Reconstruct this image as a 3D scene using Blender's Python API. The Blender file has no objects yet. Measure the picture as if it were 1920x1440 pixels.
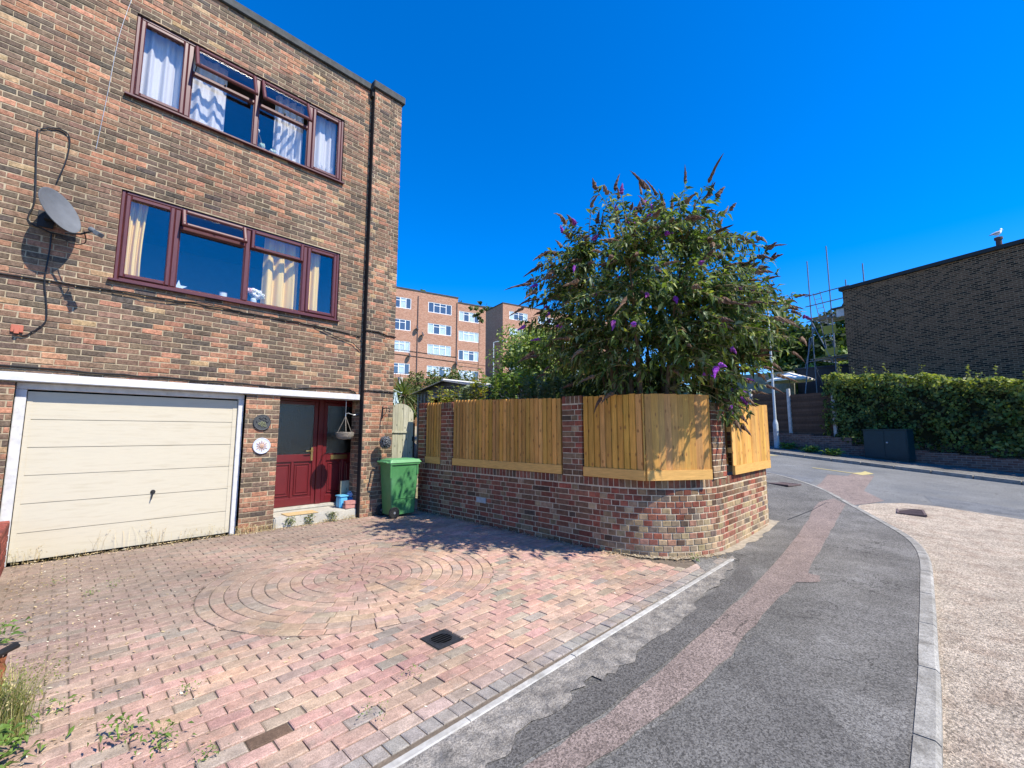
import bpy, bmesh, math, random
import numpy as np
from mathutils import Vector, Matrix
from mathutils.geometry import tessellate_polygon
R = math.radians
sc = bpy.context.scene
COL = sc.collection
# ------------------------------------------------------------------ camera
cam = bpy.data.objects.new("camera", bpy.data.cameras.new("camera"))
COL.objects.link(cam)
cam.location = (0, 0, 1.5)
cam.rotation_euler = (R(96.4), 0, R(-45.53))
cam.data.sensor_width = 36
cam.data.lens = 820 / 1920 * 36
cam.data.clip_start = .05
cam.data.clip_end = 3000
sc.camera = cam
# ------------------------------------------------------------------ sky, sun, exposure
SUN_EL, SUN_PHI = 51, 14            # elevation; turn from the house front's normal towards +x
w = bpy.data.worlds.new("World"); sc.world = w; w.use_nodes = True
wn = w.node_tree.nodes; wl = w.node_tree.links
bg = wn["Background"]
sky = wn.new("ShaderNodeTexSky"); sky.sky_type = 'NISHITA'; sky.sun_disc = False
sky.sun_elevation = R(SUN_EL); sky.sun_rotation = R(180 - SUN_PHI)
sky.air_density = 1.0; sky.dust_density = 0.0; sky.ozone_density = 4.5; sky.altitude = 100
hs = wn.new("ShaderNodeHueSaturation"); hs.inputs['Saturation'].default_value = 1.44
hs.inputs['Hue'].default_value = .5; hs.inputs['Value'].default_value = 1.0
wb = wn.new("ShaderNodeMix"); wb.data_type = 'RGBA'; wb.blend_type = 'MULTIPLY'; wb.inputs['Factor'].default_value = 1
wb.inputs['B'].default_value = (1.0, 1.07, 1.36, 1)          # the camera's deep blue rendering of the sky
wl.new(sky.outputs[0], hs.inputs['Color']); wl.new(hs.outputs[0], wb.inputs['A']); wl.new(wb.outputs['Result'], bg.inputs['Color'])
bg.inputs['Strength'].default_value = 0.125
sd = bpy.data.lights.new("sun", 'SUN'); sd.energy = 5.0; sd.angle = R(.5); sd.color = (1, .925, .81)
sun = bpy.data.objects.new("sun", sd); COL.objects.link(sun)
sv = Vector((math.sin(R(SUN_PHI)) * math.cos(R(SUN_EL)), -math.cos(R(SUN_PHI)) * math.cos(R(SUN_EL)), math.sin(R(SUN_EL))))
sun.rotation_euler = sv.to_track_quat('Z', 'Y').to_euler()
sun.location = (0, 0, 30)
sc.view_settings.view_transform = 'Standard'; sc.view_settings.look = 'None'
sc.view_settings.exposure = 0.68; sc.view_settings.gamma = 1
sc.render.engine = 'CYCLES'
sc.cycles.max_bounces = 6; sc.cycles.transparent_max_bounces = 12

# ------------------------------------------------------------------ mesh helpers
class MB:
    def __init__(s): s.v = []; s.f = []; s.c = []; s.m = []
    def add(s, vs, fs, c=(1, 1, 1), m=0):
        o = len(s.v); s.v.extend([tuple(v) for v in vs]); s.c.extend([c] * len(vs))
        s.f.extend([tuple(i + o for i in f) for f in fs]); s.m.extend([m] * len(fs))
    def addc(s, vs, fs, cs, m=0):
        o = len(s.v); s.v.extend(vs); s.c.extend(cs)
        s.f.extend([tuple(i + o for i in f) for f in fs]); s.m.extend([m] * len(fs))
    def box(s, x0, x1, y0, y1, z0, z1, c=(1, 1, 1), m=0, M=None, ch=0):
        if ch:
            a = []
            for (X, Y, Z) in ((x0, y0, z0), (x1, y0, z0), (x1, y1, z0), (x0, y1, z0), (x0, y0, z1), (x1, y0, z1), (x1, y1, z1), (x0, y1, z1)): a.append((X, Y, Z))
            cx, cy, cz = (x0 + x1) / 2, (y0 + y1) / 2, (z0 + z1) / 2
            bm = bmesh.new(); vs = [bm.verts.new(p) for p in a]
            for f in ((0, 3, 2, 1), (4, 5, 6, 7), (0, 1, 5, 4), (1, 2, 6, 5), (2, 3, 7, 6), (3, 0, 4, 7)): bm.faces.new([vs[i] for i in f])
            bmesh.ops.bevel(bm, geom=list(bm.edges), offset=ch, segments=2, affect='EDGES')
            bm.verts.index_update()
            V = [M @ v.co if M else v.co.copy() for v in bm.verts]; F = [[v.index for v in f.verts] for f in bm.faces]
            bm.free(); s.add(V, F, c, m); return
        V = [Vector(p) for p in ((x0, y0, z0), (x1, y0, z0), (x1, y1, z0), (x0, y1, z0), (x0, y0, z1), (x1, y0, z1), (x1, y1, z1), (x0, y1, z1))]
        if M: V = [M @ v for v in V]
        s.add(V, [(0, 3, 2, 1), (4, 5, 6, 7), (0, 1, 5, 4), (1, 2, 6, 5), (2, 3, 7, 6), (3, 0, 4, 7)], c, m)
    def tube(s, pts, rad, n=8, c=(1, 1, 1), m=0, cap=True):
        pts = [Vector(p) for p in pts]
        rs = rad if isinstance(rad, (list, tuple)) else [rad] * len(pts)
        V = []; F = []; up = Vector((.13, .21, .97)).normalized(); prev = None
        for i, p in enumerate(pts):
            t = (pts[min(i + 1, len(pts) - 1)] - pts[max(i - 1, 0)])
            t = t.normalized() if t.length > 1e-9 else Vector((0, 0, 1))
            if prev is None:
                a = t.cross(up)
                if a.length < .1: a = t.cross(Vector((1, 0, 0)))
            else: a = prev - t * prev.dot(t)
            a.normalize(); prev = a; b = t.cross(a)
            for k in range(n):
                an = 2 * math.pi * k / n
                V.append(p + (a * math.cos(an) + b * math.sin(an)) * rs[i])
        for i in range(len(pts) - 1):
            for k in range(n):
                k2 = (k + 1) % n
                F.append((i * n + k, i * n + k2, (i + 1) * n + k2, (i + 1) * n + k))
        if cap: F.append(tuple(range(n - 1, -1, -1))); F.append(tuple(range((len(pts) - 1) * n, len(pts) * n)))
        s.add(V, F, c, m)
    def lathe(s, prof, M=None, n=24, c=(1, 1, 1), m=0, sx=1, sy=1):
        V = []; F = []
        for (r, z) in prof:
            for k in range(n):
                an = 2 * math.pi * k / n
                p = Vector((r * math.cos(an) * sx, r * math.sin(an) * sy, z)); V.append(M @ p if M else p)
        for i in range(len(prof) - 1):
            for k in range(n):
                k2 = (k + 1) % n; F.append((i * n + k, i * n + k2, (i + 1) * n + k2, (i + 1) * n + k))
        F.append(tuple(range(n - 1, -1, -1))); F.append(tuple(range((len(prof) - 1) * n, len(prof) * n)))
        s.add(V, F, c, m)
    def prism(s, poly, M, h, c=(1, 1, 1), m=0):    # poly in XY of M, extruded along Z by h
        n = len(poly)
        V = [M @ Vector((p[0], p[1], 0)) for p in poly] + [M @ Vector((p[0], p[1], h)) for p in poly]
        F = [tuple(range(n - 1, -1, -1)), tuple(range(n, 2 * n))] + [(i, (i + 1) % n, n + (i + 1) % n, n + i) for i in range(n)]
        s.add(V, F, c, m)
ORG = {}
def P(o, label=None, cat=None, group=None, kind=None):
    if label: o['label'] = label
    if cat: o['category'] = cat
    if group: o['group'] = group
    if kind: o['kind'] = kind
    return o
def build(mb, name, mats, parent=None, loc=(0, 0, 0), smooth=False, fixn=False):
    org = Vector(ORG[parent.name]) if parent else Vector(loc)
    me = bpy.data.meshes.new(name)
    V = np.array(mb.v, dtype=np.float32) - np.array(org, dtype=np.float32)
    me.from_pydata(V.tolist(), [], mb.f)
    if not isinstance(mats, (list, tuple)): mats = [mats]
    for m in mats: me.materials.append(m)
    if len(mats) > 1: me.polygons.foreach_set('material_index', mb.m)
    a = me.color_attributes.new('tint', 'FLOAT_COLOR', 'POINT')
    c4 = np.ones((len(mb.v), 4), dtype=np.float32); c4[:, :3] = np.array(mb.c, dtype=np.float32)
    a.data.foreach_set('color', c4.ravel())
    if smooth: me.polygons.foreach_set('use_smooth', [True] * len(me.polygons))
    me.update()
    if fixn:
        bm = bmesh.new(); bm.from_mesh(me); bmesh.ops.recalc_face_normals(bm, faces=bm.faces); bm.to_mesh(me); bm.free()
    o = bpy.data.objects.new(name, me); COL.objects.link(o)
    if parent: o.parent = parent
    else: o.location = org
    ORG[o.name] = tuple(org)
    return o
def thing(name, loc, label, cat, group=None, rz=0):
    o = bpy.data.objects.new(name, None); o.empty_display_size = .2; COL.objects.link(o)
    o.location = loc; o.rotation_euler = (0, 0, rz); ORG[o.name] = tuple(loc)
    return P(o, label, cat, group)
def lthing(name, loc, label, cat, group=None, rz=0):     # parts are built in local coordinates
    o = thing(name, loc, label, cat, group, rz); ORG[o.name] = (0, 0, 0); return o
def copy_tree(o, parent=None):
    c = o.copy(); COL.objects.link(c); ORG[c.name] = ORG.get(o.name, (0, 0, 0))
    if parent: c.parent = parent
    for ch in list(o.children): copy_tree(ch, c)
    return c

# ------------------------------------------------------------------ materials
def mat(name, base=(.5, .5, .5), rough=.8, var=.2, scale=6, detail=6, bump=.0, bscale=40, attr=False, metal=0,
        spec=.3, stretch=(1, 1, 1), bdist=.01, second=None, sscale=2, sfac=.5, speck=None, big=None, crack=None):
    m = bpy.data.materials.new(name); m.use_nodes = True
    nt = m.node_tree; N = nt.nodes; L = nt.links; b = N['Principled BSDF']
    b.inputs['Roughness'].default_value = rough; b.inputs['Metallic'].default_value = metal
    b.inputs['Specular IOR Level'].default_value = spec
    tc = N.new('ShaderNodeTexCoord'); mp = N.new('ShaderNodeMapping'); mp.inputs['Scale'].default_value = stretch
    L.new(tc.outputs['Object'], mp.inputs['Vector'])
    def noise(sc_, det=detail, ro=.6):
        n = N.new('ShaderNodeTexNoise'); n.inputs['Scale'].default_value = sc_; n.inputs['Detail'].default_value = det
        n.inputs['Roughness'].default_value = ro; L.new(mp.outputs[0], n.inputs['Vector']); return n
    if attr:
        at = N.new('ShaderNodeAttribute'); at.attribute_name = 'tint'; col = at.outputs['Color']
        if attr != 'raw':
            mx = N.new('ShaderNodeMix'); mx.data_type = 'RGBA'; mx.blend_type = 'MULTIPLY'; mx.inputs['Factor'].default_value = 1
            L.new(col, mx.inputs['A']); mx.inputs['B'].default_value = (*base, 1); col = mx.outputs['Result']
    else:
        rgb = N.new('ShaderNodeRGB'); rgb.outputs[0].default_value = (*base, 1); col = rgb.outputs[0]
    if second:
        n2 = noise(sscale, 5); mr = N.new('ShaderNodeMapRange'); mr.inputs['From Min'].default_value = sfac - .08; mr.inputs['From Max'].default_value = sfac + .12
        L.new(n2.outputs['Fac'], mr.inputs['Value'])
        mx = N.new('ShaderNodeMix'); mx.data_type = 'RGBA'; L.new(mr.outputs[0], mx.inputs['Factor'])
        L.new(col, mx.inputs['A']); mx.inputs['B'].default_value = (*second, 1); col = mx.outputs['Result']
    if var:
        n = noise(scale); mr = N.new('ShaderNodeMapRange'); mr.inputs['From Min'].default_value = .3; mr.inputs['From Max'].default_value = .7
        mr.inputs['To Min'].default_value = 1 - var; mr.inputs['To Max'].default_value = 1 + var; L.new(n.outputs['Fac'], mr.inputs['Value'])
        mx = N.new('ShaderNodeMix'); mx.data_type = 'RGBA'; mx.blend_type = 'MULTIPLY'; mx.inputs['Factor'].default_value = 1
        L.new(col, mx.inputs['A']); cb = N.new('ShaderNodeCombineColor')
        for i in range(3): L.new(mr.outputs[0], cb.inputs[i])
        L.new(cb.outputs[0], mx.inputs['B']); col = mx.outputs['Result']
    if speck:   # (scale, amount, contrast): grains of aggregate
        vo = N.new('ShaderNodeTexVoronoi'); vo.inputs['Scale'].default_value = speck[0]; L.new(mp.outputs[0], vo.inputs['Vector'])
        sp = N.new('ShaderNodeSeparateColor'); L.new(vo.outputs['Color'], sp.inputs[0])
        mr = N.new('ShaderNodeMapRange'); mr.inputs['To Min'].default_value = 1 - speck[1]; mr.inputs['To Max'].default_value = 1 + speck[1] * speck[2]
        L.new(sp.outputs[0], mr.inputs['Value'])
        mx = N.new('ShaderNodeMix'); mx.data_type = 'RGBA'; mx.blend_type = 'MULTIPLY'; mx.inputs['Factor'].default_value = 1
        L.new(col, mx.inputs['A']); cb = N.new('ShaderNodeCombineColor')
        for i in range(3): L.new(mr.outputs[0], cb.inputs[i])
        L.new(cb.outputs[0], mx.inputs['B']); col = mx.outputs['Result']
    if big:     # (scale, amount, vertical stretch): broad weathering shared by neighbouring pieces
        mp2 = N.new('ShaderNodeMapping'); mp2.inputs['Scale'].default_value = (1, 1, big[2]); L.new(tc.outputs['Object'], mp2.inputs['Vector'])
        n = N.new('ShaderNodeTexNoise'); n.inputs['Scale'].default_value = big[0]; n.inputs['Detail'].default_value = 7; n.inputs['Roughness'].default_value = .65; L.new(mp2.outputs[0], n.inputs['Vector'])
        mr = N.new('ShaderNodeMapRange'); mr.inputs['From Min'].default_value = .32; mr.inputs['From Max'].default_value = .68; mr.inputs['To Min'].default_value = 1 - big[1]; mr.inputs['To Max'].default_value = 1 + big[1] * .6
        L.new(n.outputs['Fac'], mr.inputs['Value']); mx = N.new('ShaderNodeMix'); mx.data_type = 'RGBA'; mx.blend_type = 'MULTIPLY'; mx.inputs['Factor'].default_value = 1
        L.new(col, mx.inputs['A']); cb = N.new('ShaderNodeCombineColor')
        for i in range(3): L.new(mr.outputs[0], cb.inputs[i])
        L.new(cb.outputs[0], mx.inputs['B']); col = mx.outputs['Result']
    if crack:   # (scale, width): thin cracks, only here and there
        nd = N.new('ShaderNodeTexNoise'); nd.inputs['Scale'].default_value = 5; nd.inputs['Detail'].default_value = 6; L.new(tc.outputs['Object'], nd.inputs['Vector'])
        va = N.new('ShaderNodeVectorMath'); va.operation = 'MULTIPLY_ADD'; va.inputs[1].default_value = (.5, .5, .5); L.new(nd.outputs['Color'], va.inputs[0]); L.new(tc.outputs['Object'], va.inputs[2])
        vo = N.new('ShaderNodeTexVoronoi'); vo.feature = 'DISTANCE_TO_EDGE'; vo.inputs['Scale'].default_value = crack[0]; L.new(va.outputs[0], vo.inputs['Vector'])
        c1 = N.new('ShaderNodeMapRange'); c1.inputs['From Min'].default_value = crack[1] * .4; c1.inputs['From Max'].default_value = crack[1]; c1.inputs['To Min'].default_value = .75; c1.inputs['To Max'].default_value = 0; L.new(vo.outputs['Distance'], c1.inputs['Value'])
        nm = N.new('ShaderNodeTexNoise'); nm.inputs['Scale'].default_value = .9; L.new(tc.outputs['Object'], nm.inputs['Vector'])
        c2 = N.new('ShaderNodeMapRange'); c2.inputs['From Min'].default_value = .5; c2.inputs['From Max'].default_value = .58; L.new(nm.outputs['Fac'], c2.inputs['Value'])
        mm = N.new('ShaderNodeMath'); mm.operation = 'MULTIPLY'; L.new(c1.outputs[0], mm.inputs[0]); L.new(c2.outputs[0], mm.inputs[1])
        mx = N.new('ShaderNodeMix'); mx.data_type = 'RGBA'; L.new(mm.outputs[0], mx.inputs['Factor']); L.new(col, mx.inputs['A']); mx.inputs['B'].default_value = (.03, .028, .025, 1); col = mx.outputs['Result']
    L.new(col, b.inputs['Base Color'])
    if bump:
        nb = noise(bscale, 5, .65); bp = N.new('ShaderNodeBump'); bp.inputs['Strength'].default_value = bump; bp.inputs['Distance'].default_value = bdist
        L.new(nb.outputs['Fac'], bp.inputs['Height']); L.new(bp.outputs[0], b.inputs['Normal'])
    return m
def leafmat(name, base, rough=.55, trans=.35, spec=.35):
    m = bpy.data.materials.new(name); m.use_nodes = True
    nt = m.node_tree; N = nt.nodes; L = nt.links; b = N['Principled BSDF']; out = N['Material Output']
    at = N.new('ShaderNodeAttribute'); at.attribute_name = 'tint'
    mx = N.new('ShaderNodeMix'); mx.data_type = 'RGBA'; mx.blend_type = 'MULTIPLY'; mx.inputs['Factor'].default_value = 1
    L.new(at.outputs['Color'], mx.inputs['A']); mx.inputs['B'].default_value = (*base, 1)
    L.new(mx.outputs['Result'], b.inputs['Base Color']); b.inputs['Roughness'].default_value = rough
    b.inputs['Specular IOR Level'].default_value = spec
    tr = N.new('ShaderNodeBsdfTranslucent'); g = N.new('ShaderNodeMix'); g.data_type = 'RGBA'; g.blend_type = 'MULTIPLY'; g.inputs['Factor'].default_value = 1
    L.new(mx.outputs['Result'], g.inputs['A']); g.inputs['B'].default_value = (1.25, 1.35, .5, 1); L.new(g.outputs['Result'], tr.inputs['Color'])
    ms = N.new('ShaderNodeMixShader'); ms.inputs[0].default_value = trans
    L.new(b.outputs[0], ms.inputs[1]); L.new(tr.outputs[0], ms.inputs[2]); L.new(ms.outputs[0], out.inputs['Surface'])
    return m
def glassmat(name, floor=.2, mult=1.6, tint=(1, 1, 1), rough=.0, dark=None):
    m = bpy.data.materials.new(name); m.use_nodes = True
    nt = m.node_tree; N = nt.nodes; L = nt.links; N.remove(N['Principled BSDF']); out = N['Material Output']
    gl = N.new('ShaderNodeBsdfGlossy'); gl.inputs['Roughness'].default_value = rough
    if dark: t = N.new('ShaderNodeBsdfDiffuse'); t.inputs['Color'].default_value = (*dark, 1)
    else: t = N.new('ShaderNodeBsdfTransparent'); t.inputs['Color'].default_value = (*tint, 1)
    lw = N.new('ShaderNodeLayerWeight'); lw.inputs['Blend'].default_value = .5; fr = N.new('ShaderNodeMath'); fr.operation = 'POWER'; fr.inputs[1].default_value = 4.5; L.new(lw.outputs['Facing'], fr.inputs[0])
    ma = N.new('ShaderNodeMath'); ma.operation = 'MULTIPLY_ADD'; ma.inputs[1].default_value = mult; ma.inputs[2].default_value = floor; ma.use_clamp = True
    ms = N.new('ShaderNodeMixShader'); L.new(fr.outputs[0], ma.inputs[0]); L.new(ma.outputs[0], ms.inputs[0])
    L.new(t.outputs[0], ms.inputs[1]); L.new(gl.outputs[0], ms.inputs[2]); L.new(ms.outputs[0], out.inputs['Surface'])
    if rough or dark:
        tc = N.new('ShaderNodeTexCoord'); mp = N.new('ShaderNodeMapping'); mp.inputs['Scale'].default_value = (1, 1, .2) if rough else (1, 1, 1)
        n = N.new('ShaderNodeTexNoise'); n.inputs['Scale'].default_value = 130 if rough else 2
        b = N.new('ShaderNodeBump'); b.inputs['Strength'].default_value = .5 if rough else .05; b.inputs['Distance'].default_value = .01
        L.new(tc.outputs['Object'], mp.inputs[0]); L.new(mp.outputs[0], n.inputs['Vector']); L.new(n.outputs['Fac'], b.inputs['Height']); L.new(b.outputs[0], gl.inputs['Normal'])
    return m
def brickmat(name, cols, mortar, bump=.4, bw=.225, bh=.075, var=.25, msize=.01):
    m = bpy.data.materials.new(name); m.use_nodes = True
    nt = m.node_tree; N = nt.nodes; L = nt.links; b = N['Principled BSDF']; b.inputs['Roughness'].default_value = .9
    b.inputs['Specular IOR Level'].default_value = .15
    tc = N.new('ShaderNodeTexCoord'); sx = N.new('ShaderNodeSeparateXYZ'); L.new(tc.outputs['Object'], sx.inputs[0])
    nx = N.new('ShaderNodeSeparateXYZ'); L.new(tc.outputs['Normal'], nx.inputs[0])
    ab = N.new('ShaderNodeMath'); ab.operation = 'ABSOLUTE'; L.new(nx.outputs[0], ab.inputs[0])
    gt = N.new('ShaderNodeMath'); gt.operation = 'GREATER_THAN'; gt.inputs[1].default_value = .6; L.new(ab.outputs[0], gt.inputs[0])
    mi = N.new('ShaderNodeMix'); L.new(gt.outputs[0], mi.inputs['Factor']); L.new(sx.outputs[0], mi.inputs['A']); L.new(sx.outputs[1], mi.inputs['B'])
    cb = N.new('ShaderNodeCombineXYZ'); L.new(mi.outputs['Result'], cb.inputs[0]); L.new(sx.outputs[2], cb.inputs[1])
    br = N.new('ShaderNodeTexBrick'); br.inputs['Scale'].default_value = 1; br.inputs['Brick Width'].default_value = bw; br.inputs['Row Height'].default_value = bh
    br.inputs['Mortar Size'].default_value = msize; br.inputs['Mortar Smooth'].default_value = .2
    br.inputs['Color1'].default_value = (0, 0, 0, 1); br.inputs['Color2'].default_value = (1, 1, 1, 1); br.inputs['Mortar'].default_value = (.5, .5, .5, 1)
    L.new(cb.outputs[0], br.inputs['Vector'])
    ra = N.new('ShaderNodeValToRGB'); ra.color_ramp.interpolation = 'CONSTANT'; el = ra.color_ramp.elements
    while len(el) < len(cols): el.new(.5)
    for i, c in enumerate(cols): el[i].position = i / len(cols); el[i].color = (*c, 1)
    L.new(br.outputs['Color'], ra.inputs[0])
    n = N.new('ShaderNodeTexNoise'); n.inputs['Scale'].default_value = 9; n.inputs['Detail'].default_value = 6; L.new(tc.outputs['Object'], n.inputs['Vector'])
    mr = N.new('ShaderNodeMapRange'); mr.inputs['From Min'].default_value = .3; mr.inputs['From Max'].default_value = .7; mr.inputs['To Min'].default_value = 1 - var; mr.inputs['To Max'].default_value = 1 + var
    L.new(n.outputs['Fac'], mr.inputs['Value'])
    mx = N.new('ShaderNodeMix'); mx.data_type = 'RGBA'; L.new(br.outputs['Fac'], mx.inputs['Factor']); L.new(ra.outputs[0], mx.inputs['A']); mx.inputs['B'].default_value = (*mortar, 1)
    mu = N.new('ShaderNodeMix'); mu.data_type = 'RGBA'; mu.blend_type = 'MULTIPLY'; mu.inputs['Factor'].default_value = 1
    cc = N.new('ShaderNodeCombineColor')
    for i in range(3): L.new(mr.outputs[0], cc.inputs[i])
    L.new(mx.outputs['Result'], mu.inputs['A']); L.new(cc.outputs[0], mu.inputs['B']); L.new(mu.outputs['Result'], b.inputs['Base Color'])
    bp = N.new('ShaderNodeBump'); bp.invert = True; bp.inputs['Strength'].default_value = bump; bp.inputs['Distance'].default_value = .008
    L.new(br.outputs['Fac'], bp.inputs['Height']); L.new(bp.outputs[0], b.inputs['Normal'])
    return m
def woodmat(name, base, knots=True, rough=.65, dark=(.30, .13, .04)):
    m = mat(name, base, rough, .24, 3, 5, .15, 30, True, stretch=(14, 14, 1.0), bdist=.003, big=(1.5, .16, 1))
    if knots:
        N = m.node_tree.nodes; L = m.node_tree.links; b = N['Principled BSDF']; src = b.inputs['Base Color'].links[0].from_socket
        tc = N.new('ShaderNodeTexCoord'); mp = N.new('ShaderNodeMapping'); mp.inputs['Scale'].default_value = (1, 1, .55); L.new(tc.outputs['Object'], mp.inputs[0])
        sx = N.new('ShaderNodeSeparateXYZ'); L.new(mp.outputs[0], sx.inputs[0]); ad = N.new('ShaderNodeMath'); ad.operation = 'SUBTRACT'; L.new(sx.outputs[0], ad.inputs[0]); L.new(sx.outputs[1], ad.inputs[1])
        cb = N.new('ShaderNodeCombineXYZ'); L.new(ad.outputs[0], cb.inputs[0]); L.new(sx.outputs[2], cb.inputs[1])
        vo = N.new('ShaderNodeTexVoronoi'); vo.voronoi_dimensions = '2D'; vo.inputs['Scale'].default_value = 7; L.new(cb.outputs[0], vo.inputs['Vector'])
        mr = N.new('ShaderNodeMapRange'); mr.inputs['From Min'].default_value = .045; mr.inputs['From Max'].default_value = .12; mr.inputs['To Min'].default_value = .85; mr.inputs['To Max'].default_value = 0
        L.new(vo.outputs['Distance'], mr.inputs['Value'])
        mx = N.new('ShaderNodeMix'); mx.data_type = 'RGBA'; L.new(mr.outputs[0], mx.inputs['Factor']); L.new(src, mx.inputs['A']); mx.inputs['B'].default_value = (*dark, 1)
        L.new(mx.outputs['Result'], b.inputs['Base Color'])
    return m
M_ = {}
M_['hbrick'] = mat('tumbled_brick', attr='raw', rough=.92, var=.42, scale=22, big=(1.1, .26, .3), bump=.9, bscale=45, spec=.1, bdist=.006, speck=(120, .18, 1))
M_['hmortar'] = mat('pale_mortar', (.39, .32, .215), .95, .25, 14, big=(1.1, .26, .3), bump=.6, bscale=60, spec=.1, bdist=.004)
M_['wbrick'] = mat('red_brick', attr='raw', rough=.85, var=.32, scale=18, big=(1.6, .22, .8), bump=.6, bscale=50, spec=.15, bdist=.004)
M_['wmortar'] = mat('wall_mortar', (.52, .43, .30), .95, .25, 14, bump=.5, bscale=60, spec=.1, bdist=.003)
M_['hbt'] = brickmat('house_brick_pattern', [(.11, .085, .07), (.19, .13, .10), (.30, .17, .11), (.13, .10, .085), (.38, .21, .14)], (.55, .47, .35))
M_['aptbt'] = brickmat('flat_brick_pattern', [(.37, .175, .115), (.42, .21, .14), (.33, .155, .10), (.45, .245, .17)], (.42, .29, .21), var=.14, bump=.1)
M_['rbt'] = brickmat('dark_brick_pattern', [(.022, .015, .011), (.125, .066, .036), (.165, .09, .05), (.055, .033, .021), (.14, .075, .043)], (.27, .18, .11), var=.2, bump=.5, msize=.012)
M_['fwbt'] = brickmat('roadside_brick_pattern', [(.16, .08, .06), (.20, .12, .09), (.12, .08, .07)], (.22, .18, .15), var=.2)
M_['coping'] = mat('grey_coping', (.055, .06, .06), .8, .3, 10, bump=.4, bscale=40)
M_['white'] = mat('weathered_white_paint', (.56, .56, .555), .6, .14, 9, second=(.42, .42, .41), sscale=22, sfac=.66, bump=.15, bscale=60, bdist=.003)
M_['cream'] = mat('cream_garage_paint', (.52, .475, .365), .5, .06, 5, stretch=(.5, 1, 5), second=(.44, .395, .295), sscale=5, sfac=.58, bump=.06, bscale=30)
M_['maroon'] = mat('maroon_upvc', (.095, .026, .027), .36, .18, 12, stretch=(5, 5, 1), spec=.5)
M_['red'] = mat('dark_red_gloss_paint', (.115, .011, .014), .28, .08, 6, spec=.6)
M_['glass'] = glassmat('window_glass', .10, .9, (1, 1, 1))
M_['pglass'] = glassmat('patterned_door_glass', .12, 1.0, (.1, .12, .12), .18)
M_['fglass'] = glassmat('far_window_glass', .16, 1.2, dark=(.06, .07, .085))
M_['room'] = mat('dim_room', (.10, .09, .085), .9, .1)
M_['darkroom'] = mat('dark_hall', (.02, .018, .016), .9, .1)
M_['net'] = leafmat('white_net_curtain', (.86, .87, .88), .9, .3, .05)
M_['cream_c'] = leafmat('cream_curtain', (.92, .70, .22), .9, .2, .05)
for k in ('net', 'cream_c'):
    g = [n for n in M_[k].node_tree.nodes if n.type == 'MIX'][-1]; g.inputs['B'].default_value = (1, 1, 1, 1)
M_['brass'] = mat('brass', (.75, .55, .22), .3, .1, metal=1)
M_['steel'] = mat('galvanised_steel', (.42, .44, .46), .45, .2, 15, metal=.7)
M_['black'] = mat('black_plastic', (.015, .015, .016), .5, .1, spec=.4)
M_['blackiron'] = mat('black_iron', (.03, .03, .032), .6, .2, metal=.3)
M_['dish'] = mat('dish_grey', (.125, .135, .145), .6, .14, 8)
M_['slate'] = mat('grey_cast_plaque', (.06, .065, .068), .7, .3, 30, bump=.5, bscale=60)
M_['paleplq'] = mat('pale_plaque', (.52, .56, .66), .6, .1, 20)
M_['copper'] = mat('sun_relief', (.45, .30, .22), .55, .2, 20)
M_['orange'] = mat('terracotta_plastic', (.42, .13, .08), .55, .1)
M_['wicker'] = mat('grey_wicker', (.24, .21, .17), .9, .35, 60, bump=.8, bscale=80, bdist=.01)
M_['bin'] = mat('green_bin_plastic', (.058, .20, .07), .42, .12, 5, spec=.4, second=(.085, .24, .10), sscale=3, sfac=.55)
M_['binlid'] = mat('green_lid_plastic', (.095, .28, .115), .45, .10, 6, spec=.4)
M_['rubber'] = mat('rubber', (.02, .02, .02), .7, .1)
M_['concrete'] = mat('pale_concrete', (.44, .42, .36), .9, .2, 8, bump=.6, bscale=60, second=(.36, .35, .31), sscale=4, sfac=.55, speck=(220, .12, 1))
M_['kerb'] = mat('kerb_concrete', (.50, .49, .46), .9, .18, 6, bump=.5, bscale=50, second=(.36, .355, .34), sscale=9, sfac=.58, speck=(260, .15, 1))
M_['roughconc'] = mat('broken_concrete', (.24, .22, .19), .95, .35, 9, bump=1, bscale=30, second=(.15, .142, .13), sscale=11, sfac=.53, speck=(170, .35, 1.2), bdist=.02)
M_['asphalt'] = mat('grey_asphalt', (.135, .130, .118), .9, .22, 1.6, big=(2.2, .16, 1), crack=(1.5, .012), bump=.9, bscale=160, spec=.25, second=(.165, .160, .148), sscale=1.1, sfac=.55, speck=(120, .5, 1.25), bdist=.008)
M_['asphalt2'] = mat('darker_asphalt', (.108, .103, .095), .9, .2, 2.5, bump=.9, bscale=160, spec=.25, speck=(120, .5, 1.25), bdist=.008)
M_['road'] = mat('road_asphalt', (.165, .168, .163), .85, .13, .9, big=(.8, .14, 1), crack=(.8, .008), bump=.5, bscale=120, spec=.25, speck=(90, .3, 1.2), second=(.13, .137, .14), sscale=.6, sfac=.56)
M_['pinkasph'] = mat('pinkish_trench_asphalt', (.215, .17, .148), .9, .12, 5, big=(2, .14, 1), crack=(1.5, .010), bump=.9, bscale=160, speck=(120, .5, 1.25), bdist=.008)
M_['pale'] = mat('pale_exposed_aggregate', (.47, .395, .305), .95, .18, 3, big=(1.2, .12, 1), bump=1, bscale=90, speck=(85, .5, .9), second=(.38, .30, .225), sscale=5, sfac=.55, bdist=.02)
M_['sand'] = mat('joint_grit', (.155, .125, .095), .95, .3, 20, bump=.8, bscale=80)
M_['paver'] = mat('block_paving', attr='raw', rough=.9, var=.22, scale=14, big=(1.3, .2, 1), second=(.27, .215, .17), sscale=3.2, sfac=.60, bump=.8, bscale=130, spec=.15, speck=(260, .25, 1.0), bdist=.004)
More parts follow.
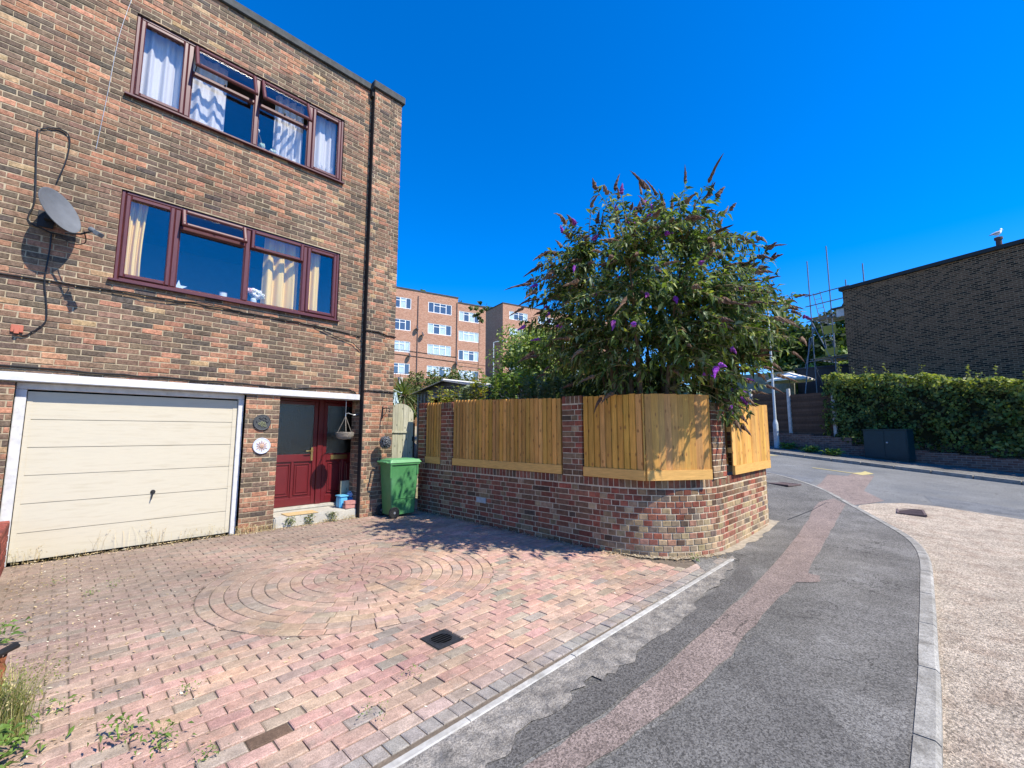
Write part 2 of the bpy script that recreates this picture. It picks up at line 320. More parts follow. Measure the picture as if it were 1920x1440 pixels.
M_['dirt'] = mat('dry_earth', (.30, .25, .18), .95, .3, 6, bump=.8, bscale=30, second=(.13, .15, .06), sscale=1.5, sfac=.52)
M_['grass'] = mat('rough_grass', (.10, .14, .04), .95, .35, 3, bump=.8, bscale=30)
M_['yellow'] = mat('worn_yellow_paint', (.45, .38, .17), .8, .15, 20)
M_['fence'] = woodmat('new_pine', (.62, .335, .088))
M_['oldwood'] = woodmat('weathered_grey_green_wood', (.36, .35, .255), True, .9, (.12, .13, .09))
M_['brownwood'] = woodmat('brown_fence_wood', (.20, .11, .05), False, .9)
M_['darkwood'] = woodmat('dark_panel_wood', (.075, .045, .03), False, .9)
M_['shed'] = mat('dark_grey_shed_metal', (.045, .05, .06), .45, .1, spec=.5)
M_['shedtrim'] = mat('shed_trim', (.30, .31, .31), .5, .1)
M_['whitemetal'] = mat('white_metal', (.75, .76, .76), .4, .1)
M_['lampgrey'] = mat('painted_lamp_post', (.45, .49, .50), .5, .15, 20)
M_['cabinet'] = mat('dark_teal_cabinet', (.006, .034, .042), .45, .1, spec=.4)
M_['scaff'] = mat('scaffold_tube', (.16, .19, .23), .5, .25, 12, metal=.4)
M_['plank'] = mat('scaffold_board', (.30, .23, .13), .9, .25, 5)
M_['ylw'] = mat('yellow_guard', (.42, .34, .06), .7, .15)
M_['canvas'] = mat('white_canvas', (.86, .82, .70), .8, .05)
M_['bark'] = mat('bark', (.14, .10, .07), .9, .3, 15, bump=.6, bscale=30)
M_['twig'] = mat('green_brown_stem', (.20, .17, .08), .8, .25, 15)
M_['leaf'] = leafmat('leaf', (1, 1, 1))
M_['petal'] = leafmat('flower_spike', (1, 1, 1), .8, .15, .1)
M_['straw'] = leafmat('dry_straw', (1, 1, 1), .8, .25, .1)
M_['rust'] = mat('rust', (.20, .07, .03), .9, .45, 20, bump=.8, bscale=40)
M_['blue'] = mat('blue_plastic', (.03, .22, .50), .4, .05, spec=.5)
M_['raw'] = mat('tinted', attr='raw', rough=.7, var=.12, scale=20)

# ------------------------------------------------------------------ the lie of the land
def sstep(v, a, b):
    t = min(1, max(0, (v - a) / (b - a))); return t * t * (3 - 2 * t)
def spl(v, k): return v if v > 20 * k else math.log1p(math.exp(v / k)) * k
def G(x, y):
    p = .94 * x - .341 * y; q = .341 * x + .94 * y
    t = max(sstep(p, 5.5, 10.5), sstep(y, 4, 14) * sstep(x, 4.7, 7))
    return .076 * min(spl(q - 2.5, .5), 70) * t + .008 * max(0, min(p, 40) - 11) + .12 * min(spl(q - 16, 1.5), 60) * t
def pq(p, q):
    det = .94 * .94 + .341 * .341
    return ((.94 * p + .341 * q) / det, (-.341 * p + .94 * q) / det)
def sheet(name, poly, dz, m, step=.5, parent=None, label=None, kind='structure'):
    q = [poly[0]]
    for p in poly[1:]:
        if math.dist(p, q[-1]) > 1e-4: q.append(p)
    poly = q; bm = bmesh.new(); bv = [bm.verts.new((x, y, 0)) for x, y in poly]
    for t in tessellate_polygon([[Vector((x, y, 0)) for x, y in poly]]):
        try: bm.faces.new([bv[i] for i in t])
        except ValueError: pass
    xs = [p[0] for p in poly]; ys = [p[1] for p in poly]
    for ax, lo, hi in ((0, min(xs), max(xs)), (1, min(ys), max(ys))):
        k = math.ceil(lo / step)
        while k * step < hi:
            co = [0, 0, 0]; co[ax] = k * step; no = [0, 0, 0]; no[ax] = 1
            bmesh.ops.bisect_plane(bm, geom=list(bm.verts) + list(bm.edges) + list(bm.faces), plane_co=co, plane_no=no); k += 1
    for v in bm.verts: v.co.z = G(v.co.x, v.co.y) + dz
    bmesh.ops.recalc_face_normals(bm, faces=bm.faces)
    if sum(f.normal.z for f in bm.faces) < 0: bmesh.ops.reverse_faces(bm, faces=bm.faces)
    me = bpy.data.meshes.new(name); bm.to_mesh(me); bm.free(); me.materials.append(m)
    o = bpy.data.objects.new(name, me); COL.objects.link(o); ORG[o.name] = (0, 0, 0)
    P(o, label, None, None, kind); return o
def bezline(pts, n=6):     # Catmull-Rom through 2-D points
    out = []
    for i in range(len(pts) - 1):
        p0 = pts[max(i - 1, 0)]; p1 = pts[i]; p2 = pts[i + 1]; p3 = pts[min(i + 2, len(pts) - 1)]
        for k in range(n):
            t = k / n
            out.append(tuple(.5 * ((2 * p1[j]) + (-p0[j] + p2[j]) * t + (2 * p0[j] - 5 * p1[j] + 4 * p2[j] - p3[j]) * t * t + (-p0[j] + 3 * p1[j] - 3 * p2[j] + p3[j]) * t ** 3) for j in range(len(p1))))
    out.append(pts[-1]); return out
rnd = random.Random(7)
# one ground sheet to the horizon
mb = MB()
cs = [-900, -500, -260, -140, -80, -50, -30, -20] + list(range(-14, 34, 2)) + [36, 40, 46, 54, 64, 78, 100, 140, 220, 400, 900]
for y in cs:
    for x in cs: mb.v.append((x, y, G(x, y) - (.22 if y < 20 else .05))); mb.c.append((1, 1, 1))
n = len(cs)
for j in range(n - 1):
    for i in range(n - 1): mb.f.append((j * n + i, j * n + i + 1, (j + 1) * n + i + 1, (j + 1) * n + i)); mb.m.append(0)
P(build(mb, 'ground', M_['grass']), kind='structure')

KERB = [(-14, .20), (-6, .20), (2.8, .225), (4.48, .25), (6.0, .285), (7.4, .335), (8.35, .48), (9.15, .77), (10.5, 1.40), (12.26, 2.30), (13.5, 3.45), (14.6, 5.6), (16.4, 10), (20, 20), (27.3, 40)]
kl = bezline(KERB, 6)
def offset(line, d):
    o = []
    for i, p in enumerate(line):
        a = line[max(i - 1, 0)]; b = line[min(i + 1, len(line) - 1)]; dx, dy = b[0] - a[0], b[1] - a[1]; l = math.hypot(dx, dy)
        o.append((p[0] + dy / l * d, p[1] - dx / l * d))
    return o
KW = .10
ko = offset(kl, KW)
# pavement asphalt (inside the kerb)
pave = list(kl) + [(22, 40), (8.5, 2.6), (8.1, 2.25), (6.1, 2.25), (5.6, 2.45), (5.3, 2.2), (4.9, 1.88), (-14, 1.88)]
sheet('pavement', pave, 0.0, M_['asphalt'])
# kerb with joints
mb = MB(); run = 0; nxt = 0
L_ = [0]
for i in range(1, len(kl)): L_.append(L_[-1] + math.dist(kl[i], kl[i - 1]))
def at_len(line, s):
    for i in range(1, len(line)):
        if L_[i] >= s:
            t = (s - L_[i - 1]) / max(1e-6, L_[i] - L_[i - 1]); return tuple(line[i - 1][j] * (1 - t) + line[i][j] * t for j in (0, 1))
    return line[-1]
s = 0
while s < L_[-1] - .9:
    c = rnd.uniform(.88, 1.06); sub = 3
    for a in range(sub):
        s0 = s + a * .3 + (.006 if a == 0 else 0); s1 = s + (a + 1) * .3 - (.006 if a == sub - 1 else 0)
        i0, i1, o0, o1 = at_len(kl, s0), at_len(kl, s1), at_len(ko, s0), at_len(ko, s1)
        Z = lambda p, d: (p[0], p[1], G(*p) + d)
        mid0 = tuple(i0[j] * .2 + o0[j] * .8 for j in (0, 1)); mid1 = tuple(i1[j] * .2 + o1[j] * .8 for j in (0, 1))
        V = [Z(i0, -.1), Z(i1, -.1), Z(i0, .006), Z(i1, .006), Z(mid0, .006), Z(mid1, .006), Z(o0, -.012), Z(o1, -.012), Z(o0, -.15), Z(o1, -.15)]
        F = [(0, 1, 3, 2), (2, 3, 5, 4), (4, 5, 7, 6), (6, 7, 9, 8)]
        if a == 0: F.append((0, 2, 4, 6, 8))
        if a == sub - 1: F.append((1, 9, 7, 5, 3))
        mb.add(V, F, (c, c, c))
    s += .9
kerbm = mat('kerb_tint', (.29, .28, .25), .9, .22, 7, bump=.5, bscale=50, attr=True, second=(.19, .18, .155), sscale=8, sfac=.55, speck=(150, .25, 1))
P(build(mb, 'kerb', kerbm), kind='structure')
# side street of pale aggregate, main road
PT = [(10.62, 1.38), (11.0, 1.28), (11.45, 1.08), (11.98, .70), (12.15, .2), (11.9, -.9), (10.9, -3.6), (8.7, -9.5), (6, -17)]
i0 = max(i for i, p in enumerate(ko) if p[0] < 10.4)
side = list(ko[:i0 + 1]) + PT + [(-14, -17)]
sheet('side_street', side, -.075, M_['pale'])
road = list(ko[i0:]) + [(33.2, 38)] + [pq(17.1, 36), pq(17.1, 2), pq(17.1, -30)] + [pq(10.6, -30)] + list(reversed(PT))
sheet('road', road, -.075, M_['road'], 1.0)
# far kerb, far pavement
fk = MB(); q = -30
while q < 36:
    c = rnd.uniform(.85, 1.05)
    a = [pq(17.1, q + .01), pq(17.1, q + .9), pq(17.22, q + .9), pq(17.22, q + .01)]
    fk.add([(p[0], p[1], G(*p) - .2) for p in a] + [(p[0], p[1], G(*p) + .03) for p in a], [(4, 5, 6, 7), (0, 1, 5, 4), (1, 2, 6, 5), (2, 3, 7, 6), (3, 0, 4, 7)], (c, c, c)); q += .915
P(build(fk, 'far_kerb', kerbm, fixn=True), kind='structure')
sheet('far_pavement', [pq(17.22, -30), pq(17.22, 36), pq(19.5, 36), pq(19.5, -30)], .025, M_['asphalt'], 1.0)
# surface patches: trench reinstatement, dark strips, yellow paint
band = [(-1.5, 1.50), (1.57, 1.47), (2.12, 1.41), (3.6, 1.405), (5.07, 1.47), (7.78, 1.64), (10.35, 1.86)]
band2 = [(11.2, 1.74), (10.54, 1.42), (9.2, 1.38), (7.6, 1.30), (5.72, 1.17), (5.7, 1.04), (5.47, 1.02), (5.3, 1.17), (4.38, 1.20), (3.28, 1.15), (2.24, 1.20), (1.75, 1.28), (-1.5, 1.30)]
def jag(pts, a, n=5, closed=False):
    r = random.Random(3); o = []
    for i in range(len(pts) - 1):
        for k in range(n):
            t = k / n; o.append((pts[i][0] * (1 - t) + pts[i + 1][0] * t + r.uniform(-a, a), pts[i][1] * (1 - t) + pts[i + 1][1] * t + r.uniform(-a, a)))
    o.append(pts[-1]); return o
kb = [p for p in kl if 10.4 < p[0] < 11.9]
bandpoly = jag(band, .012) + [(p[0] - .03, p[1] + .05) for p in kb if p[0] < 11.2] [::-1][:1] + jag(band2, .012)
sheet('pavement_trench_patch', jag(band, .012)[:-1] + [(10.35, 1.83), (10.9, 1.68), (10.45, 1.43)] + jag(band2[2:], .012), .005, M_['pinkasph'])
sheet('dark_pavement_strip', jag([(-3, 1.70), (1.0, 1.66), (2.4, 1.62), (3.6, 1.66), (5.0, 1.72), (5.9, 1.85)], .02) + jag([(5.07, 1.49), (3.6, 1.42), (2.12, 1.43), (1.57, 1.49), (-3, 1.52)], .005), .005, M_['asphalt2'])
sheet('dark_pavement_patch', jag([(.2, 1.17), (1.75, 1.26), (2.24, 1.18), (3.28, 1.13), (3.75, 1.14), (3.55, .85), (3.1, .62), (2.75, .38), (2.4, .27), (.2, .25), (.2, 1.17)], .012, 9)[:-1], .004, mat('slightly_darker_asphalt', (.120, .116, .107), .9, .2, 2.5, bump=.9, bscale=160, spec=.25, speck=(120, .5, 1.25), bdist=.008))
cr = jag([(-3, 1.87), (5.65, 1.965)], .004, 10) + jag([(5.9, 1.96), (5.3, 1.80), (4.4, 1.70), (3.5, 1.62), (2.6, 1.58), (2.3, 1.66), (1.6, 1.60), (1.2, 1.62), (.2, 1.6), (-3, 1.62)], .035, 7)
sheet('broken_concrete_margin', cr, .009, M_['roughconc'])
sheet('road_trench_patch', [(10.72, 1.42), (11.5, 2.1), (12.45, 2.3), (13.4, 2.3), (15.3, 2.45), (15.45, 2.02), (16.4, 1.97), (16.2, 1.5), (13.0, 1.42), (11.9, .98), (11.35, 1.14), (10.98, 1.31)], -.070, M_['pinkasph'], 1.0)
M_['road2'] = mat('darker_road_streak', (.115, .12, .124), .85, .2, 2, bump=.5, bscale=120, speck=(90, .3, 1.2), second=(.15, .158, .163), sscale=2.5, sfac=.5)
sheet('road_dark_strip', jag([pq(11.42, 4.4), pq(11.75, 3.3), pq(11.62, 1.5), pq(11.3, -3), pq(11.0, -12)], .05, 6) + jag([pq(11.5, -12), pq(12.0, -3), pq(12.35, .8), pq(12.7, 3.4), pq(12.5, 5.0)], .05, 6), -.071, M_['road2'], 1.0)
sheet('road_dark_patch', jag([(13.0, 2.45), (13.6, 3.4), (14.1, 4.6), (14.6, 4.2), (14.3, 3.1), (14.0, 2.5)], .03, 4), -.071, M_['road2'], 1.0)
sheet('yellow_road_marking', [(16.54, 3.05), (16.2, 1.98), (16.0, 1.75), (16.65, 1.55), (17.1, 1.8), (16.65, 1.85), (16.32, 2.0), (16.64, 3.03)], -.066, M_['yellow'], 1.0)
sheet('faded_road_marking', [pq(16.1, 11.2), pq(16.1, 13.0), pq(16.75, 12.8), pq(16.75, 11.0)], -.066, M_['yellow'], 1.0)
sheet('dirt_margin', jag([(4.96, 3.4), (5.0, 2.75), (5.2, 2.42), (5.6, 2.13), (6.1, 2.02), (7.2, 2.0), (8.4, 2.05)], .028, 9) + [(8.5, 2.5), (6.1, 2.5), (5.4, 3.2)], .006, mat('dusty_earth', (.33, .285, .215), .95, .3, 12, bump=.8, bscale=50))
# gutter channel line between footpath surfaces
mb = MB(); mb.tube([(8.6, 1.98, G(8.6, 1.98) + .001), (9.6, 1.8, G(9.6, 1.8) + .001), (10.4, 1.72, G(10.4, 1.72) + .001)], .008, 6)
P(build(mb, 'pavement_joint', M_['black']), kind='structure')

# ------------------------------------------------------------------ brick laying
def jitc(c, r, a=.12):
    k = 1 + r.uniform(-a, a); return tuple(max(0, x * k * (1 + r.uniform(-.04, .04))) for x in c)
def pick(pal, r):
    t = r.random() * sum(p[0] for p in pal)
    for wgt, c in pal:
        t -= wgt
        if t <= 0: return jitc(c, r)
    return jitc(pal[-1][1], r)
def cut(rects, h):
    out = []
    for (a, b, c, d) in rects:
        if b <= h[0] or a >= h[1] or d <= h[2] or c >= h[3]: out.append((a, b, c, d)); continue
        if c < h[2]: out.append((a, b, c, h[2]))
        if d > h[3]: out.append((a, b, h[3], d))
        cc, dd = max(c, h[2]), min(d, h[3])
        if a < h[0]: out.append((a, h[0], cc, dd))
        if b > h[1]: out.append((h[1], b, cc, dd))
    return out
def lay(mb, f, u0, u1, z0, z1, pal, r, bond='st', holes=(), jit=.003, rec=.007, soldier=False, palf=None, ph=0):
    """bricks in mesh mb mapped by f(u, z, out)"""
    row = 0; z = z0
    if soldier: rows = [(z0, z1)]
    else:
        rows = []
        while z < z1 - .02: rows.append((z + .005, min(z + .070, z1))); z += .075
    for (c, d) in rows:
        pieces = []; u = u0 - (.1125 if (row + ph) % 2 else 0); k = row * 3
        if bond == 'flem': u = u0 - (.17 if (row + ph) % 2 else 0)
        if bond == 'head': u = u0 - (.056 if (row + ph) % 2 else 0)
        while u < u1:
            if soldier: wd = .065
            elif bond == 'st': wd = .215
            elif bond == 'head': wd = .1025
            else: wd = .215 if k % 2 else .1025
            j = 0 if soldier else r.uniform(-.004, .004)
            pieces.append((max(u + j, u0), min(u + wd + j, u1), c, d)); u += wd + .010; k += 1
        for (a, b, cc, dd) in pieces:
            if b - a < .015: continue
            rects = [(a, b, cc, dd)]
            for h in holes: rects = cut(rects, h)
            col = pick(palf(a, cc) if palf else pal, r); oo = r.uniform(-jit, jit)
            for (a2, b2, c2, d2) in rects:
                if b2 - a2 < .012 or d2 - c2 < .012: continue
                e = min(.006, (b2 - a2) / 4, (d2 - c2) / 4)
                jj = [r.uniform(-jit * .8, jit * .8) for _ in range(8)]
                o = [(a2 + jj[0], c2 + jj[1]), (b2 + jj[2], c2 + jj[3]), (b2 + jj[4], d2 + jj[5]), (a2 + jj[6], d2 + jj[7])]
                i = [(o[0][0] + e, o[0][1] + e), (o[1][0] - e, o[1][1] + e), (o[2][0] - e, o[2][1] - e), (o[3][0] + e, o[3][1] - e)]
                V = [f(p[0], p[1], -rec - .004) for p in o] + [f(p[0], p[1], oo - .0045) for p in o] + [f(p[0], p[1], oo) for p in i]
                mb.add(V, [(8, 9, 10, 11), (4, 5, 9, 8), (5, 6, 10, 9), (6, 7, 11, 10), (7, 4, 8, 11), (0, 1, 5, 4), (1, 2, 6, 5), (2, 3, 7, 6), (3, 0, 4, 7)], col, 0)
        row += 1
def backing(mb, f, u0, u1, z0, z1, holes, rec, du=99):
    us = {u0, u1}; zs = {z0, z1}
    for h in holes:
        for a in h[:2]:
            if u0 < a < u1: us.add(a)
        for a in h[2:]:
            if z0 < a < z1: zs.add(a)
    k = u0 + du
    while k < u1: us.add(k); k += du
    us = sorted(us); zs = sorted(zs)
    for i in range(len(us) - 1):
        for j in range(len(zs) - 1):
            cu, cz = (us[i] + us[i + 1]) / 2, (zs[j] + zs[j + 1]) / 2
            if any(h[0] < cu < h[1] and h[2] < cz < h[3] for h in holes): continue
            mb.add([f(us[i], zs[j], -rec), f(us[i + 1], zs[j], -rec), f(us[i + 1], zs[j + 1], -rec), f(us[i], zs[j + 1], -rec)], [(0, 1, 2, 3)], (1, 1, 1), 1)
HP = [(24, (.128, .095, .070)), (26, (.17, .118, .083)), (24, (.225, .138, .095)), (13, (.31, .160, .100)), (8, (.41, .205, .125)), (4, (.36, .245, .14)), (7, (.098, .080, .066))]
YF = 7.66
XL, XR, ZT = -4.2, 3.80, 8.30
house = thing('brick_house', (0, YF, 0), 'three storey brown brick end terrace house with maroon windows and cream garage door', 'house')
UW = (.26, 3.27, 6.14, 7.40); LW = (.29, 3.30, 3.52, 4.78)
GD = (-.44, 1.94, -.1, 2.10); PO = (2.42, 3.80, -.1, 2.135); LI = (-4.2, 3.77, 2.10, 2.205)
holes = [UW, LW, GD, PO, LI]
def palh(u, z):
    w1 = 2.2 if (z < 6.1 and z > 5.2 and .8 < u < 3.7) else 1
    if z < 2.1: w1 = 2.2
    q = [list(p) for p in HP]
    for i in (3, 4): q[i][0] *= w1
    return q
mb = MB(); f = lambda u, z, o: (u, YF - o, z)
lay(mb, f, XL, XR, -.08, ZT, HP, random.Random(11), 'st', holes, palf=palh)
backing(mb, f, XL, XR, -.08, ZT, holes, .006)
build(mb, 'wall', [M_['hbrick'], M_['hmortar']], house)
# projecting end pier
PF = YF - .13; PX0, PX1 = 3.80, 4.40
mb = MB(); f = lambda u, z, o: (u, PF - o, z)
lay(mb, f, PX0, PX1, -.08, ZT, HP, random.Random(5), 'flem', (), palf=palh)
backing(mb, f, PX0 + .003, PX1 - .003, -.08, ZT, (), .006)
f = lambda u, z, o: (PX0 - o, YF - u, z)
lay(mb, f, 0.0, .124, 2.14, ZT, HP, random.Random(6), 'head')
lay(mb, f, -.33, .124, -.08, 2.14, HP, random.Random(8), 'flem')
backing(mb, f, -.33, .125, -.08, ZT, (), .006)
f = lambda u, z, o: (PX1 + o, PF + u, z)
lay(mb, f, .01, 1.2, -.08, ZT, HP, random.Random(9), 'flem')
backing(mb, f, .005, 1.2, -.08, ZT, (), .006)
build(mb, 'corner_pier', [M_['hbrick'], M_['hmortar']], house)
mb = MB(); mb.box(PX0 - .012, PX0 - .003, PF + .006, YF - .003, .0, ZT - .01); mb.box(PX0 - .05, PX0 - .0025, PF + .02, YF - .004, ZT - .16, ZT + .0)  # thin black strip covering the pier's left return face, thicker at the top
build(mb, 'return_strip', mat('black_strip', (.018, .016, .016), .8, .3, 10), house)
# body behind the facing: side, back, roof
mb = MB()
mb.box(4.15, 4.388, PF + 1.2, 16.6, -.1, ZT); mb.box(XL, 4.15, 16.3, 16.55, -.1, ZT)
mb.box(XL - .2, XL, YF + .01, 16.3, -.1, ZT)
mb.box(2.05, 2.36, YF + .02, 8.4, -.1, 2.09)         # pier behind garage/door
build(mb, 'side_wall', M_['hbt'], house)
mb = MB()
mb.box(XL, 4.35, YF + .01, 16.5, ZT - .03, ZT + .04)
mb.box(XL, PX0 - .02, YF - .05, YF + .2, ZT, ZT + .14, ch=.01); mb.box(PX0 - .045, PX1 + .05, PF - .05, PF + .3, ZT + .003, ZT + .155, ch=.01)
mb.box(PX1 - .2, PX1 + .045, PF + .3, 16.5, ZT + .001, ZT + .15)
build(mb, 'roof', M_['coping'], house)
mb = MB()
mb.box(XL, 3.765, YF - .045, YF + .25, 2.103, 2.205, ch=.006)
build(mb, 'lintel', M_['white'], house)
mb = MB()      # reveals and rooms behind the windows
for (a, b, c, d) in (UW, LW):
    mb.box(a - .6, b + .3, YF + 3.0, YF + 3.1, c - .9, d + .4); mb.box(a - .6, b + .3, YF + .32, YF + 3.0, c - 1.0, c - .9)
    mb.box(a - .6, b + .3, YF + .30, YF + 3.0, d + .4, d + .5); mb.box(a - .7, a - .6, YF + .3, YF + 3.0, c - .9, d + .4); mb.box(b + .3, b + .4, YF + .3, YF + 3.0, c - .9, d + .4)
    mb.box(a - .6, a - .003, YF + .02, YF + .3, c - .9, d + .4); mb.box(b + .003, b + .3, YF + .02, YF + .3, c - .9, d + .4)
    mb.box(a - .003, b + .003, YF + .1, YF + .3, c - .9, c - .012); mb.box(a - .003, b + .003, YF + .02, YF + .3, d + .003, d + .4)
build(mb, 'room', M_['room'], house)
mb = MB()
mb.box(-.6, 2.05, YF + .3, YF + .5, -.1, 2.4)
build(mb, 'garage_interior', M_['darkroom'], house)

def bar(mb, x0, x1, z0, z1, y, dpt, prof=.012):
    """window-frame bar with a chamfered face"""
    e = min(prof, (x1 - x0) / 3, (z1 - z0) / 3)
    V = [(x0, y + dpt, z0), (x1, y + dpt, z0), (x1, y + dpt, z1), (x0, y + dpt, z1), (x0, y + e, z0), (x1, y + e, z0), (x1, y + e, z1), (x0, y + e, z1),
         (x0 + e, y, z0 + e), (x1 - e, y, z0 + e), (x1 - e, y, z1 - e), (x0 + e, y, z1 - e)]
    mb.add(V, [(0, 3, 2, 1), (8, 9, 10, 11), (4, 5, 9, 8), (5, 6, 10, 9), (6, 7, 11, 10), (7, 4, 8, 11), (0, 1, 5, 4), (1, 2, 6, 5), (2, 3, 7, 6), (3, 0, 4, 7)])
def frame(mb, x0, x1, z0, z1, y, dpt, w):
    bar(mb, x0, x0 + w, z0, z1, y, dpt); bar(mb, x1 - w, x1, z0, z1, y, dpt)
    bar(mb, x0 + w + .0005, x1 - w - .0005, z0, z0 + w, y, dpt); bar(mb, x0 + w + .0005, x1 - w - .0005, z1 - w, z1, y, dpt)
def window(W, mulls, ztr, kinds, lab, sill_col):
    x0, x1, z0, z1 = W; y = YF + .025
    mb = MB(); frame(mb, x0, x1, z0, z1, y, .07, .05)
    for m_ in mulls: bar(mb, m_ - .035, m_ + .035, z0 + .051, z1 - .051, y + .001, .068)
    ed = [x0 + .05] + mulls + [x1 - .05]
    for i, k in enumerate(kinds):
        if k in 'OC':
            a = ed[i] + (.035 if i else 0); b = ed[i + 1] - (.035 if i < 3 else 0)
            bar(mb, a + .001, b - .001, ztr - .03, ztr + .03, y + .002, .066)
    wo = build(mb, 'window', M_['maroon'], house); P(wo, lab)
    sm = MB(); sm.box(x0 - .05, x1 + .02, YF - .06, y + .003, z0 - .03, z0 - .002, ch=.004); sm.box(x0, x1, y + .072, YF + .3, z0 - .03, z0 - .004)
    build(sm, 'sill', M_['maroon'] if sill_col else M_['coping'], wo)
    for i, k in enumerate(kinds):
        a = ed[i] + (.035 if i else 0); b = ed[i + 1] - (.035 if i < 3 else 0); t = z1 - .05; bt = z0 + .05
        def pane(x0_, x1_, z0_, z1_, yy):
            p = MB(); p.box(x0_, x1_, yy, yy + .006, z0_, z1_); build(p, 'pane', M_['glass'], wo)
        if k == 'S':
            s_ = MB(); frame(s_, a + .002, b - .002, bt + .002, t - .002, y - .012, .05, .055); build(s_, 'sash', M_['maroon'], wo)
            pane(a + .05, b - .05, bt + .05, t - .05, y + .03)
        else:
            s_ = MB(); frame(s_, a, b, bt, ztr - .031, y + .02, .03, .012); build(s_, 'glazing_bead', M_['maroon'], wo)
            pane(a + .004, b - .004, bt + .004, ztr - .033, y + .035)
            ang = R(24) if k == 'O' else 0
            h = Vector(((a + b) / 2, y - .002, t)); MM = Matrix.Translation(h) @ Matrix.Rotation(-ang, 4, 'X') @ Matrix.Translation(-h)
            s_ = MB(); lo = ztr - .0 if k == 'O' else ztr + .005
            frame(s_, a + .003, b - .003, ztr - .03, t + .012, y - .03, .045, .05)
            p = MB(); p.box(a + .05, b - .05, y - .005, y + .001, ztr + .015, t - .035)
            if ang:
                s_.v = [tuple(MM @ Vector(v)) for v in s_.v]; p.v = [tuple(MM @ Vector(v)) for v in p.v]
                for xx in (a + .03, b - .03):
                    st = MB(); st.tube([(xx, y + .02, ztr + .05), (xx, y - .13, ztr + .06)], .006); build(st, 'window_stay', M_['black'], wo)
                st = MB(); st.box((a + b) / 2 - .01, (a + b) / 2 + .01, y - .02, y + .03, ztr + .03, ztr + .05); build(st, 'catch', M_['black'], wo)
            build(s_, 'vent_sash', M_['maroon'], wo); build(p, 'pane', M_['glass'], wo)
    return wo
window(UW, [.90, 1.81, 2.665], 6.93, 'SOOS', 'upper maroon window with two top vents open', 1)
window(LW, [.915, 1.82, 2.70], 4.47, 'SOCS', 'first floor maroon window with one top vent open', 1)

# garage frame and door
mb = MB(); y = YF + .10
bar(mb, -.437, -.345, -.02, 2.02, y, .08, .006); bar(mb, 1.862, 1.937, -.02, 2.02, y, .08, .006); bar(mb, -.437, 1.937, 2.021, 2.10, y - .002, .08, .006)
build(mb, 'garage_frame', M_['white'], house)
gm = MB(); y = YF + .145; zz = .0
for k in range(6):
    z1 = [.335, .67, 1.0, 1.33, 1.665, 2.005][k]
    gm.box(-.338, 1.855, y + rnd.uniform(-.002, .002), y + .03, zz + (.012 if k == 0 else 0), z1 - .006, ch=.002); zz = z1
gm.box(-.34, 1.857, y + .012, y + .035, .01, 2.0)
gm.box(1.80, 1.853, y - .008, y - .003, .02, 1.995); gm.box(-.337, -.29, y - .008, y - .003, .02, 1.995)
gd = build(gm, 'garage_door', M_['cream'], house)
hm = MB(); hm.lathe([(.028, 0), (.028, .008), (.012, .012), (.012, .03)], Matrix.Translation((.92, y - .003, .70)) @ Matrix.Rotation(R(90), 4, 'X'), 16)
hm.tube([(.92, y - .034, .73), (.92, y - .036, .70), (.905, y - .04, .60)], [.008, .011, .005], 8); build(hm, 'handle', M_['blackiron'], gd)

# porch recess: side walls, ceiling; door set back
DY = YF + .62
for q in ((2.36, 2.425, YF + .013, DY + .1, -.1, 2.135), (4.28, 4.38, YF + .21, DY + .1, -.1, 2.2), (3.81, 4.279, YF + .20, YF + .328, -.1, 2.2)):
    mb = MB(); mb.box(*q); build(mb, 'porch_wall', M_['hbt'], house)
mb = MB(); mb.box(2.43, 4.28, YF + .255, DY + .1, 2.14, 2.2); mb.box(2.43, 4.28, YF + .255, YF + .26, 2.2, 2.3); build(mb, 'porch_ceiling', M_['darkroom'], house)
mb = MB()
fr = mb
for (a, b, c, d) in ((2.43, 2.47, .2, 2.13), (3.30, 3.40, .2, 2.13), (4.22, 4.275, .2, 2.13), (2.472, 3.298, 2.08, 2.13), (3.402, 4.218, 2.08, 2.13)): bar(fr, a, b, c, d, DY - .01, .07, .008)
build(fr, 'door_frame', M_['red'], house)
def leaf(x0, x1, nm, cols):
    m = MB(); y = DY + .01; zb, zm, zt = .22, 1.12, 2.075
    bar(m, x0, x0 + .07, zb, zt, y, .05, .006); bar(m, x1 - .07, x1, zb, zt, y, .05, .006)
    bar(m, x0 + .071, x1 - .071, zb, zb + .14, y, .05, .006); bar(m, x0 + .071, x1 - .071, zm - .13, zm, y, .05, .006); bar(m, x0 + .071, x1 - .071, zt - .06, zt, y, .05, .006)
    m.box(x0 + .07, x1 - .07, y + .025, y + .045, zb + .13, zm - .12)
    n = cols; wd = (x1 - x0 - .14) / n
    for k in range(n):
        a = x0 + .07 + k * wd; pz0, pz1 = zb + .18, zm - .17
        for (p, q_, r_, s_) in ((a + .04, a + .055, pz0, pz1), (a + wd - .055, a + wd - .04, pz0, pz1), (a + .0555, a + wd - .0555, pz0, pz0 + .015), (a + .0555, a + wd - .0555, pz1 - .015, pz1)):
            bar(m, p, q_, r_, s_, y + .008, .02, .005)
        bar(m, a + .075, a + wd - .075, pz0 + .04, pz1 - .04, y + .012, .02, .008)
        if k: bar(m, a - .02, a + .02, zb + .141, zm - .131, y + .002, .03, .005)
    d_ = build(m, nm, M_['red'], house)
    g = MB(); g.box(x0 + .07, x1 - .07, y + .02, y + .028, zm, zt - .06); build(g, 'pane', M_['pglass'], d_)
    return d_
fd = leaf(2.475, 3.295, 'front_door', 2)
sp_ = leaf(3.405, 4.215, 'side_panel', 2)
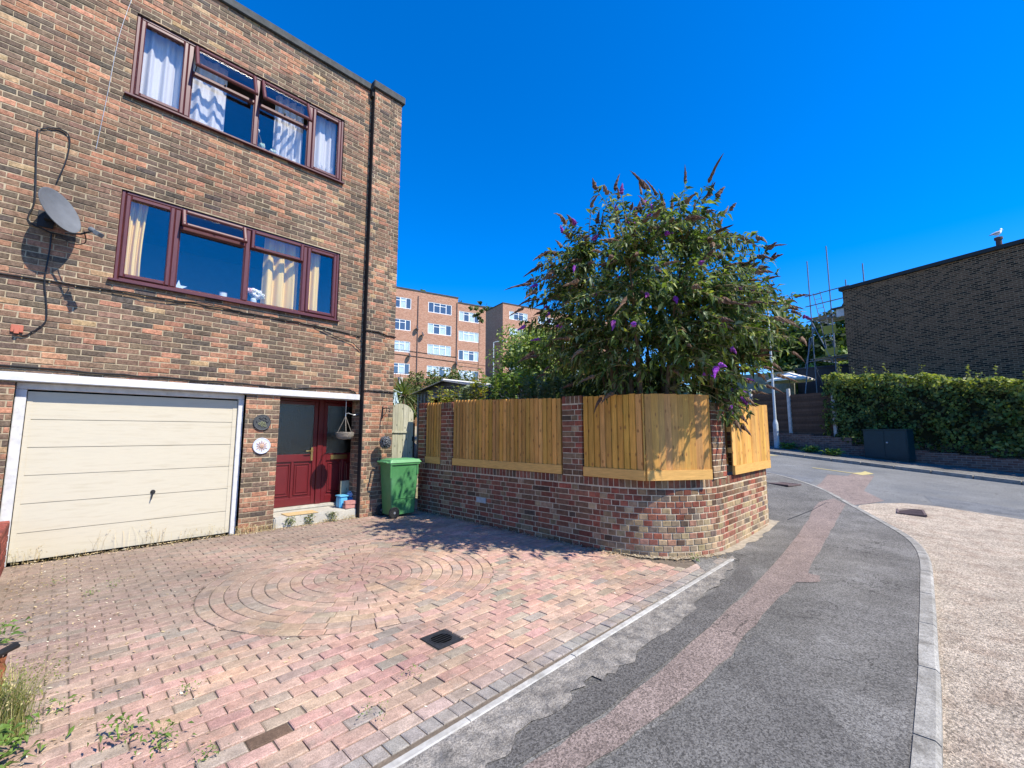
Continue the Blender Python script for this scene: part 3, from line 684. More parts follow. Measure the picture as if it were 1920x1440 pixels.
m = MB(); yh = DY; m.box(3.19, 3.225, yh - .012, yh + .012, 1.0, 1.24, ch=.004); m.tube([(3.207, yh - .01, 1.18), (3.207, yh - .055, 1.18), (3.12, yh - .06, 1.18), (3.085, yh - .055, 1.178)], .010, 8); build(m, 'handle', M_['brass'], fd)
m = MB(); m.box(3.56, 3.88, DY - .008, DY + .02, 1.01, 1.09, ch=.004); m.box(3.60, 3.84, DY - .013, DY - .006, 1.03, 1.065, ch=.002); build(m, 'letter_plate', M_['brass'], sp_)
m = MB(); m.box(2.43, 3.80, YF - .03, YF + .3, -.02, .165, ch=.02); m.box(2.43, 4.27, YF + .3, DY + .1, -.02, .163); m.box(2.45, 4.2, DY - .09, DY + .06, .165, .215, ch=.01)
build(m, 'door_step', M_['concrete'], house)
m = MB(); m.box(2.62, 3.12, YF - .02, YF + .26, .166, .178, ch=.004)
P(build(m, 'door_mat', mat('coir_mat', (.50, .36, .18), .95, .2, 40, bump=.6, bscale=90), None, (2.87, YF + .1, .166)), 'worn tan coir mat lying on the pale doorstep', 'mat')

# ------------------------------------------------------------------ things at the windows
def curtain(x0, x1, z0, z1, y, mt, lab, cat, waves, grp=None, amp=.045, seed=1, sweep=0, cols=(1, 1, 1)):
    r = random.Random(seed); mb = MB(); n = 60; k = 10
    phs = [r.uniform(0, 6) for _ in range(3)]
    for j in range(k + 1):
        t = j / k
        for i in range(n + 1):
            u = i / n; a = x0 + (x1 - x0) * u
            if sweep: a = x0 + (x1 - x0) * (u * (1 - abs(sweep) * math.sin(t * math.pi * .6 + .3)) if sweep > 0 else 1 - (1 - u) * (1 - abs(sweep) * math.sin(t * math.pi * .6 + .3)))
            yy = y + amp * math.sin(u * waves * 2 * math.pi + phs[0]) * (.5 + .5 * t) + .015 * math.sin(u * waves * 4.3 * math.pi + phs[1] + t)
            mb.v.append((a, yy, z1 - (z1 - z0) * t)); mb.c.append(cols)
    for j in range(k):
        for i in range(n): a = j * (n + 1) + i; mb.f.append((a, a + 1, a + n + 2, a + n + 1)); mb.m.append(0)
    return P(build(mb, 'curtain', mt, None, ((x0 + x1) / 2, y, z0), smooth=True), lab, cat, grp)
g1 = 'white net curtains in the upper window'; g2 = 'cream curtains in the first floor window'
curtain(.31, .86, 6.0, 7.45, YF + .22, M_['net'], 'white net curtain filling the far left light of the upper window', 'curtain', 3, g1, seed=2)
curtain(.93, 1.42, 6.0, 7.45, YF + .24, M_['net'], 'white net curtain under the left open vent of the upper window', 'curtain', 2.2, g1, seed=3)
curtain(2.15, 2.62, 6.0, 7.45, YF + .23, M_['net'], 'gathered white net curtain behind the flower stems in the upper window', 'curtain', 4, g1, seed=4, amp=.06)
curtain(2.70, 3.22, 6.0, 7.45, YF + .22, M_['net'], 'white net curtain in the rightmost light of the upper window', 'curtain', 2.5, g1, seed=5)
curtain(.33, .62, 3.5, 4.85, YF + .2, M_['cream_c'], 'narrow tied cream curtain at the left end of the first floor window', 'curtain', 3, g2, seed=6, sweep=.2)
curtain(2.12, 2.67, 3.5, 4.85, YF + .22, M_['cream_c'], 'cream curtain behind the flower vase in the first floor window', 'curtain', 3, g2, seed=7, amp=.07)
curtain(2.72, 3.06, 3.5, 4.85, YF + .2, M_['cream_c'], 'cream curtain in the rightmost light of the first floor window', 'curtain', 2, g2, seed=8, sweep=.1)
def blob(mb, c, r, col, n=60, seed=0, sz=.02):
    rr = random.Random(seed)
    for _ in range(n):
        d_ = Vector((rr.gauss(0, 1), rr.gauss(0, 1), rr.gauss(0, 1))).normalized() * r * rr.uniform(.7, 1)
        p = Vector(c) + d_; a = Vector((rr.gauss(0, 1), rr.gauss(0, 1), rr.gauss(0, 1))).normalized() * sz; b = d_.cross(a).normalized() * sz
        mb.add([p - a, p - b, p + a, p + b], [(0, 1, 2, 3)], jitc(col, rr, .15))
yv = YF + .15
v = thing('flower_vase', (1.98, yv, 3.52), 'clear jar of white and pink flowers on the first floor window ledge', 'vase')
mb = MB(); mb.lathe([(.04, 0), (.045, .02), (.045, .12), (.032, .14), (.034, .15)], Matrix.Translation((1.98, yv, 3.52)), 16); build(mb, 'jar', mat('pale_jar', (.55, .62, .65), .2, .05), v)
mb = MB()
for i, (dx, dz, c) in enumerate(((-.07, .26, (.85, .6, .6)), (0, .27, (.85, .85, .85)), (.07, .25, (.85, .85, .85)), (.12, .21, (.85, .86, .88)), (-.02, .21, (.8, .8, .82)), (.05, .19, (.85, .85, .85)))): blob(mb, (1.98 + dx, yv, 3.52 + dz), .045, c, 50, i)
build(mb, 'flowers', M_['petal'], v)
mb = MB()
for dx in (-.06, 0, .06): mb.tube([(1.98, yv, 3.56), (1.98 + dx, yv, 3.76)], .003, 5)
build(mb, 'stem', M_['twig'], v)
mb = MB(); star = [((.11 if k % 2 == 0 else .04) * math.sin(k * math.pi / 5), (.11 if k % 2 == 0 else .04) * math.cos(k * math.pi / 5)) for k in range(10)]
mb.prism(star[::-1], Matrix.Translation((1.0, yv, 3.61)) @ Matrix.Rotation(R(90), 4, 'X'), .02)
P(build(mb, 'star_ornament', mat('pale_blue_star', (.55, .68, .78), .6, .1), None, (1.0, yv, 3.52), fixn=True), 'pale blue five pointed star standing on the first floor ledge', 'ornament')
mb = MB(); mb.lathe([(.04, 0), (.05, .01), (.052, .13), (.058, .14), (.05, .135), (.04, .03)], Matrix.Translation((1.56, yv, 3.52)), 18)
P(build(mb, 'candle_glass', mat('frosted_glass', (.6, .66, .68), .3, .05), None, (1.56, yv, 3.52)), 'frosted candle glass in the middle of the first floor ledge', 'candle holder')
mb = MB(); blob(mb, (1.28, yv, 3.545), .035, (.55, .25, .25), 40, 3, .015); blob(mb, (1.35, yv, 3.54), .03, (.5, .3, .3), 30, 4, .015)
P(build(mb, 'potpourri', M_['petal'], None, (1.3, yv, 3.52)), 'small heap of dusky pink petals beside the candle glass', 'ornament')
v = thing('flower_pot', (1.93, yv, 6.15), 'pink pot with two tall pale flower stems in the upper window', 'flower pot')
mb = MB(); mb.lathe([(.04, 0), (.07, .05), (.065, .09), (.05, .1)], Matrix.Translation((1.98, yv, 6.14)), 16); build(mb, 'pot', mat('pink_pot', (.55, .28, .30), .5, .1), v)
mb = MB(); mb.tube([(1.97, yv, 6.2), (1.93, yv, 6.4), (1.88, yv, 6.52)], .004, 5); mb.tube([(1.98, yv, 6.2), (1.96, yv, 6.3), (1.9, yv, 6.33)], .004, 5); build(mb, 'stem', M_['twig'], v)
mb = MB(); blob(mb, (1.87, yv, 6.53), .035, (.8, .8, .75), 40, 1); blob(mb, (1.95, yv, 6.3), .045, (.55, .7, .6), 40, 2); blob(mb, (2.12, yv, 6.27), .05, (.6, .72, .66), 50, 5); build(mb, 'flowers', M_['petal'], v)
mb = MB(); r = random.Random(4)
for k in range(26):
    a = r.uniform(-.13, .13); mb.tube([(3.0, yv + .03, 6.15), (3.0 + a * .6, yv, 6.27), (3.0 + a * 1.2, yv - .02, 6.33 + r.uniform(0, .12))], .003, 4)
P(build(mb, 'dried_flowers', mat('dried_stems', (.45, .45, .46), .9, .2), None, (3.0, yv, 6.15)), 'grey dried flower stems in the rightmost light of the upper window', 'dried flowers')

# ------------------------------------------------------------------ on the facade
dc = Vector((-.24, YF - .27, 4.17)); dn = Vector((.62, -.60, .36)).normalized()
ds = thing('satellite_dish', (-.24, YF, 4.0), 'grey oval satellite dish on a bracket left of the first floor window', 'satellite dish')
Q = dn.to_track_quat('Z', 'Y').to_matrix().to_4x4(); Q.translation = dc
mb = MB(); pr = [(.0005, -.05)] + [((.25) * t / 8, -.05 + .05 * (t / 8) ** 2) for t in range(1, 9)] + [(.262, .002), (.262, -.006)] + [(.25 * t / 8, -.058 + .05 * (t / 8) ** 2) for t in range(8, 0, -1)] + [(.0005, -.058)]
mb.lathe(pr, Q, 40, sx=.92, sy=1.08); build(mb, 'reflector', M_['dish'], ds)
lnb = Vector((.06, YF - .58, 3.905))
base_ = dc - dn * .05 + Q.to_3x3() @ Vector((0, -.29, 0))
mb = MB(); low = dc + (Q.to_3x3() @ Vector((0, -.30, 0))) if (Q.to_3x3() @ Vector((0, -1, 0))).z < 0 else dc + (Q.to_3x3() @ Vector((0, .30, 0)))
mb.tube([low - dn * .03, (low + lnb) / 2 + Vector((0, 0, -.03)), lnb + Vector((-.03, 0, -.02))], .011, 8); build(mb, 'feed_arm', M_['blackiron'], ds)
dv = (dc - lnb).normalized(); QL = dv.to_track_quat('Z', 'Y').to_matrix().to_4x4(); QL.translation = lnb
mb = MB(); mb.lathe([(.018, -.06), (.025, -.055), (.025, 0), (.03, .02), (.03, .05), (.02, .055)], QL, 14); mb.box(-.035, .035, -.025, .025, -.11, -.03, M=QL, ch=.005); build(mb, 'receiver', M_['dish'], ds)
mb = MB(); mb.tube([dc - dn * .06, dc - dn * .14, (-.36, YF - .10, 4.1), (-.36, YF - .02, 4.1)], .018, 8); mb.box(-.43, -.29, YF - .02, YF - .004, 4.0, 4.2, ch=.004); mb.box(dc.x - .13, dc.x - .05, YF - .17, YF - .10, 4.06, 4.20, ch=.006); build(mb, 'wall_bracket', M_['blackiron'], ds)
def cable(pts, lab, rr=.007, grp='black cables running across the house front', n=6, wig=.008):
    r = random.Random(len(pts) * 7 + int(abs(pts[0][0]) * 100)); b = bezline([tuple(p) for p in pts], n)
    b = [(p[0], p[1], p[2] + r.uniform(-wig, wig)) for p in b]
    mb = MB(); mb.tube(b, rr, 6)
    return P(build(mb, 'cable', M_['black'], None, tuple(pts[0])), lab, 'cable', grp)
yc = YF - .016
cable([(-4, yc, 3.36), (-2, yc, 3.34), (-.66, yc, 3.335), (.2, yc, 3.36), (.9, yc, 3.37), (1.8, yc, 3.365), (2.6, yc, 3.36), (3.2, yc, 3.34), (3.74, yc, 3.28)], 'black cable running under the first floor window', .010)
cable([(.3, yc - .012, 3.345), (.8, yc - .012, 3.33), (1.3, yc - .012, 3.40), (1.8, yc - .012, 3.37)], 'short slack black cable below the first floor sill', .006)
cable([(2.9, yc - .01, 3.35), (3.25, yc - .01, 3.22), (3.55, yc - .01, 3.16), (3.76, yc - .01, 3.02)], 'black cable sagging from the cable run down to the pier', .007)
cable([(3.78, PF - .014, 3.40), (4.0, PF - .016, 3.41), (4.2, PF - .014, 3.37), (4.41, PF - .014, 3.36)], 'twisted black cable crossing the end pier at first floor height', .012)
cable([(-4, yc, 2.275), (-.57, yc, 2.268), (.5, yc, 2.262), (1.1, yc, 2.262), (1.9, yc, 2.25), (2.6, yc, 2.235), (3.0, yc, 2.27), (3.5, yc, 2.285), (3.66, yc, 2.25), (3.7, yc, 2.21)], 'thick black cable clipped just above the white lintel', .012)
cable([(3.79, PF - .014, 2.28), (4.1, PF - .014, 2.275), (4.42, PF - .014, 2.28)], 'straight black cable crossing the end pier above the porch', .010)
cable([(-.52, yc, 5.2), (-.5, yc, 4.8), (-.47, yc, 4.3), (-.5, yc, 4.05), (-.36, yc - .02, 3.96), (-.2, yc, 3.94)], 'black cable dropping from the upper wall to the dish', .009)
cable([(-.50, yc, 5.22), (-.36, yc, 5.30), (-.25, yc, 5.24), (-.25, yc, 4.95), (-.31, yc, 4.6)], 'black cable looping over the wall above the dish', .008)
cable([(-.3, yc, 3.95), (-.3, yc, 3.7), (-.31, yc, 3.35), (-.27, yc, 3.05), (-.26, yc, 2.85), (-.32, yc, 2.74), (-.42, yc, 2.64), (-.5, yc - .01, 2.66)], 'black cable hanging from the dish to the terracotta box', .008)
cable([(-.02, YF - .56, 3.88), (.0, YF - .4, 3.80), (-.10, YF - .3, 3.78), (-.22, YF - .15, 3.88)], 'thin looping cable under the dish receiver', .006, wig=.002)
cable([(.245, yc, 8.2), (.19, yc, 7.6), (.10, yc, 6.9), (.05, yc, 6.0), (.0, yc, 5.2)], 'thin pale wire hanging down the brick left of the upper window', .003).data.materials[0] = M_['steel']
mb = MB(); mb.box(-.53, -.43, YF - .03, YF - .003, 2.67, 2.76, ch=.005); mb.box(-.50, -.46, YF - .055, YF - .034, 2.65, 2.72, ch=.004)
P(build(mb, 'junction_box', M_['orange'], None, (-.47, YF, 2.72)), 'small terracotta junction box on the brick above the garage', 'junction box')
# plaques
def pl(x, z, mt, lab):
    o = thing('wall_plaque', (x, YF, z), lab, 'plaque', 'round plaques beside the front door')
    Mx = Matrix.Translation((x, YF - .004, z)) @ Matrix.Rotation(R(90), 4, 'X')
    mb = MB(); mb.lathe([(.001, 0), (.118, 0), (.125, .006), (.125, .016), (.118, .022), (.108, .017), (.001, .017)], Mx, 36); build(mb, 'disc', mt, o, smooth=False)
    return o, Mx
o, Mx = pl(2.188, 1.30, M_['paleplq'], 'pale blue round plaque with a sun face and rays')
mb = MB(); mb.lathe([(.036, .016), (.036, .022), (.030, .030), (.012, .034), (.001, .034)], Mx, 20)
for k in range(12):
    a = k * math.pi / 6; w_ = .008; l0, l1 = .042, (.09 if k % 2 else .075)
    pts = [(l0, -w_), (l0 + (l1 - l0) * .5, -w_ * 1.2 + .005), (l1, .004), (l0 + (l1 - l0) * .5, w_ * 1.2), (l0, w_)]
    mb.prism([(p[0] * math.cos(a) - p[1] * math.sin(a), p[0] * math.sin(a) + p[1] * math.cos(a)) for p in pts], Mx @ Matrix.Translation((0, 0, .016)), .008)
for dx in (-.012, .012): mb.lathe([(.005, .03), (.004, .037), (.001, .038)], Mx @ Matrix.Translation((dx, .008, 0)), 8)
mb.prism([(-.003, -.006), (.003, -.006), (0, .01)], Mx @ Matrix.Translation((0, 0, .032)), .006); mb.prism([(-.012, -.016), (.012, -.016), (.008, -.012), (-.008, -.012)], Mx @ Matrix.Translation((0, 0, .028)), .007)
build(mb, 'sun_relief', M_['copper'], o, fixn=True)
o, Mx = pl(2.175, 1.665, M_['slate'], 'dark cast round plaque with leaves and flowers in relief')
mb = MB(); r = random.Random(8)
for k in range(16):
    a = r.uniform(.3, 2.9); rr = r.uniform(.05, .105); t = r.uniform(0, 6.3); lf = [(-.03, 0), (-.01, .012), (.03, 0), (-.01, -.012)]
    mb.prism([(rr * math.cos(a) + p[0] * math.cos(t) - p[1] * math.sin(t), rr * math.sin(a) + p[0] * math.sin(t) + p[1] * math.cos(t)) for p in lf], Mx @ Matrix.Translation((0, 0, .016)), .008 + .006 * r.random())
build(mb, 'leaf_relief', M_['slate'], o, fixn=True)
mb = MB()
for (dx, dz) in ((-.04, -.02), (0, -.045), (.03, -.01), (.045, -.055), (-.005, .0)):
    for k in range(6):
        a = k * math.pi / 3; mb.lathe([(.009, .018), (.007, .026), (.001, .028)], Mx @ Matrix.Translation((dx + .014 * math.cos(a), dz + .014 * math.sin(a), 0)), 8)
build(mb, 'flower_relief', mat('olive_relief', (.16, .17, .10), .6, .2), o)
# hanging basket in the porch
hb = Vector((3.53, YF - .0, 1.50)); bx = thing('hanging_basket', (hb.x, hb.y, hb.z - .1), 'empty grey wicker basket hanging in the porch from two cords', 'basket')
mb = MB(); mb.lathe([(.03, -.115), (.09, -.09), (.125, -.045), (.14, .0), (.146, .012), (.135, .012), (.115, -.045), (.08, -.08), (.001, -.09)], Matrix.Translation(hb), 20)
r = random.Random(2)
for k in range(26):
    z_ = -.1 + .11 * k / 25; rr = .055 + .095 * math.sqrt(max(0, 1 - (z_ / .115) ** 2)); a0 = r.uniform(0, 6)
    mb.tube([hb + Vector((rr * math.cos(a0 + t), rr * math.sin(a0 + t), z_ + r.uniform(-.006, .006))) for t in [j * .45 for j in range(12)]], .006, 5)
build(mb, 'bowl', M_['wicker'], bx)
mb = MB(); hk = hb + Vector((0, 0, .30))
for a in (.2, 2.3, 4.4): mb.tube([hb + Vector((.14 * math.cos(a), .14 * math.sin(a), 0)), hk], .006, 6)
build(mb, 'cord', M_['wicker'], bx)
mb = MB(); mb.tube([hk, hk + Vector((0, 0, .04)), (3.60, YF + .05, 1.86), (3.70, YF + .06, 1.83), (3.797, YF + .06, 1.84)], .008, 6); mb.tube([hk + Vector((0, 0, .04)), (3.53, YF - .0, 2.10)], .003, 5)
build(mb, 'hook', M_['steel'], bx)
# bracket and ball on the pier
br_ = thing('basket_bracket', (4.18, PF, 1.9), 'black iron scroll bracket fixed to the end pier', 'bracket')
mb = MB(); mb.box(4.17, 4.19, PF - .012, PF - .003, 1.78, 2.0); mb.tube([(4.18, PF - .01, 1.96), (4.19, PF - .12, 1.97), (4.20, PF - .22, 1.95), (4.20, PF - .25, 1.91), (4.20, PF - .22, 1.89), (4.195, PF - .2, 1.91)], .009, 6)
mb.tube([(4.18, PF - .01, 1.82), (4.185, PF - .08, 1.84), (4.19, PF - .14, 1.92), (4.19, PF - .14, 1.96)], .007, 6); build(mb, 'arm', M_['blackiron'], br_)
bc = Vector((4.14, PF - .22, 1.33)); bl = thing('topiary_ball', tuple(bc), 'dark grey artificial topiary ball hanging on the pier above the green bin', 'topiary ball')
mb = MB(); mb.tube([(4.19, PF - .24, 1.90), bc + Vector((0, 0, .11))], .003, 5); build(mb, 'chain', M_['blackiron'], bl)
mb = MB(); mb.lathe([(.001, -.10)] + [(.10 * math.sin(t * math.pi / 12), -.10 * math.cos(t * math.pi / 12)) for t in range(1, 12)] + [(.001, .10)], Matrix.Translation(bc), 20, (.25, .25, .25)); blob(mb, bc, .115, (1, 1, 1), 900, 9, .014)
build(mb, 'foliage', mat('faded_plastic_leaf', (.11, .12, .13), .6, .3, attr=True), bl)
# step clutter
o = thing('recycling_box', (3.62, YF + .22, .165), 'light blue plastic caddy standing at the right of the doorstep', 'box')
mb = MB(); mb.box(3.55, 3.69, YF + .12, YF + .30, .166, .36, ch=.015); build(mb, 'body', mat('light_blue_plastic', (.10, .38, .62), .4, .05), o)
mb = MB(); mb.box(3.54, 3.70, YF + .11, YF + .31, .361, .385, ch=.006); build(mb, 'rim', mat('light_blue_rim', (.14, .45, .68), .4, .05), o)
mb = MB(); mb.box(3.72, 3.86, YF + .16, YF + .34, .166, .33, ch=.015)
P(build(mb, 'crate', M_['blue'], None, (3.79, YF + .25, .166)), 'dark blue plastic tub behind the light blue caddy', 'tub')
mb = MB(); blob(mb, (3.78, YF + .24, .38), .055, (.5, .6, .75), 70, 5, .03)
P(build(mb, 'plastic_bag', M_['petal'], None, (3.78, YF + .24, .34)), 'crumpled pale plastic bag on the dark blue tub', 'bag')
mb = MB(); mb.box(3.66, 3.86, YF + .36, YF + .39, .166, .62, M=Matrix.Translation((0, 0, 0)))
P(build(mb, 'board', M_['oldwood'], None, (3.76, YF + .37, .166)), 'grey board leaning in the porch corner', 'board')
for k, (x_, z_, a_) in enumerate(((3.68, .167, 4), (3.69, .235, -5))):
    mb = MB(); mb.box(-.1, .1, -.05, .05, 0, .065, ch=.006)
    o = P(build(mb, 'loose_brick', mat('loose_brick_red', (.42, .20, .17), .9, .2, 15), None), ('lower' if k == 0 else 'upper') + ' of two loose red bricks stacked on the doorstep edge', 'brick', 'loose bricks on the doorstep')
    o.location = (x_, YF + .03, z_); o.rotation_euler = (0, 0, R(a_))

# ------------------------------------------------------------------ driveway of block paving
DX0, DX1, DY0, DY1 = -.36, 4.98, 1.955, YF - .01
sheet('driveway_bed', [(-3, 1.9), (5.75, 1.96), (5.5, 2.3), (5.05, 2.6), (5.02, YF + 1.5), (4.42, YF + 1.5), (4.42, YF + .01), (-3, YF + .01)], -.0085, M_['sand'])
CC = (2.33, 4.58); CR = 1.43
PP = [(26, (.45, .285, .225)), (20, (.44, .305, .225)), (16, (.41, .255, .205)), (12, (.335, .265, .205)), (3, (.26, .23, .19)), (18, (.41, .29, .215)), (5, (.47, .315, .22))]
PC = [(30, (.42, .295, .205)), (22, (.44, .295, .215)), (14, (.37, .285, .21)), (20, (.42, .28, .22)), (5, (.32, .265, .21))]
nz = [(rnd.uniform(.6, 2.2), rnd.uniform(-2, 2), rnd.uniform(0, 6)) for _ in range(7)]
def lown(x, y): return sum(math.sin(a * x + b * y + c) for a, b, c in nz) / 4.5
def paver(mb, poly, r, col, h=0.0, cxy=None):
    cx = sum(p[0] for p in poly) / len(poly); cy = sum(p[1] for p in poly) / len(poly)
    g = r.uniform(.0018, .0048); tx, ty = r.gauss(0, .008), r.gauss(0, .008); hz = r.gauss(0, .0018) + h
    def at(k, z, jt=0): return [(cx + (p[0] - cx) * k, cy + (p[1] - cy) * k, z + hz + (p[0] - cx) * tx + (p[1] - cy) * ty + G(p[0], p[1])) for p in poly]
    n = len(poly)
    def ins(a, z):
        o = []
        for i, p in enumerate(poly):
            q0, q1 = poly[i - 1], poly[(i + 1) % n]; e0 = (p[0] - q0[0], p[1] - q0[1]); e1 = (q1[0] - p[0], q1[1] - p[1]); l0 = math.hypot(*e0) or 1; l1 = math.hypot(*e1) or 1
            n0 = (-e0[1] / l0, e0[0] / l0); n1 = (-e1[1] / l1, e1[0] / l1); k = max(.4, 1 + n0[0] * n1[0] + n0[1] * n1[1]); x, y = p[0] + (n0[0] + n1[0]) * a / k, p[1] + (n0[1] + n1[1]) * a / k
            o.append((x, y, z + hz + (x - cx) * tx + (y - cy) * ty))
        return o
    V = ins(g * .7, -.03) + ins(g, -.004) + ins(g + .006, 0)
    F = [tuple(range(2 * n, 3 * n))] + [(a * n + i, a * n + (i + 1) % n, (a + 1) * n + (i + 1) % n, (a + 1) * n + i) for a in (0, 1) for i in range(n)]
    # dirt: silt and lichen lie on the blocks near the garage and the left edge
    d1 = min(1, max(0, .92 - cx * .28 + lown(cx, cy) * .30 + (cy - 5.0) * .32)); d2 = min(1, max(0, (2.35 - cy) * 1.6)) * .75
    dd = max(d1 * .85, d2)
    dirt = (.215, .172, .138) if d1 >= d2 else (.29, .25, .21)
    d3 = max(0, 1 - math.dist((cx, cy), (2.55, 4.95)) / .95) * .75
    if d3 > dd: dd, dirt = d3, (.25, .165, .135)
    c = tuple(a * (1 - dd) + b * dd for a, b in zip(col, dirt))
    k = 1 + .10 * lown(cx * 1.7 + 3, cy * 1.7)
    mb.add(V, F, tuple(v * k for v in c))
def near_stain(x, y): return (abs(x - .80) < .10 and abs(y - 2.49) < .055)
mb = MB(); r = random.Random(21); holes_p = []
row = 0; y = DY0 + .22
MH = (1.95, 2.18, 2.63, 2.88)
while y < DY1 - .04:
    x = DX0 - (.1 if row % 2 else 0); y1 = min(y + .1, DY1)
    while x < DX1 - .02:
        a, b = max(x, DX0), min(x + .2, DX1); x += .2
        if b - a < .04: continue
        if a < MH[1] and b > MH[0] and y < MH[3] and y1 > MH[2]:
            for (a2, b2, c2, d2) in cut([(a, b, y, y1)], MH):
                if b2 - a2 > .025 and d2 - c2 > .025: paver(mb, [(a2, c2), (b2, c2), (b2, d2), (a2, d2)], r, pick(PP, r))
            continue
        poly = []
        for (p, q) in (((a, y), (b, y)), ((b, y), (b, y1)), ((b, y1), (a, y1)), ((a, y1), (a, y))):
            for t in (0, .25, .5, .75) if (math.dist(((a + b) / 2, (y + y1) / 2), CC) < CR + .14) else (0,): poly.append((p[0] + (q[0] - p[0]) * t, p[1] + (q[1] - p[1]) * t))
        if len(poly) > 4:
            ins_ = sum(math.dist(p, CC) < CR for p in poly)
            if ins_ == len(poly): continue
            if ins_:
                q2 = []
                for p in poly:
                    dd = math.dist(p, CC)
                    if dd < CR + .002: p = (CC[0] + (p[0] - CC[0]) * (CR + .002) / max(dd, .01), CC[1] + (p[1] - CC[1]) * (CR + .002) / max(dd, .01))
                    if not q2 or math.dist(p, q2[-1]) > .004: q2.append(p)
                if len(q2) < 4: continue
                ar = abs(sum(q2[i][0] * q2[(i + 1) % len(q2)][1] - q2[(i + 1) % len(q2)][0] * q2[i][1] for i in range(len(q2)))) / 2
                if ar < .0012: continue
                poly = q2
        cx, cy = (a + b) / 2, (y + y1) / 2
        col = pick(PP, r)
        if near_stain(cx, cy): col = (.12, .08, .055)
        paver(mb, poly, r, col)
    y += .1; row += 1
# edge courses along the channel
for k in range(-4, 57):
    a = k * .1; 
    paver(mb, [(a, DY0 + .012 + .0), (a + .1, DY0 + .012), (a + .1, DY0 + .115), (a, DY0 + .115)], r, jitc((.27, .255, .235), r))
for k in range(-2, 26):
    a = k * .2 + .05; paver(mb, [(a, DY0 + .117), (a + .2, DY0 + .117), (a + .2, DY0 + .218), (a, DY0 + .218)], r, jitc((.40, .30, .25), r))
# circle
for ring in range(13):
    r1 = CR - ring * .11; r0 = r1 - .11
    if r0 < .06: r0 = 0
    n = max(5, round(2 * math.pi * r1 / (.15 if ring > 8 else .19))); off = r.random() * 6.28
    pal = PC if ring < 7 else PP
    for k in range(n):
        a0, a1 = off + 2 * math.pi * k / n, off + 2 * math.pi * (k + 1) / n
        outer = [(CC[0] + r1 * math.cos(a0 + (a1 - a0) * t), CC[1] + r1 * math.sin(a0 + (a1 - a0) * t)) for t in (0, .33, .66, 1)]
        inner = [(CC[0] + r0 * math.cos(a1 + (a0 - a1) * t), CC[1] + r0 * math.sin(a1 + (a0 - a1) * t)) for t in (0, .33, .66, 1)] if r0 > .05 else [CC]
        paver(mb, outer + inner, r, pick(pal, r))
    if r0 == 0: break
P(build(mb, 'driveway', M_['paver']), kind='structure')
mb = MB(); mb.box(MH[0] + .006, MH[1] - .006, MH[2] + .006, MH[3] - .006, -.03, -.002, ch=.003); mb.lathe([(.085, -.003), (.085, .0015), (.078, .0015), (.078, -.002)], Matrix.Translation((2.065, 2.755, 0)), 30)
for i in range(8): mb.box(MH[0] + .02, MH[1] - .02, MH[2] + .02 + i * .028, MH[2] + .026 + i * .028, -.003, .0005)
P(build(mb, 'drain_cover', mat('dark_iron', (.03, .032, .035), .6, .3, 30, metal=.2), None, (2.065, 2.755, 0)), 'dark square inspection cover set in the paving of the drive', 'drain cover')
def gully(name, x, y, sx, sy, rz, z, lab):
    o = lthing(name, (x, y, z), lab, 'drain cover', None, rz)
    m = MB(); w_ = .035
    for b_ in ((-sx, -sx + w_, -sy, sy), (sx - w_, sx, -sy, sy), (-sx + w_, sx - w_, -sy, -sy + w_), (-sx + w_, sx - w_, sy - w_, sy)): m.box(*b_, -.02, .012, c=(1, 1, 1))
    build(m, 'frame', M_['rust2'], o)
    m = MB(); n = 7
    for i in range(n): a = -sx + w_ + .01 + i * (2 * sx - 2 * w_ - .01) / n; m.box(a, a + .03, -sy + w_, sy - w_, -.02, .008)
    build(m, 'grating', M_['rust2'], o)
    m = MB(); m.box(-sx + w_, sx - w_, -sy + w_, sy - w_, -.03, -.012); build(m, 'pit', M_['black'], o)
M_['rust2'] = mat('worn_iron', (.13, .095, .09), .8, .3, 20)
gully('drain_grating', 11.0, .55, .34, .20, R(5), G(11.0, .55) - .068, 'rusty gully grating in the pale side street near the junction')
gully('drain_grating', 11.88, 2.80, .30, .24, R(70), G(11.88, 2.8) + .008, 'square iron cover in the pavement behind the wall corner')
# white channel edging strip
mb = MB(); x = -3
while x < 5.68:
    x1 = x + .92; t0 = 1.885 + .006 * x; t1 = 1.885 + .006 * min(x1, 5.7); k = rnd.uniform(.9, 1.05); xe = min(x1, 5.7)
    z = .014 + rnd.uniform(-.002, .002)
    prof = [(-.024, -.03), (-.024, z - .006), (-.018, z), (.018, z), (.024, z - .006), (.024, -.03)]
    V = [(x + .003, t0 + a, b) for a, b in prof] + [(xe - .003, t1 + a, b) for a, b in prof]
    mb.add(V, [tuple(range(6)), tuple(range(11, 5, -1))] + [(i, i + 6, i + 7, i + 1) for i in range(5)], (k, k, k)); x = x1
P(build(mb, 'drive_edging', mat('white_edging', (.42, .41, .375), .8, .2, 9, bump=.4, bscale=50, attr=True, second=(.30, .29, .26), sscale=13, sfac=.52), fixn=True), kind='structure')

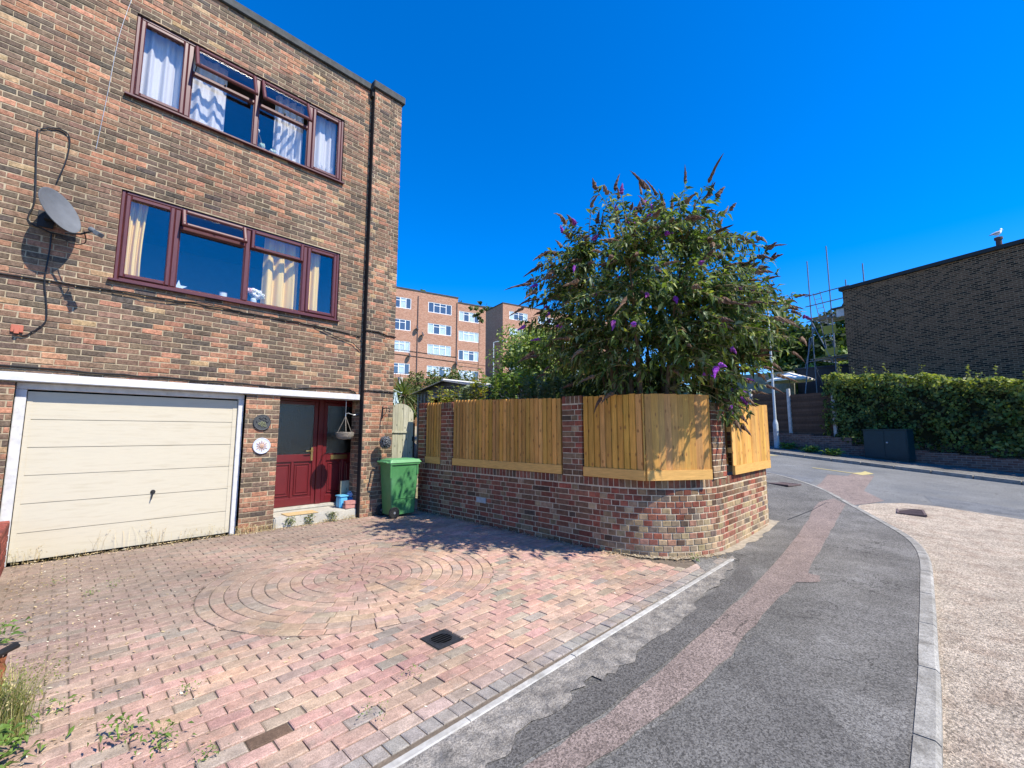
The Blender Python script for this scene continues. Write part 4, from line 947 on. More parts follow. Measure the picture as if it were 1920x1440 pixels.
# ------------------------------------------------------------------ boundary wall with piers
WP = [(18, (.19, .065, .042)), (22, (.235, .095, .058)), (10, (.29, .09, .055)), (28, (.165, .092, .056)), (14, (.21, .14, .08)), (5, (.105, .07, .048)), (5, (.33, .22, .13))]
WB = [(30, (.34, .25, .14)), (20, (.28, .205, .13)), (16, (.33, .175, .115)), (10, (.16, .12, .09)), (10, (.27, .115, .078)), (14, (.40, .29, .17))]
bw = thing('boundary_wall', (4.98, YF - .1, 0), 'low curved red brick garden wall between the drive and the pavement', 'wall')
S1 = 7.50 - 3.28; S2 = S1 + math.pi * 1.15 / 2; S3 = S2 + (8.05 - 6.13); RR = .45; S4 = S3 + math.pi * RR / 2; S5 = S4 + 6.0
ea = math.atan2(.94, .341)
def wallpath(u):
    if u < S1: return (4.98, 7.50 - u), (-1, 0)
    if u < S2:
        a = math.pi + (u - S1) / 1.15; return (6.13 + 1.15 * math.cos(a), 3.28 + 1.15 * math.sin(a)), (math.cos(a), math.sin(a))
    if u < S3: return (6.13 + (u - S2), 2.13), (0, -1)
    sw = math.pi / 2 - (math.pi / 2 - ea) if False else ea
    L4 = RR * ea
    if u < S3 + L4:
        a = -math.pi / 2 + (u - S3) / RR; return (8.05 + RR * math.cos(a), 2.13 + RR + RR * math.sin(a)), (math.cos(a), math.sin(a))
    a = -math.pi / 2 + ea; e = u - S3 - L4
    return (8.05 + RR * math.cos(a) + .341 * e, 2.13 + RR + RR * math.sin(a) + .94 * e), (math.cos(a), math.sin(a))
def wf(off=0):
    def f(u, z, o):
        p, nn = wallpath(u); return (p[0] + nn[0] * (o - off), p[1] + nn[1] * (o - off), z)
    return f
def palw(u, z):
    t = max(0, min(1, (u - 3.9) / 1.2)) * max(0, 1 - z / .75) * 1.1 + max(0, min(1, (u - 5.6) / 1.5)) * .45
    return WB if rw.random() < t else WP
rw = random.Random(3)
mb = MB(); f = wf()
WT = .855
lay(mb, f, 0, S1, -.095, WT - .045, WP, rw, 'flem', jit=.002, palf=palw); lay(mb, f, S1, S2, -.095, WT - .045, WP, rw, 'head', jit=.0025, palf=palw); lay(mb, f, S2, S5, -.095, WT - .045, WP, rw, 'flem', jit=.002, palf=palw)
lay(mb, f, 0, S5, WT - .036, WT + .068, WP, rw, soldier=True, jit=.002)
backing(mb, f, 0, S5, -.095, WT + .062, (), .006, .1)
for k in range(int(S5 / .1)):
    a, b = k * .1, (k + 1) * .1
    mb.add([f(a, WT + .062, -.006), f(b, WT + .062, -.006), f(b, WT + .062, -.215), f(a, WT + .062, -.215)], [(0, 1, 2, 3)], (1, 1, 1), 1)
    mb.add([f(a, -.1, -.215), f(b, -.1, -.215), f(b, WT + .062, -.215), f(a, WT + .062, -.215)], [(3, 2, 1, 0)], (1, 1, 1), 1)
mb.add([f(0, -.1, -.006), f(0, -.1, -.215), f(0, WT + .062, -.215), f(0, WT + .062, -.006)], [(0, 1, 2, 3)], (1, 1, 1), 1)
build(mb, 'wall', [M_['wbrick'], M_['wmortar']], bw)
def pier(u0, u1, zt, z0=WT + .069):
    mb = MB(); g = wf(-.012 if z0 > .5 else -.012)
    p0, nn = wallpath((u0 + u1) / 2); tx = (-nn[1], nn[0]); hw = (u1 - u0) / 2
    C0 = Vector((p0[0] - nn[0] * .10, p0[1] - nn[1] * .10, 0)); N2 = Vector((nn[0], nn[1], 0)); T2 = Vector((tx[0], tx[1], 0)); hd = .112
    for (nv, tv, hh, dd) in ((N2, T2, hw, hd), (T2, -N2, hd, hw), (-T2, N2, hd, hw), (-N2, -T2, hw, hd)):
        ff = lambda u, z, o, nv=nv, tv=tv, dd=dd: tuple(C0 + tv * u + nv * (dd + o) + Vector((0, 0, z)))
        lay(mb, ff, -hh + .003, hh - .003, z0, zt - .11, WP, rw, 'flem', jit=.002, ph=1); lay(mb, ff, -hh + .003, hh - .003, zt - .105, zt, WP, rw, soldier=True, jit=.002)
        backing(mb, ff, -hh + .006, hh - .006, z0 - .01, zt - .006, (), .006)
    a = [C0 + T2 * s * (hw - .006) + N2 * q * (hd - .006) + Vector((0, 0, zt - .004)) for s, q in ((-1, -1), (1, -1), (1, 1), (-1, 1))]
    mb.add(a, [(0, 1, 2, 3)], (1, 1, 1), 1)
    build(mb, 'pier', [M_['wbrick'], M_['wmortar']], bw)
pier(-.0, .225, 2.09); pier(.74, 1.08, 2.07); pier(3.62, 3.96, 2.02); pier(5.75, 6.15, 1.90)
pier(S3 + .55, S3 + .88, 2.0)
mb = MB(); q0, q1 = 7.5 - 5.74, 7.5 - 5.50
f = wf(); mb.box(4.960, 4.977, 5.49, 5.72, .345, .43, ch=.004)
for k in range(5): mb.box(4.955, 4.961, 5.51, 5.70, .355 + k * .014, .362 + k * .014)
build(mb, 'air_vent', mat('pale_vent', (.42, .44, .43), .6, .2, 20), bw)
# fence panels on the wall
tf = thing('timber_fence', (5.0, 7.26, .925), 'new golden pine fence panels standing on the curved brick wall', 'fence')
def panel(p0, p1, zt0, zt1, zb, lab, seed, gb=.125, name='fence_panel'):
    r = random.Random(seed); L = math.dist(p0, p1); ex = Vector(((p1[0] - p0[0]) / L, (p1[1] - p0[1]) / L, 0)); nn = Vector((ex.y, -ex.x, 0)) if True else 0
    if nn.dot(Vector((-1, -1, 0))) < 0: nn = -nn
    o = bpy.data.objects.new(name, None); COL.objects.link(o); o.empty_display_size = .2; o.parent = tf; o.location = Vector((p0[0], p0[1], zb)) - Vector(ORG[tf.name]); ORG[o.name] = (p0[0], p0[1], zb); P(o, lab)
    mb = MB(); u = 0
    while u < L - .01:
        wd = min(r.uniform(.078, .092), L - u); zt = zt0 + (zt1 - zt0) * u / L + r.uniform(-.006, .004)
        a0 = Vector((p0[0], p0[1], 0)) + ex * (u + .0055); a1 = Vector((p0[0], p0[1], 0)) + ex * (u + wd)
        t1, t0 = .026 + r.uniform(0, .004), .010
        V = [a0 + nn * t0, a1 + nn * t1, a1 - nn * .004, a0 - nn * .004]
        k = r.uniform(.72, 1.16); c = (k, k * r.uniform(.90, 1.04), k * r.uniform(.7, 1.15))
        mb.add([v + Vector((0, 0, zb + gb + .002)) for v in V] + [v + Vector((0, 0, zt)) for v in V], [(0, 3, 2, 1), (4, 5, 6, 7), (0, 1, 5, 4), (1, 2, 6, 5), (2, 3, 7, 6), (3, 0, 4, 7)], c)
        if r.random() < .9:
            for zz in (zb + .33, (zb + zt0) / 2 + .13, zt0 - .22): q = a0.lerp(a1, .45) + nn * (t0 * .55 + t1 * .45 + .0005) + Vector((0, 0, zz + r.uniform(-.01, .01))); mb.add([q + ex * .003 * math.cos(j * 1.047) + Vector((0, 0, .003 * math.sin(j * 1.047))) for j in range(6)], [(0, 1, 2, 3, 4, 5)], (.25, .2, .2))
        u += wd
    q0, q1 = Vector((p0[0], p0[1], 0)) - nn * .008, Vector((p1[0], p1[1], 0)) - nn * .008; mb.add([q0 + Vector((0, 0, zb + gb)), q1 + Vector((0, 0, zb + gb)), q1 + Vector((0, 0, min(zt0, zt1) - .03)), q0 + Vector((0, 0, min(zt0, zt1) - .03))], [(0, 1, 2, 3)], (.35, .3, .25))
    build(mb, 'board', M_['fence'], o, fixn=True)
    mb = MB(); B0 = Vector((p0[0], p0[1], 0)); M4 = Matrix((( ex.x, nn.x, 0, B0.x), (ex.y, nn.y, 0, B0.y), (0, 0, 1, 0), (0, 0, 0, 1)))
    k = r.uniform(.95, 1.05); mb.box(0, L, -.005, .032, zb, zb + gb, (k, k, k * .95), M=M4, ch=.003)
    build(mb, 'gravel_board', M_['fencegb'], o, fixn=True)
    mb = MB()
    for zz in (zb + .3, (zb + zt0) / 2 + .1, zt0 - .25): mb.box(0, L, -.055, -.006, zz, zz + .07, M=M4)
    build(mb, 'rail', M_['fencegb'], o, fixn=True)
    return o
M_['fencegb'] = mat('pine_gravel_board', (.62, .35, .105), .65, .16, 3, 5, .1, 30, True, stretch=(2.5, 2.5, 20))
ZB = .925
panel((5.0, 7.26), (5.0, 6.77), 2.09, 2.07, ZB, 'narrow leftmost pine panel beside the arched gate', 1)
panel((5.0, 6.40), (5.0, 3.90), 2.10, 2.00, ZB, 'longest pine panel between the second and third brick piers', 2)
panel((4.99, 3.52), (4.985, 2.62), 2.00, 1.985, ZB, 'pine panel from the middle pier to the fence corner in front of the purple shrub', 3)
panel((4.99, 2.62), (5.72, 2.12), 1.985, 1.985, ZB, 'angled pine panel dappled by the shrub shadow at the wall corner', 4)
pA, _ = wallpath(S2 + .32); pB = (7.95, 2.11)
panel((6.48, 2.11), (8.25, 2.12), 1.90, 1.97, .93, 'sunlit pine panel right of the curved corner pier', 5)
pC, nC = wallpath(S3 + 1.0); pD, nD = wallpath(S3 + 3.2)
panel((pC[0], pC[1]), (pD[0], pD[1]), 2.0, 2.1, .93, 'pine panel running back beside the main road behind the corner', 6)
# garden ground behind the wall
sheet('garden', [(5.2, 3.3), (5.5, 2.7), (6.1, 2.35), (8.1, 2.35), (8.7, 3.0), (21, 38), (4.5, 41), (4.5, 16.6), (4.45, 7.8), (5.2, 7.6)], -.03, M_['dirt'], 1.0)

# ------------------------------------------------------------------ arched gate
gt = thing('garden_gate', (4.44, 7.80, 0), 'weathered grey green arched timber gate between house and wall', 'gate')
mb = MB(); r = random.Random(6); gx0, gx1, gy = 4.43, 5.03, 7.80
nb = 5; wd = (gx1 - gx0) / nb
for k in range(nb):
    a, b = gx0 + k * wd, gx0 + (k + 1) * wd - .006
    def top(x): t = (x - (gx0 + gx1) / 2) / ((gx1 - gx0) / 2); return 1.82 + .27 * math.sqrt(max(0, 1 - t * t * .93))
    xs = [a + (b - a) * i / 4 for i in range(5)]; k_ = r.uniform(.8, 1.15)
    poly = [(a, .06), (b, .06)] + [(x, top(x)) for x in reversed(xs)]
    mb.prism(poly, Matrix.Translation((0, gy + r.uniform(0, .004), 0)) @ Matrix.Rotation(R(90), 4, 'X'), .022, (k_, k_, k_ * r.uniform(.9, 1.05)))
build(mb, 'board', M_['oldwood'], gt, fixn=True)
mb = MB(); mb.box(gx0 + .01, gx1 - .14, gy - .048, gy - .024, 1.50, 1.545, ch=.004); mb.box(gx0 + .01, gx1 - .02, gy + .001, gy + .04, .3, .4); mb.box(gx0 + .01, gx1 - .02, gy + .001, gy + .04, 1.55, 1.65)
build(mb, 'rail', M_['oldwood'], gt)
mb = MB(); mb.box(gx1 + .0, gx1 + .05, gy - .0, gy + .05, .3, 1.75); build(mb, 'post', M_['darkwood'], gt)
mb = MB(); mb.tube([(gx1 - .02, gy - .03, 1.42), (gx1 + .02, gy - .035, 1.42)], .012, 8); mb.box(gx1 - .03, gx1 + .01, gy - .03, gy - .022, 1.34, 1.42); build(mb, 'latch', M_['blackiron'], gt)
mb = MB(); r = random.Random(5)
for k in range(12):
    p0 = (4.52 + r.uniform(0, .16), gy - .01 + r.uniform(-.02, .04), 2.06 + r.uniform(-.02, .06)); mb.tube([p0, (4.60 + r.uniform(-.03, .03), gy + r.uniform(-.02, .05), 2.32), (4.52 + r.uniform(0, .18), gy + r.uniform(0, .05), 2.10)], .007, 5)
mb.tube([(4.47, gy + .05, 2.34), (4.60, gy + .05, 2.37), (4.85, gy + .2, 2.33), (5.0, gy + .4, 2.37)], .006, 5)
P(build(mb, 'rope', mat('pale_blue_rope', (.55, .68, .70), .9, .1), None, (4.6, gy, 2.1)), 'tangle of pale blue rope tied over the gate top', 'rope')

# ------------------------------------------------------------------ wheelie bin
bn = thing('wheelie_bin', (4.42, 7.28, 0), 'green two wheeled rubbish bin with closed lid against the house pier', 'wheelie bin')
bx0, bx1, by0, by1 = 4.12, 4.66, 7.06, 7.46
def taper(mb, a, b, z0, z1, ch=.03, n=3):
    (x0, x1, y0, y1), (X0, X1, Y0, Y1) = a, b
    def ring(x0, x1, y0, y1, z):
        o = []
        for cx, cy, s in ((x1 - ch, y1 - ch, 0), (x0 + ch, y1 - ch, 90), (x0 + ch, y0 + ch, 180), (x1 - ch, y0 + ch, 270)):
            for k in range(n + 1): an = R(s + 90 * k / n); o.append((cx + ch * math.cos(an), cy + ch * math.sin(an), z))
        return o
    A, B = ring(x0, x1, y0, y1, z0), ring(X0, X1, Y0, Y1, z1); m_ = len(A)
    mb.add(A + B, [tuple(range(m_ - 1, -1, -1)), tuple(range(m_, 2 * m_))] + [(i, (i + 1) % m_, m_ + (i + 1) % m_, m_ + i) for i in range(m_)])
mb = MB(); taper(mb, (bx0 + .06, bx1 - .0, by0 + .03, by1 - .03), (bx0 + .0, bx1 + .05, by0, by1), .05, .93, .035)
taper(mb, (bx0 - .02, bx1 + .07, by0 - .02, by1 + .02), (bx0 - .02, bx1 + .07, by0 - .02, by1 + .02), .931, .965, .02)
for q in (.33, .66): mb.box(bx0 + .055, bx1 + .03, by0 + .012 , by0 + .018, q, q + .006)
mb.box(bx0 - .015, bx0 + .02, by0 - .015, by0 + .004, .70, .93, ch=.004); mb.box(bx1 + .0, bx1 + .03, by0 - .012, by0 + .004, .74, .93, ch=.004)
build(mb, 'body', M_['bin'], bn)
mb = MB(); taper(mb, (bx0 - .03, bx1 + .10, by0 - .03, by1 + .03), (bx0 - .0, bx1 + .06, by0 - .0, by1 - .0), .967, 1.02, .03); taper(mb, (bx0 + .03, bx1 + .02, by0 + .03, by1 - .03), (bx0 + .07, bx1 - .02, by0 + .07, by1 - .07), 1.021, 1.035, .03)
mb.box(bx1 + .02, bx1 + .13, by0 + .08, by1 - .08, .975, .995, ch=.008)
build(mb, 'lid', M_['binlid'], bn)
mb = MB(); mb.tube([(bx0 - .0, by0 + .05, .96), (bx0 - .07, by0 + .05, .985), (bx0 - .085, by0 + .09, .985), (bx0 - .085, by1 - .09, .985), (bx0 - .07, by1 - .05, .985), (bx0, by1 - .05, .96)], .015, 8); build(mb, 'handle', M_['binlid'], bn)
for yy in (by0 - .035, by1 + .015):
    mb = MB(); MW = Matrix.Translation((bx0 + .07, yy, .10)) @ Matrix.Rotation(R(90), 4, 'X')
    mb.lathe([(.06, -.02), (.092, -.02), (.10, -.012), (.10, .016), (.092, .022), (.062, .022)], MW, 28); wh = build(mb, 'wheel', M_['rubber'], bn)
    mb = MB(); mb.lathe([(.001, .026), (.02, .026), (.024, .018), (.052, .012), (.060, .0225), (.061, -.018), (.001, -.018)], MW, 28); build(mb, 'hub', M_['steel'], wh)
mb = MB(); mb.tube([(bx0 + .07, by0 - .03, .1), (bx0 + .07, by1 + .03, .1)], .012, 8); build(mb, 'axle', M_['blackiron'], bn)

# ------------------------------------------------------------------ foliage tools
def leaves(mb, C, D, ln, wd, cols, rs, droop=.25, fold=.3):
    """C centres, D growth directions (n,3); ln, wd arrays; one folded pointed leaf each"""
    n = len(C); D = D / np.linalg.norm(D, axis=1, keepdims=True)
    up = rs.normal(0, 1, (n, 3)) * .55 + np.array([0, 0, 1.]); S = np.cross(D, up); S /= np.maximum(1e-6, np.linalg.norm(S, axis=1, keepdims=True)); U = np.cross(S, D)
    ln = ln[:, None]; wd = wd[:, None]
    b = C; t = C + D * ln - np.array([0, 0, 1.]) * ln * droop; m = C + D * ln * .5 + U * ln * .06
    l = m - S * wd + U * wd * fold; r_ = m + S * wd + U * wd * fold
    V = np.stack([b, l, m, r_, t], 1).reshape(-1, 3)
    o = len(mb.v); mb.v.extend(map(tuple, V.tolist())); mb.c.extend(map(tuple, np.repeat(cols, 5, 0).tolist()))
    for i in range(n):
        k = o + i * 5; mb.f += [(k, k + 2, k + 1), (k, k + 3, k + 2), (k + 1, k + 2, k + 4), (k + 2, k + 3, k + 4)]
    mb.m += [0] * (4 * n)
def cards(mb, C, N_, size, cols, rs, asp=.55):
    """simple rhombic leaves with facing N_"""
    n = len(C); A = rs.normal(0, 1, (n, 3)); A -= N_ * (A * N_).sum(1, keepdims=True); A /= np.maximum(1e-6, np.linalg.norm(A, axis=1, keepdims=True)); B = np.cross(N_, A)
    s = size[:, None]; V = np.stack([C - A * s, C - B * s * asp, C + A * s, C + B * s * asp], 1).reshape(-1, 3)
    o = len(mb.v); mb.v.extend(map(tuple, V.tolist())); mb.c.extend(map(tuple, np.repeat(cols, 4, 0).tolist()))
    mb.f += [(o + 4 * i, o + 4 * i + 1, o + 4 * i + 2, o + 4 * i + 3) for i in range(n)]; mb.m += [0] * n
def unit(rs, n):
    d_ = rs.normal(0, 1, (n, 3)); return d_ / np.linalg.norm(d_, axis=1, keepdims=True)
def lc(rs, n, pal, var=.25):
    w_ = np.array([p[0] for p in pal], float); i = rs.choice(len(pal), n, p=w_ / w_.sum()); c = np.array([p[1] for p in pal])[i]
    return np.clip(c * (1 + rs.uniform(-var, var, (n, 1))), 0, 1)

# ------------------------------------------------------------------ the purple flowering shrub
rs = np.random.RandomState(5); r = random.Random(5)
SC = Vector((5.74, 2.95, 3.2)); SB = Vector((6.15, 3.15, .1))
shrub = thing('flowering_shrub', (6.15, 3.15, 0), 'large sprawling shrub with brown and purple flower spikes hanging over the curved fence', 'shrub')
LP = [(26, (.035, .065, .016)), (28, (.070, .118, .026)), (22, (.13, .19, .045)), (17, (.22, .27, .15)), (9, (.30, .34, .08)), (4, (.14, .10, .045))]
limbs = MB(); LB = []
for k in range(15):
    a = k * 2.4 + r.uniform(-.3, .3); sp = r.uniform(.25, 1.0)
    tip = SC + Vector((math.cos(a) * 1.15 * sp, math.sin(a) * 1.1 * sp, r.uniform(.2, 1.1) - .5 * sp))
    b0 = SB + Vector((math.cos(a) * .12, math.sin(a) * .12, 0)); m1 = b0.lerp(tip, .45) + Vector((math.cos(a) * .06, math.sin(a) * .06, .25))
    pts = [Vector(p) for p in bezline([tuple(b0), tuple(m1), tuple(b0.lerp(tip, .75) + Vector((0, 0, .12))), tuple(tip)], 5)]
    limbs.tube(pts, [.045 * (1 - .75 * i / (len(pts) - 1)) for i in range(len(pts))], 7); LB.append(pts)
tips = []
def addtip(p, sp=True, L=None): tips.append((Vector(p), sp))
for k in range(700):
    v = Vector((r.gauss(0, 1), r.gauss(0, 1), r.gauss(0, 1))).normalized()
    if v.z < -.55: v.z *= -.4; v.normalize()
    rad = r.uniform(.62, 1.03) if k < 520 else r.uniform(.35, .8)
    R_ = Vector((1.74, 1.74, 1.58 if v.z > 0 else 1.4))
    # uneven outline: lobes
    lob = 1 + .13 * math.sin(v.x * 5 + v.z * 3 + 1) * math.cos(v.y * 4 - v.z * 4)
    v = Vector([math.copysign(abs(c) ** .82, c) for c in v]); v = v / max(1.0, v.length ** .55)
    p = SC + Vector((v.x * R_.x, v.y * R_.y, v.z * R_.z)) * rad * lob
    if p.z < 2.05 and (p.x < 5.15 or p.y < 2.25): p.z = 2.08 + r.uniform(0, .6)
    addtip(p, rad > .66)
for (x, y, z) in ((7.05, 1.35, 3.40), (6.95, 1.42, 3.25), (7.1, 1.28, 3.12), (6.9, 1.5, 3.05), (6.85, 1.5, 2.80), (7.0, 1.42, 2.62), (6.7, 1.6, 3.5), (6.8, 1.6, 2.9), (6.75, 1.62, 2.45), (6.6, 1.75, 2.3), (6.7, 1.7, 2.15),
                  (6.35, 1.95, 1.75), (6.25, 1.9, 1.60), (6.1, 1.98, 1.85), (6.45, 1.9, 1.95), (6.6, 1.85, 2.05), (6.35, 1.88, 2.2), (5.9, 2.0, 1.95), (6.0, 1.95, 2.15), (4.8, 3.1, 1.95), (4.85, 2.95, 2.0), (6.55, 1.8, 2.55), (6.9, 1.6, 2.3),
                  (4.45, 2.9, 3.2), (4.4, 3.2, 3.6), (4.6, 3.8, 2.4), (4.7, 3.9, 3.3), (4.7, 3.6, 4.3), (5.1, 4.3, 2.4), (4.9, 4.2, 2.9), (6.9, 2.0, 4.3), (7.0, 2.2, 3.9), (6.9, 2.2, 2.6), (4.5, 3.5, 2.9), (4.35, 3.6, 3.9), (6.5, 1.95, 2.4), (6.2, 2.0, 2.5), (6.05, 2.05, 2.35)): addtip((x, y, z), 2)
for k in range(120):    # low front growth leaning over the fence top
    addtip((r.uniform(4.75, 6.5), r.uniform(1.55, 2.3), r.uniform(2.12, 2.75)), r.random() < .5)
for k in range(75):
    addtip((r.uniform(5.1, 6.25), r.uniform(1.1, 1.7), r.uniform(2.5, 3.15)), r.random() < .5)
for k in range(46):
    addtip((r.uniform(5.85, 6.75), r.uniform(1.78, 2.04), 1.62 + abs(r.gauss(0, .38))), r.random() < .5)
for k in range(70):
    addtip((r.uniform(4.6, 5.2), r.uniform(2.6, 4.2), r.uniform(2.15, 3.0)), r.random() < .5)
for k in range(26):     # tall shoots breaking the top outline
    a = r.uniform(0, 6.28); q = r.uniform(0, 1.25); addtip(SC + Vector((math.cos(a) * q, math.sin(a) * q, 1.42 + r.uniform(.0, .36) - .20 * q * q)))
sm = MB(); Cs = []; Ds = []; Ls = []; spikes = []
for (tp, sp) in tips:
    lb = min((pts for pts in LB), key=lambda pts: min((p - tp).length for p in pts[8:])); st = min(lb[7:], key=lambda p: (p - tp).length + .25 * abs(p.z - tp.z) + (.6 if p.z > tp.z + .3 else 0))
    d0 = tp - st; ln = d0.length
    mid = st.lerp(tp, .5) + Vector((0, 0, .10 * ln + .03)); pts = [Vector(p) for p in bezline([tuple(st), tuple(mid), tuple(tp)], 4)]
    sm.tube(pts, [.009 - .0009 * i for i in range(len(pts))], 4, cap=False)
    nl = int(11 + ln * 18)
    for i in range(nl):
        t = r.uniform(.12, .93) ** .8; ii = min(len(pts) - 2, int(t * (len(pts) - 1))); p = pts[ii].lerp(pts[ii + 1], t * (len(pts) - 1) - ii); ax = (pts[ii + 1] - pts[ii]).normalized()
        sd = Vector((r.gauss(0, 1), r.gauss(0, 1), r.gauss(0, .6))); sd = (sd - ax * sd.dot(ax)).normalized(); Cs.append(p); Ds.append(sd * .8 + ax * .45 + Vector((0, 0, -.22))); Ls.append(r.uniform(.06, .145))
    if sp == 2 or tp.z > 4.45 and r.random() < .85 or sp and r.random() < (.58 if tp.z > 3.0 else .25): spikes.append((tp, (pts[-1] - pts[-2]).normalized()))
for k in range(7200):    # inner leaf mass on side twigs
    v = Vector((r.gauss(0, 1), r.gauss(0, 1), r.gauss(0, 1))).normalized() * r.uniform(.2, .97); p = SC + Vector((v.x * 1.55, v.y * 1.55, v.z * 1.42))
    if p.z < 1.98 and (p.x < 5.2 or p.y < 2.3) or p.z > 3.9 + r.uniform(-.4, .4): continue
    Cs.append(p); Ds.append(Vector((v.x + r.gauss(0, .5), v.y + r.gauss(0, .5), v.z * .3 - .3 + r.gauss(0, .3)))); Ls.append(r.uniform(.07, .15))
C_ = np.array([tuple(p) for p in Cs]); D_ = np.array([tuple(p) for p in Ds]); L1 = np.array(Ls)
mb = MB(); leaves(mb, C_, D_, L1, L1 * rs.uniform(.13, .2, len(L1)), lc(rs, len(L1), LP), rs, .22)
build(limbs, 'trunk', M_['bark'], shrub); build(sm, 'twigs', M_['twig'], shrub); build(mb, 'foliage', M_['leaf'], shrub)
def spike(mb, p, d_, L, w_, col, r):
    d_ = (d_ + Vector((r.gauss(0, .25), r.gauss(0, .25), r.uniform(-.1, .6) + (.9 if p.z > 4.2 else 0)))).normalized(); L *= .95 if p.z > 4.3 else .85; bend = Vector((r.gauss(0, .22), r.gauss(0, .22), -.30 if p.z < 4.3 else -.08))
    n = 9; a = d_.cross(Vector((.3, .2, .9))).normalized(); b = d_.cross(a); V = []; F = []; cs_ = []
    for i in range(n + 1):
        t = i / n; c = p + d_ * L * t + bend * L * t * t; rr = w_ * (1 - t) ** .75 * (1 + .25 * (i % 2)) * min(1, t * 5 + .5) + .0015
        for k in range(7):
            an = k * 6.283 / 7 + i * .4; q = rr * r.uniform(.6, 1.3); V.append(tuple(c + (a * math.cos(an) + b * math.sin(an)) * q)); cs_.append(jitc(col, r, .35))
    for i in range(n):
        for k in range(7): k2 = (k + 1) % 7; F.append((i * 7 + k, i * 7 + k2, (i + 1) * 7 + k2, (i + 1) * 7 + k))
    mb.addc(V, F, cs_)
rest = MB(); camp = Vector((0, 0, 1.5)); spikes.sort(key=lambda q: (q[0] - camp).length - (1.2 if q[0].z > 4.6 else 0))
BR = [(.15, .095, .065), (.11, .07, .055), (.20, .13, .085)]; PU = [(.26, .05, .36), (.32, .08, .44), (.20, .05, .22)]
for i, (p, d_) in enumerate(spikes):
    low = p.z < 3.4; col = r.choice(PU) if r.random() < (.34 if low else .15) else r.choice(BR); L = r.uniform(.15, .32) * (.62 if col in PU else 1); w_ = r.uniform(.019, .031)
    if i < 95: m1 = MB(); spike(m1, p, d_, L, w_, col, r); build(m1, 'flower_spike', M_['petal'], shrub)
    else: spike(rest, p, d_, L, w_, col, r)
P(build(rest, 'small_flower_spikes', M_['petal'], shrub), kind='stuff')

# ------------------------------------------------------------------ trees and bushes
def tree(name, base, H, C, Rr, nclump, nleaf, size, pal, label, cat='tree', group=None, seed=1, trunk_r=.12, lobes=.3, asp=.6, stems=1, zsq=1.0, origin=None):
    rs = np.random.RandomState(seed); r = random.Random(seed)
    o = thing(name, base, label, cat, group); C = Vector(C); bs = Vector(base); mb = MB(); cl = []
    for k in range(nclump):
        v = Vector((r.gauss(0, 1), r.gauss(0, 1), r.gauss(0, 1))).normalized(); v.z = v.z * .85 + .1; q = r.uniform(.45, .92)
        cl.append((C + Vector((v.x * Rr[0], v.y * Rr[1], v.z * Rr[2])) * q, r.uniform(.20, .38) * min(Rr)))
    cc = np.array([tuple(c[0]) for c in cl]); cr_ = np.array([c[1] for c in cl]); idx = rs.choice(len(cl), nleaf)
    u = unit(rs, nleaf); rad = cr_[idx] * rs.uniform(.55, 1.12, nleaf) ; Pn = cc[idx] + u * rad[:, None] * np.array([1, 1, .8])
    keep = Pn[:, 2] > G(base[0], base[1]) + .05; Pn = Pn[keep]; u = u[keep]; n_ = len(Pn)
    N_ = u * .8 + rs.normal(0, .5, (n_, 3)) + np.array([0, 0, .45]); N_ /= np.linalg.norm(N_, axis=1, keepdims=True)
    tone = rs.uniform(.72, 1.3, len(cl))[idx][keep][:, None]
    cards(mb, Pn, N_, size * rs.uniform(.6, 1.25, n_), np.clip(lc(rs, n_, pal) * tone, 0, 1), rs, asp)
    build(mb, 'crown', M_['leaf'], o)
    tm = MB()
    for s_ in range(stems):
        b0 = bs + Vector((r.uniform(-.1, .1) * (stems > 1) * 3, r.uniform(-.1, .1) * (stems > 1) * 3, -.1)); top = C + Vector((r.uniform(-.2, .2) * Rr[0], r.uniform(-.2, .2) * Rr[1], .2 * Rr[2]))
        pt = [Vector(p) for p in bezline([tuple(b0), tuple(b0.lerp(top, .5) + Vector((r.uniform(-.1, .1), r.uniform(-.1, .1), 0)) * min(Rr)), tuple(top)], 5)]
        tm.tube(pt, [trunk_r * (1 - .7 * i / (len(pt) - 1)) for i in range(len(pt))], 8)
        for k in range(min(nclump, 14)):
            c = cl[(k * 3 + s_) % nclump][0]; st = pt[3 + k % 6]; tm.tube([st, st.lerp(c, .5) + Vector((0, 0, .06 * (c - st).length)), c], [trunk_r * .42, trunk_r * .25, trunk_r * .08], 5, cap=False)
    build(tm, 'trunk', M_['bark'], o)
    return o
LT = [(30, (.14, .21, .045)), (30, (.20, .28, .065)), (24, (.28, .33, .09)), (8, (.07, .11, .03))]
DK = [(35, (.035, .060, .016)), (35, (.06, .095, .025)), (20, (.09, .13, .035)), (6, (.12, .15, .05))]
MG = [(30, (.05, .085, .02)), (35, (.085, .13, .03)), (22, (.13, .175, .045)), (8, (.18, .2, .06))]
tree('small_tree', (8.2, 7.25, .35), 4, (8.15, 7.3, 3.2), (1.05, 1.05, 1.3), 60, 11000, .042, LT, 'light green bushy small tree between the purple shrub and the flats', seed=3, trunk_r=.05, stems=3)
tree('leafy_sapling', (7.3, 8.5, .3), 4.8, (7.35, 8.45, 4.62), (.22, .22, .42), 9, 200, .05, MG, 'thin leafy shoot rising left of the light green tree against the sky', 'sapling', seed=14, trunk_r=.005)
tree('garden_bush', (7.6, 4.6, .1), 3, (7.7, 4.8, 2.3), (1.3, 1.3, .9), 36, 5200, .06, DK, 'dark green bush filling the base behind the purple shrub', 'bush', seed=4, trunk_r=.05)
